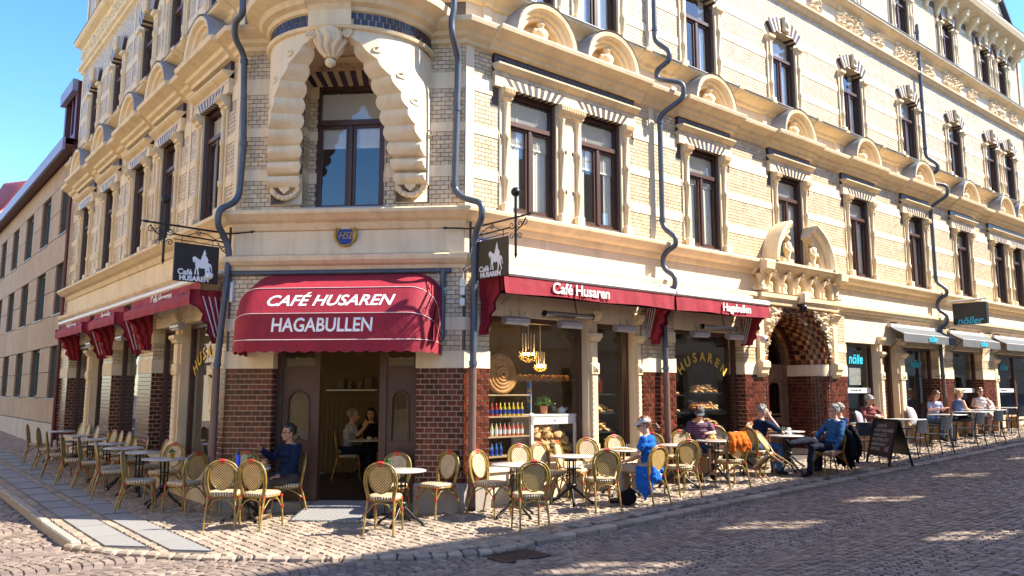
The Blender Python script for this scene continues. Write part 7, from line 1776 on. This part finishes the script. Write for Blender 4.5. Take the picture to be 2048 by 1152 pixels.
        if hair == 'long':
            for q in range(40):
                a = -pi*.08+(pi*1.16)*q/39+pi; x, y = .085*cos(a), -.02+.09*sin(a); L_ = r.uniform(.24, .36); m.tube([H(x*.9, y, .07), H(x*1.15, y, -.03), tuple(Vector(H(x*1.35, y*1.1+.01, -.14))), tuple(Vector(H(x*1.3+r.uniform(-.02, .02), y*1.1+.03+r.uniform(-.02, .03), -.02-L_)))], [.022, .026, .025, .012], 7)
        if hair == 'bun': m.ball(H(0, -.125, .075), .048, .044, .044, 12, 8); [m.ball(H(.03*cos(q), -.13+.02*sin(q*2), .075+.035*sin(q)), .022, seg=7, rings=5) for q in range(7)]
        if hair == 'tail': m.tube([H(0, -.12, -.02), H(0, -.175, -.03), H(.01, -.20, -.10), H(.02, -.195, -.15)], [.018, .036, .034, .012], 9)
        me = solid(m, .0105, 1, .010, 38, 1); me.materials.clear(); me.materials.append(hairm); link('hair', me, g, True)
    if cap:
        m = MB(smooth=True); m.v = []; rows = []
        for i in range(8): e = pi/2*i/7; rows.append([H(.094*cos(2*pi*j/20)*cos(e)**.8 if e < 1.57 else 0, -.018+.112*sin(2*pi*j/20)*cos(e)**.8, .048+.088*sin(e)) for j in range(20)])
        m.grid(rows, True, True); m.ball(H(0, -.018, .137), .010, seg=8, rings=4); m.build('cap', cap, g, True)
        m = MB(smooth=True); top_ = [[H(.082*sin(-1.2+2.4*j/12)*(1+.05*i), .075*cos(-1.2+2.4*j/12)*(1)+.02+.075*i/3*cos((-1.2+2.4*j/12)*.9), .056-.012*i/3-.010*abs(-1.2+2.4*j/12)) for j in range(13)] for i in range(4)]; m.grid(top_); m.grid([[(x, y, z-.005) for x, y, z in r_] for r_ in top_]); m.build('cap_brim', cap, g, True)
    if glasses:
        m = MB()
        for s_ in (-1, 1): m.tube([H(s_*.034+.027*cos(q*pi/6), .108, .012+.019*sin(q*pi/6)) for q in range(12)], .0028 if glasses == 1 else .004, 6, closed=True); m.tube([H(s_*.062, .104, .015), H(s_*.086, .0, .012)], .003, 5)
        if glasses == 2:
            for s_ in (-1, 1): m.add([H(s_*.034+.027*cos(q*pi/6), .109, .012+.019*sin(q*pi/6)) for q in range(12)], [tuple(range(12))])
        m.tube([H(-.008, .11, .015), H(.008, .11, .015)], .003, 5); m.build('glasses', BLACKP, g, True)
    g.scale = (sc,)*3; return g
def cloth(n, c, **k): return pm(n, c, .9, .18, 7, .3, 120, .003, spec=.15, **k)
NAVYC, DENIM, BLUED, KHAKI, DKTR, CHARC = cloth('navy_shirt_cloth', (.007, .016, .042)), cloth('denim_shirt_cloth', (.028, .095, .22)), cloth('bright_blue_cloth', (.014, .11, .44)), cloth('khaki_cloth', (.36, .28, .20)), cloth('dark_navy_trouser', (.012, .014, .028)), cloth('charcoal_trouser', (.055, .048, .045))
GREYH, BROWNH, BLACKH, DARKB, BLOND = pm('grey_hair', (.20, .19, .18), .6, .45, 70, .6, 90), pm('brown_hair', (.16, .07, .025), .5, .3, 60, .4, 90), pm('black_hair', (.010, .008, .007), .5, .3, 60, .4, 90), pm('chestnut_hair', (.12, .045, .02), .5, .3, 60, .4, 90), pm('blond_hair', (.45, .27, .10), .5, .3, 60, .4, 90)
CAPG, CAPL, CAPD = cloth('grey_cap_cloth', (.33, .32, .32)), cloth('pale_grey_cap_cloth', (.52, .52, .54)), cloth('charcoal_cap_cloth', (.10, .11, .12)); MAROONC = cloth('maroon_sweater', (.20, .065, .062)); WHITEC = cloth('white_cloth', (.72, .70, .68)); LILAC = cloth('pale_blue_print', (.25, .30, .48)); BLUTOP = cloth('dusty_blue_top', (.12, .19, .36)); JEAN = cloth('jeans', (.06, .12, .22)); BLACKC = cloth('black_cloth', (.008, .008, .010)); NAVY2 = cloth('royal_navy_cloth', (.02, .03, .10)); SHOEW = pm('white_shoe', (.65, .63, .6), .6, .05, 6, 0)
t = NT('striped_polo'); s_ = t.n('ShaderNodeSeparateXYZ'); t.l(t.coord(), s_.inputs[0]); w_ = t.math('SINE', t.math('MULTIPLY', s_.outputs[2], 150)); t.l(t.ramp(w_, [(.45, (.05, .022, .06)), (.55, (.21, .085, .13))]), t.b.inputs['Base Color']); t.val('Roughness', .85); POLO = t.m
# man in navy beside the door
person('man in a navy shirt and glasses eating at the table left of the corner door', MANCH, 232, SK2, NAVYC, CHARC, hair='short', hairm=BLACKH, glasses=1, turn=-.15, shoes=pm('brown_shoe', (.10, .05, .03), .5, .1, 6, 0),
       arms=[((-.27, .06, .79), (-.19, .24, .62), (.1, 1, -.15), (0, 0, -1)), ((.27, .06, .82), (.20, .30, .98), (-.3, .6, .5), (-.6, 0, .3))])
# woman in blue
person('woman in a bright blue dress, pale cap and ponytail at the sunny tables', (2.28, 13.62), 150, SK1, BLUED, KHAKI, sleeve='short', hair='tail', hairm=BROWNH, cap=CAPL, female=1, glasses=2, lean=.05, nod=.25, turn=.45,
       arms=[((-.23, .05, .78), (-.08, .28, .66), (.4, 1, -.2), (0, 0, -1)), ((.23, .05, .78), (.08, .28, .66), (-.4, 1, -.2), (0, 0, -1))])
m = MB(smooth=True)
for k in range(9): x = -.19+.38*k/8; m.tube([(x*.8, -.10, .60), (x*.95, -.19, .52), (x*1.0, -.21+.02*sin(k*1.7), .40), (x*1.0, -.19, .34+.03*sin(k*2.1))], [.04, .035, .03, .014], 8)
for k in range(9): y = -.17+.26*k/8; m.tube([(-.165, y, .59), (-.205, y-.01, .46), (-.225, y*.9+.012*sin(k*2), .30), (-.215, y*.75-.03, .14+.05*sin(k*1.1))], [.036, .03, .026, .012], 8)
dme = solid(m, .013, 3, .008, 12, 2); dme.materials.clear(); dme.materials.append(BLUED)
for o in COL.objects:
    if o.get('label', '').startswith('woman in a bright blue'): link('dress_skirt', dme, o, True)
q_ = (1.93, 13.52); m = MB(smooth=True); m.ball((0, 0, .13), .16, .10, .13, 14, 10); m.ball((.05, 0, .2), .09, .07, .09); bg_ = solid(m, .015, 2, .01, 14, 4); bg_.materials.clear(); bg_.materials.append(BLACKC); o = link('shoulder_bag', bg_); o.location = (*q_, zg(*q_)); tag(o, 'black bag on the setts at the feet of the woman in blue', 'bag')
# man in the striped polo
PS = rp(5.80, .36); chair(PS, -75, 'woven bistro chair under the man in the striped polo')
person('man in a dark striped polo, sunglasses and charcoal cap behind a sunny table', PS, -88, SK1, POLO, JEAN, sleeve='short', hair='short', hairm=DARKB, cap=CAPD, glasses=2, nod=.45, turn=-.2, lean=.10, skirt=1, shoes=BLACKC,
       arms=[((-.27, .10, .84), (-.10, .36, .86), (.7, .7, 0), (0, 0, -1)), ((.28, .08, .80), (.23, .30, .60), (.2, 1, -.6), (0, 0, -1))])
# gray haired man, chin on hand
PG = rp(7.02, .95); chair(PG, 30, 'woven bistro chair under the gray haired man in the navy shirt')
person('gray haired man in a navy shirt with his chin on his hand, in profile', PG, 14, SK1, NAVYC, JEAN, sleeve='rolled', hair='short', hairm=GREYH, glasses=1, lean=.16, nod=.1,
       arms=[((-.26, .30, .84), (-.05, .44, .84), (.6, .7, -.1), (0, 0, -1)), ((.20, .36, .86), (.075, .235, 1.12), (-.15, -.2, .5), (-.7, 0, .3))])
# man in denim, legs crossed
PD = rp(8.0, 1.98); chair(PD, 192, 'woven bistro chair under the man in the denim shirt')
person('gray haired man in a blue denim shirt leaning back with crossed legs', PD, 196, SK3, DENIM, DKTR, hair='short', hairm=GREYH, glasses=1, lean=-.13, turn=-.1, shoes=BLACKC,
       arms=[((-.27, -.10, .78), (-.28, .06, .50), (.0, .5, -1), (1, 0, 0)), ((.27, -.02, .78), (.12, .20, .70), (-.5, 1, 0), (0, 0, -1))], legs=[((-.08, .42, .53), (-.08, .50, .10), (0, 1, 0)), ((.05, .44, .66), (-.02, .84, .62), (.0, .5, .6))])
PC_ = rp(8.75, 1.72); chair(PC_, 188, 'woven bistro chair under the man in the navy T shirt and pale cap')
person('man in a navy T shirt and pale grey cap behind the man in denim', PC_, 186, SK3, NAVY2, DKTR, sleeve='short', hair='short', hairm=GREYH, cap=CAPG, lean=-.08, turn=-.15, glasses=1)
# far terrace
PM = rp(13.25, .36); person('man in a maroon sweater and pale cap with folded arms on the restaurant bench', PM, -75, SK1, MAROONC, CHARC, hair='short', hairm=GREYH, cap=CAPG, seat=.47, turn=.25,
       arms=[((-.27, .06, .82), (-.02, .24, .84), (1, .2, 0), (0, -1, 0)), ((.27, .06, .82), (.04, .27, .80), (-1, .2, 0), (0, -1, 0))], vox=.013)
PW = rp(16.95, .40); person('woman with loose long brown hair bent over her phone on the restaurant bench', PW, -70, SK3, LILAC, JEAN, sleeve='short', hair='long', hairm=DARKB, female=1, nod=.6, lean=.14, vox=.013,
       arms=[((-.24, .10, .82), (-.07, .34, .88), (.3, 1, .2), (0, 0, -1)), ((.24, .10, .82), (.07, .34, .88), (-.3, 1, .2), (0, 0, -1))])
PB_ = rp(18.55, .50); person('blond woman with her hair in a bun and a blue strapless top, seen in profile', PB_, 12, SK3, BLUTOP, BLACKC, sleeve='none', hair='bun', hairm=BLOND, female=1, nod=.35, lean=.08, skirt=1, vox=.013)
PX = rp(20.5, .45); person('woman in a white strap top and sunglasses facing the street', PX, -105, SK3, WHITEC, WHITEC, sleeve='none', hair='short', hairm=BROWNH, female=1, glasses=2, turn=.1, skirt=1, vox=.013)
# inside the cafe
I1 = FC(1.12, -3.35, .16); person('silver haired woman in a white shirt drinking from a cup inside the cafe', I1, 10, SK1, CAPG, DKTR, sleeve='short', hair='short', hairm=GREYH, female=1, lean=.1, vox=.014, arms=[((-.24, .12, .84), (-.06, .28, .96), (.4, .4, .6), (0, 0, 1)), ((.24, .16, .86), (.06, .28, 1.0), (-.4, .2, .7), (0, 0, 1))])
I2 = FC(1.36, -4.1, .16); person('woman with long black hair in a dark top facing the door inside the cafe', I2, -88, SK1, BLACKC, BLACKC, hair='long', hairm=BLACKH, female=1, vox=.014)
def chair_in(p, d, l): o = chair(p[:2], d, l); o.location = p; return o
chair_in(I1, 10, 'woven chair of the silver haired woman inside the cafe'); chair_in(I2, -88, 'woven chair of the black haired woman inside the cafe')
ti = FC(1.42, -3.45, .16); o = table(ti[:2], 'round table between the two women inside the cafe'); o.location = ti
cup((ti[0]+.1, ti[1]-.08, .16+TT), 'white cup on the table inside the cafe')
q = FC(.75, -4.60, 2.02); m = MB(FC); m.box(.2, 1.35, -4.69, -4.50, 1.99, 2.02); m.thing('wall_shelf', WHITE, 'white shelf with small framed pictures on the cafe back wall', 'shelf', None, q)
for k, (u, w, h) in enumerate(((.50, .16, .24), (.72, .10, .2), (.95, .12, .22), (1.15, .18, .28))):
    m = MB(FC); m.bevbox(u-w/2, u+w/2, -4.60, -4.57, 2.025, 2.025+h, .01); m.thing('picture_frame', pm('dark_frame', (.06, .035, .02), .4, .2, 8, 0) if k == 0 else MATS['dark_frame'], ['leftmost framed picture on the cafe wall shelf', 'narrow framed picture on the cafe wall shelf', 'framed picture right of the narrow one on the cafe wall shelf', 'largest framed picture at the right end of the cafe wall shelf'][k], 'picture', None, FC(u, -4.6, 2.025))
g = empty('door_side_picture', FC(1.1, -3, 2.6), 0) if 0 else None
# --- garments and cloths on the chairs
def garment(p, deg, mat, lab, w=.42, L=.62, dz=0, nm='jacket', zt=.93, seed=1, sleeves=1):
    m = MB(smooth=True)
    for k in range(11):
        x = -w/2+w*k/10; d = .02*sin(k*1.9+seed); m.tube([(x*.8, -.20, zt-.06), (x*.85, -.265, zt), (x*.95, -.335+d, zt-.12), (x*1.05, -.36+d, zt-L*.6), (x*1.1, -.36-d, zt-L-.04*sin(k*1.3))], [.025, .035, .036, .036, .02], 8)
    if sleeves:
        for s_ in (-1, 1): m.tube([(s_*w*.42, -.28, zt-.04), (s_*w*.62, -.32, zt-.2), (s_*w*.66, -.36, zt-.42), (s_*w*.60, -.36, zt-.60)], [.05, .055, .05, .045], 9)
    me = solid(m, .013, 3, .012, 9, seed); me.materials.clear(); me.materials.append(mat); o = link(nm, me); o.location = (p[0], p[1], zg(p[0], p[1])+dz); o.rotation_euler = (0, 0, radians(deg-90)); o.scale = (SC,)*3; tag(o, lab, 'jacket')
garment(PD, 192, BLACKC, 'black jacket hanging over the chair back of the man in denim', .46, .74, zt=.90, seed=2); garment(PC_, 188, BLACKC, 'black jacket hanging over the chair back of the man in the pale cap', .46, .72, zt=.90, seed=5)
garment((4.18, 15.39), 104, cloth('orange_jacket_cloth', (.62, .125, .012)), 'bright orange jacket draped over the back of a woven chair', .34, .30, zt=.95, seed=3, sleeves=0)
m = MB(smooth=True); m.ball((0, .02, .56), .15, .13, .07); m.ball((.06, -.06, .62), .09, .08, .09); me = solid(m, .014, 2, .012, 14, 4); me.materials.clear(); me.materials.append(BLACKC); o = link('bag', me); o.location = (4.18, 15.39, zg(4.18, 15.39)); tag(o, 'black bag on the seat of the chair with the orange jacket', 'bag')
o = None
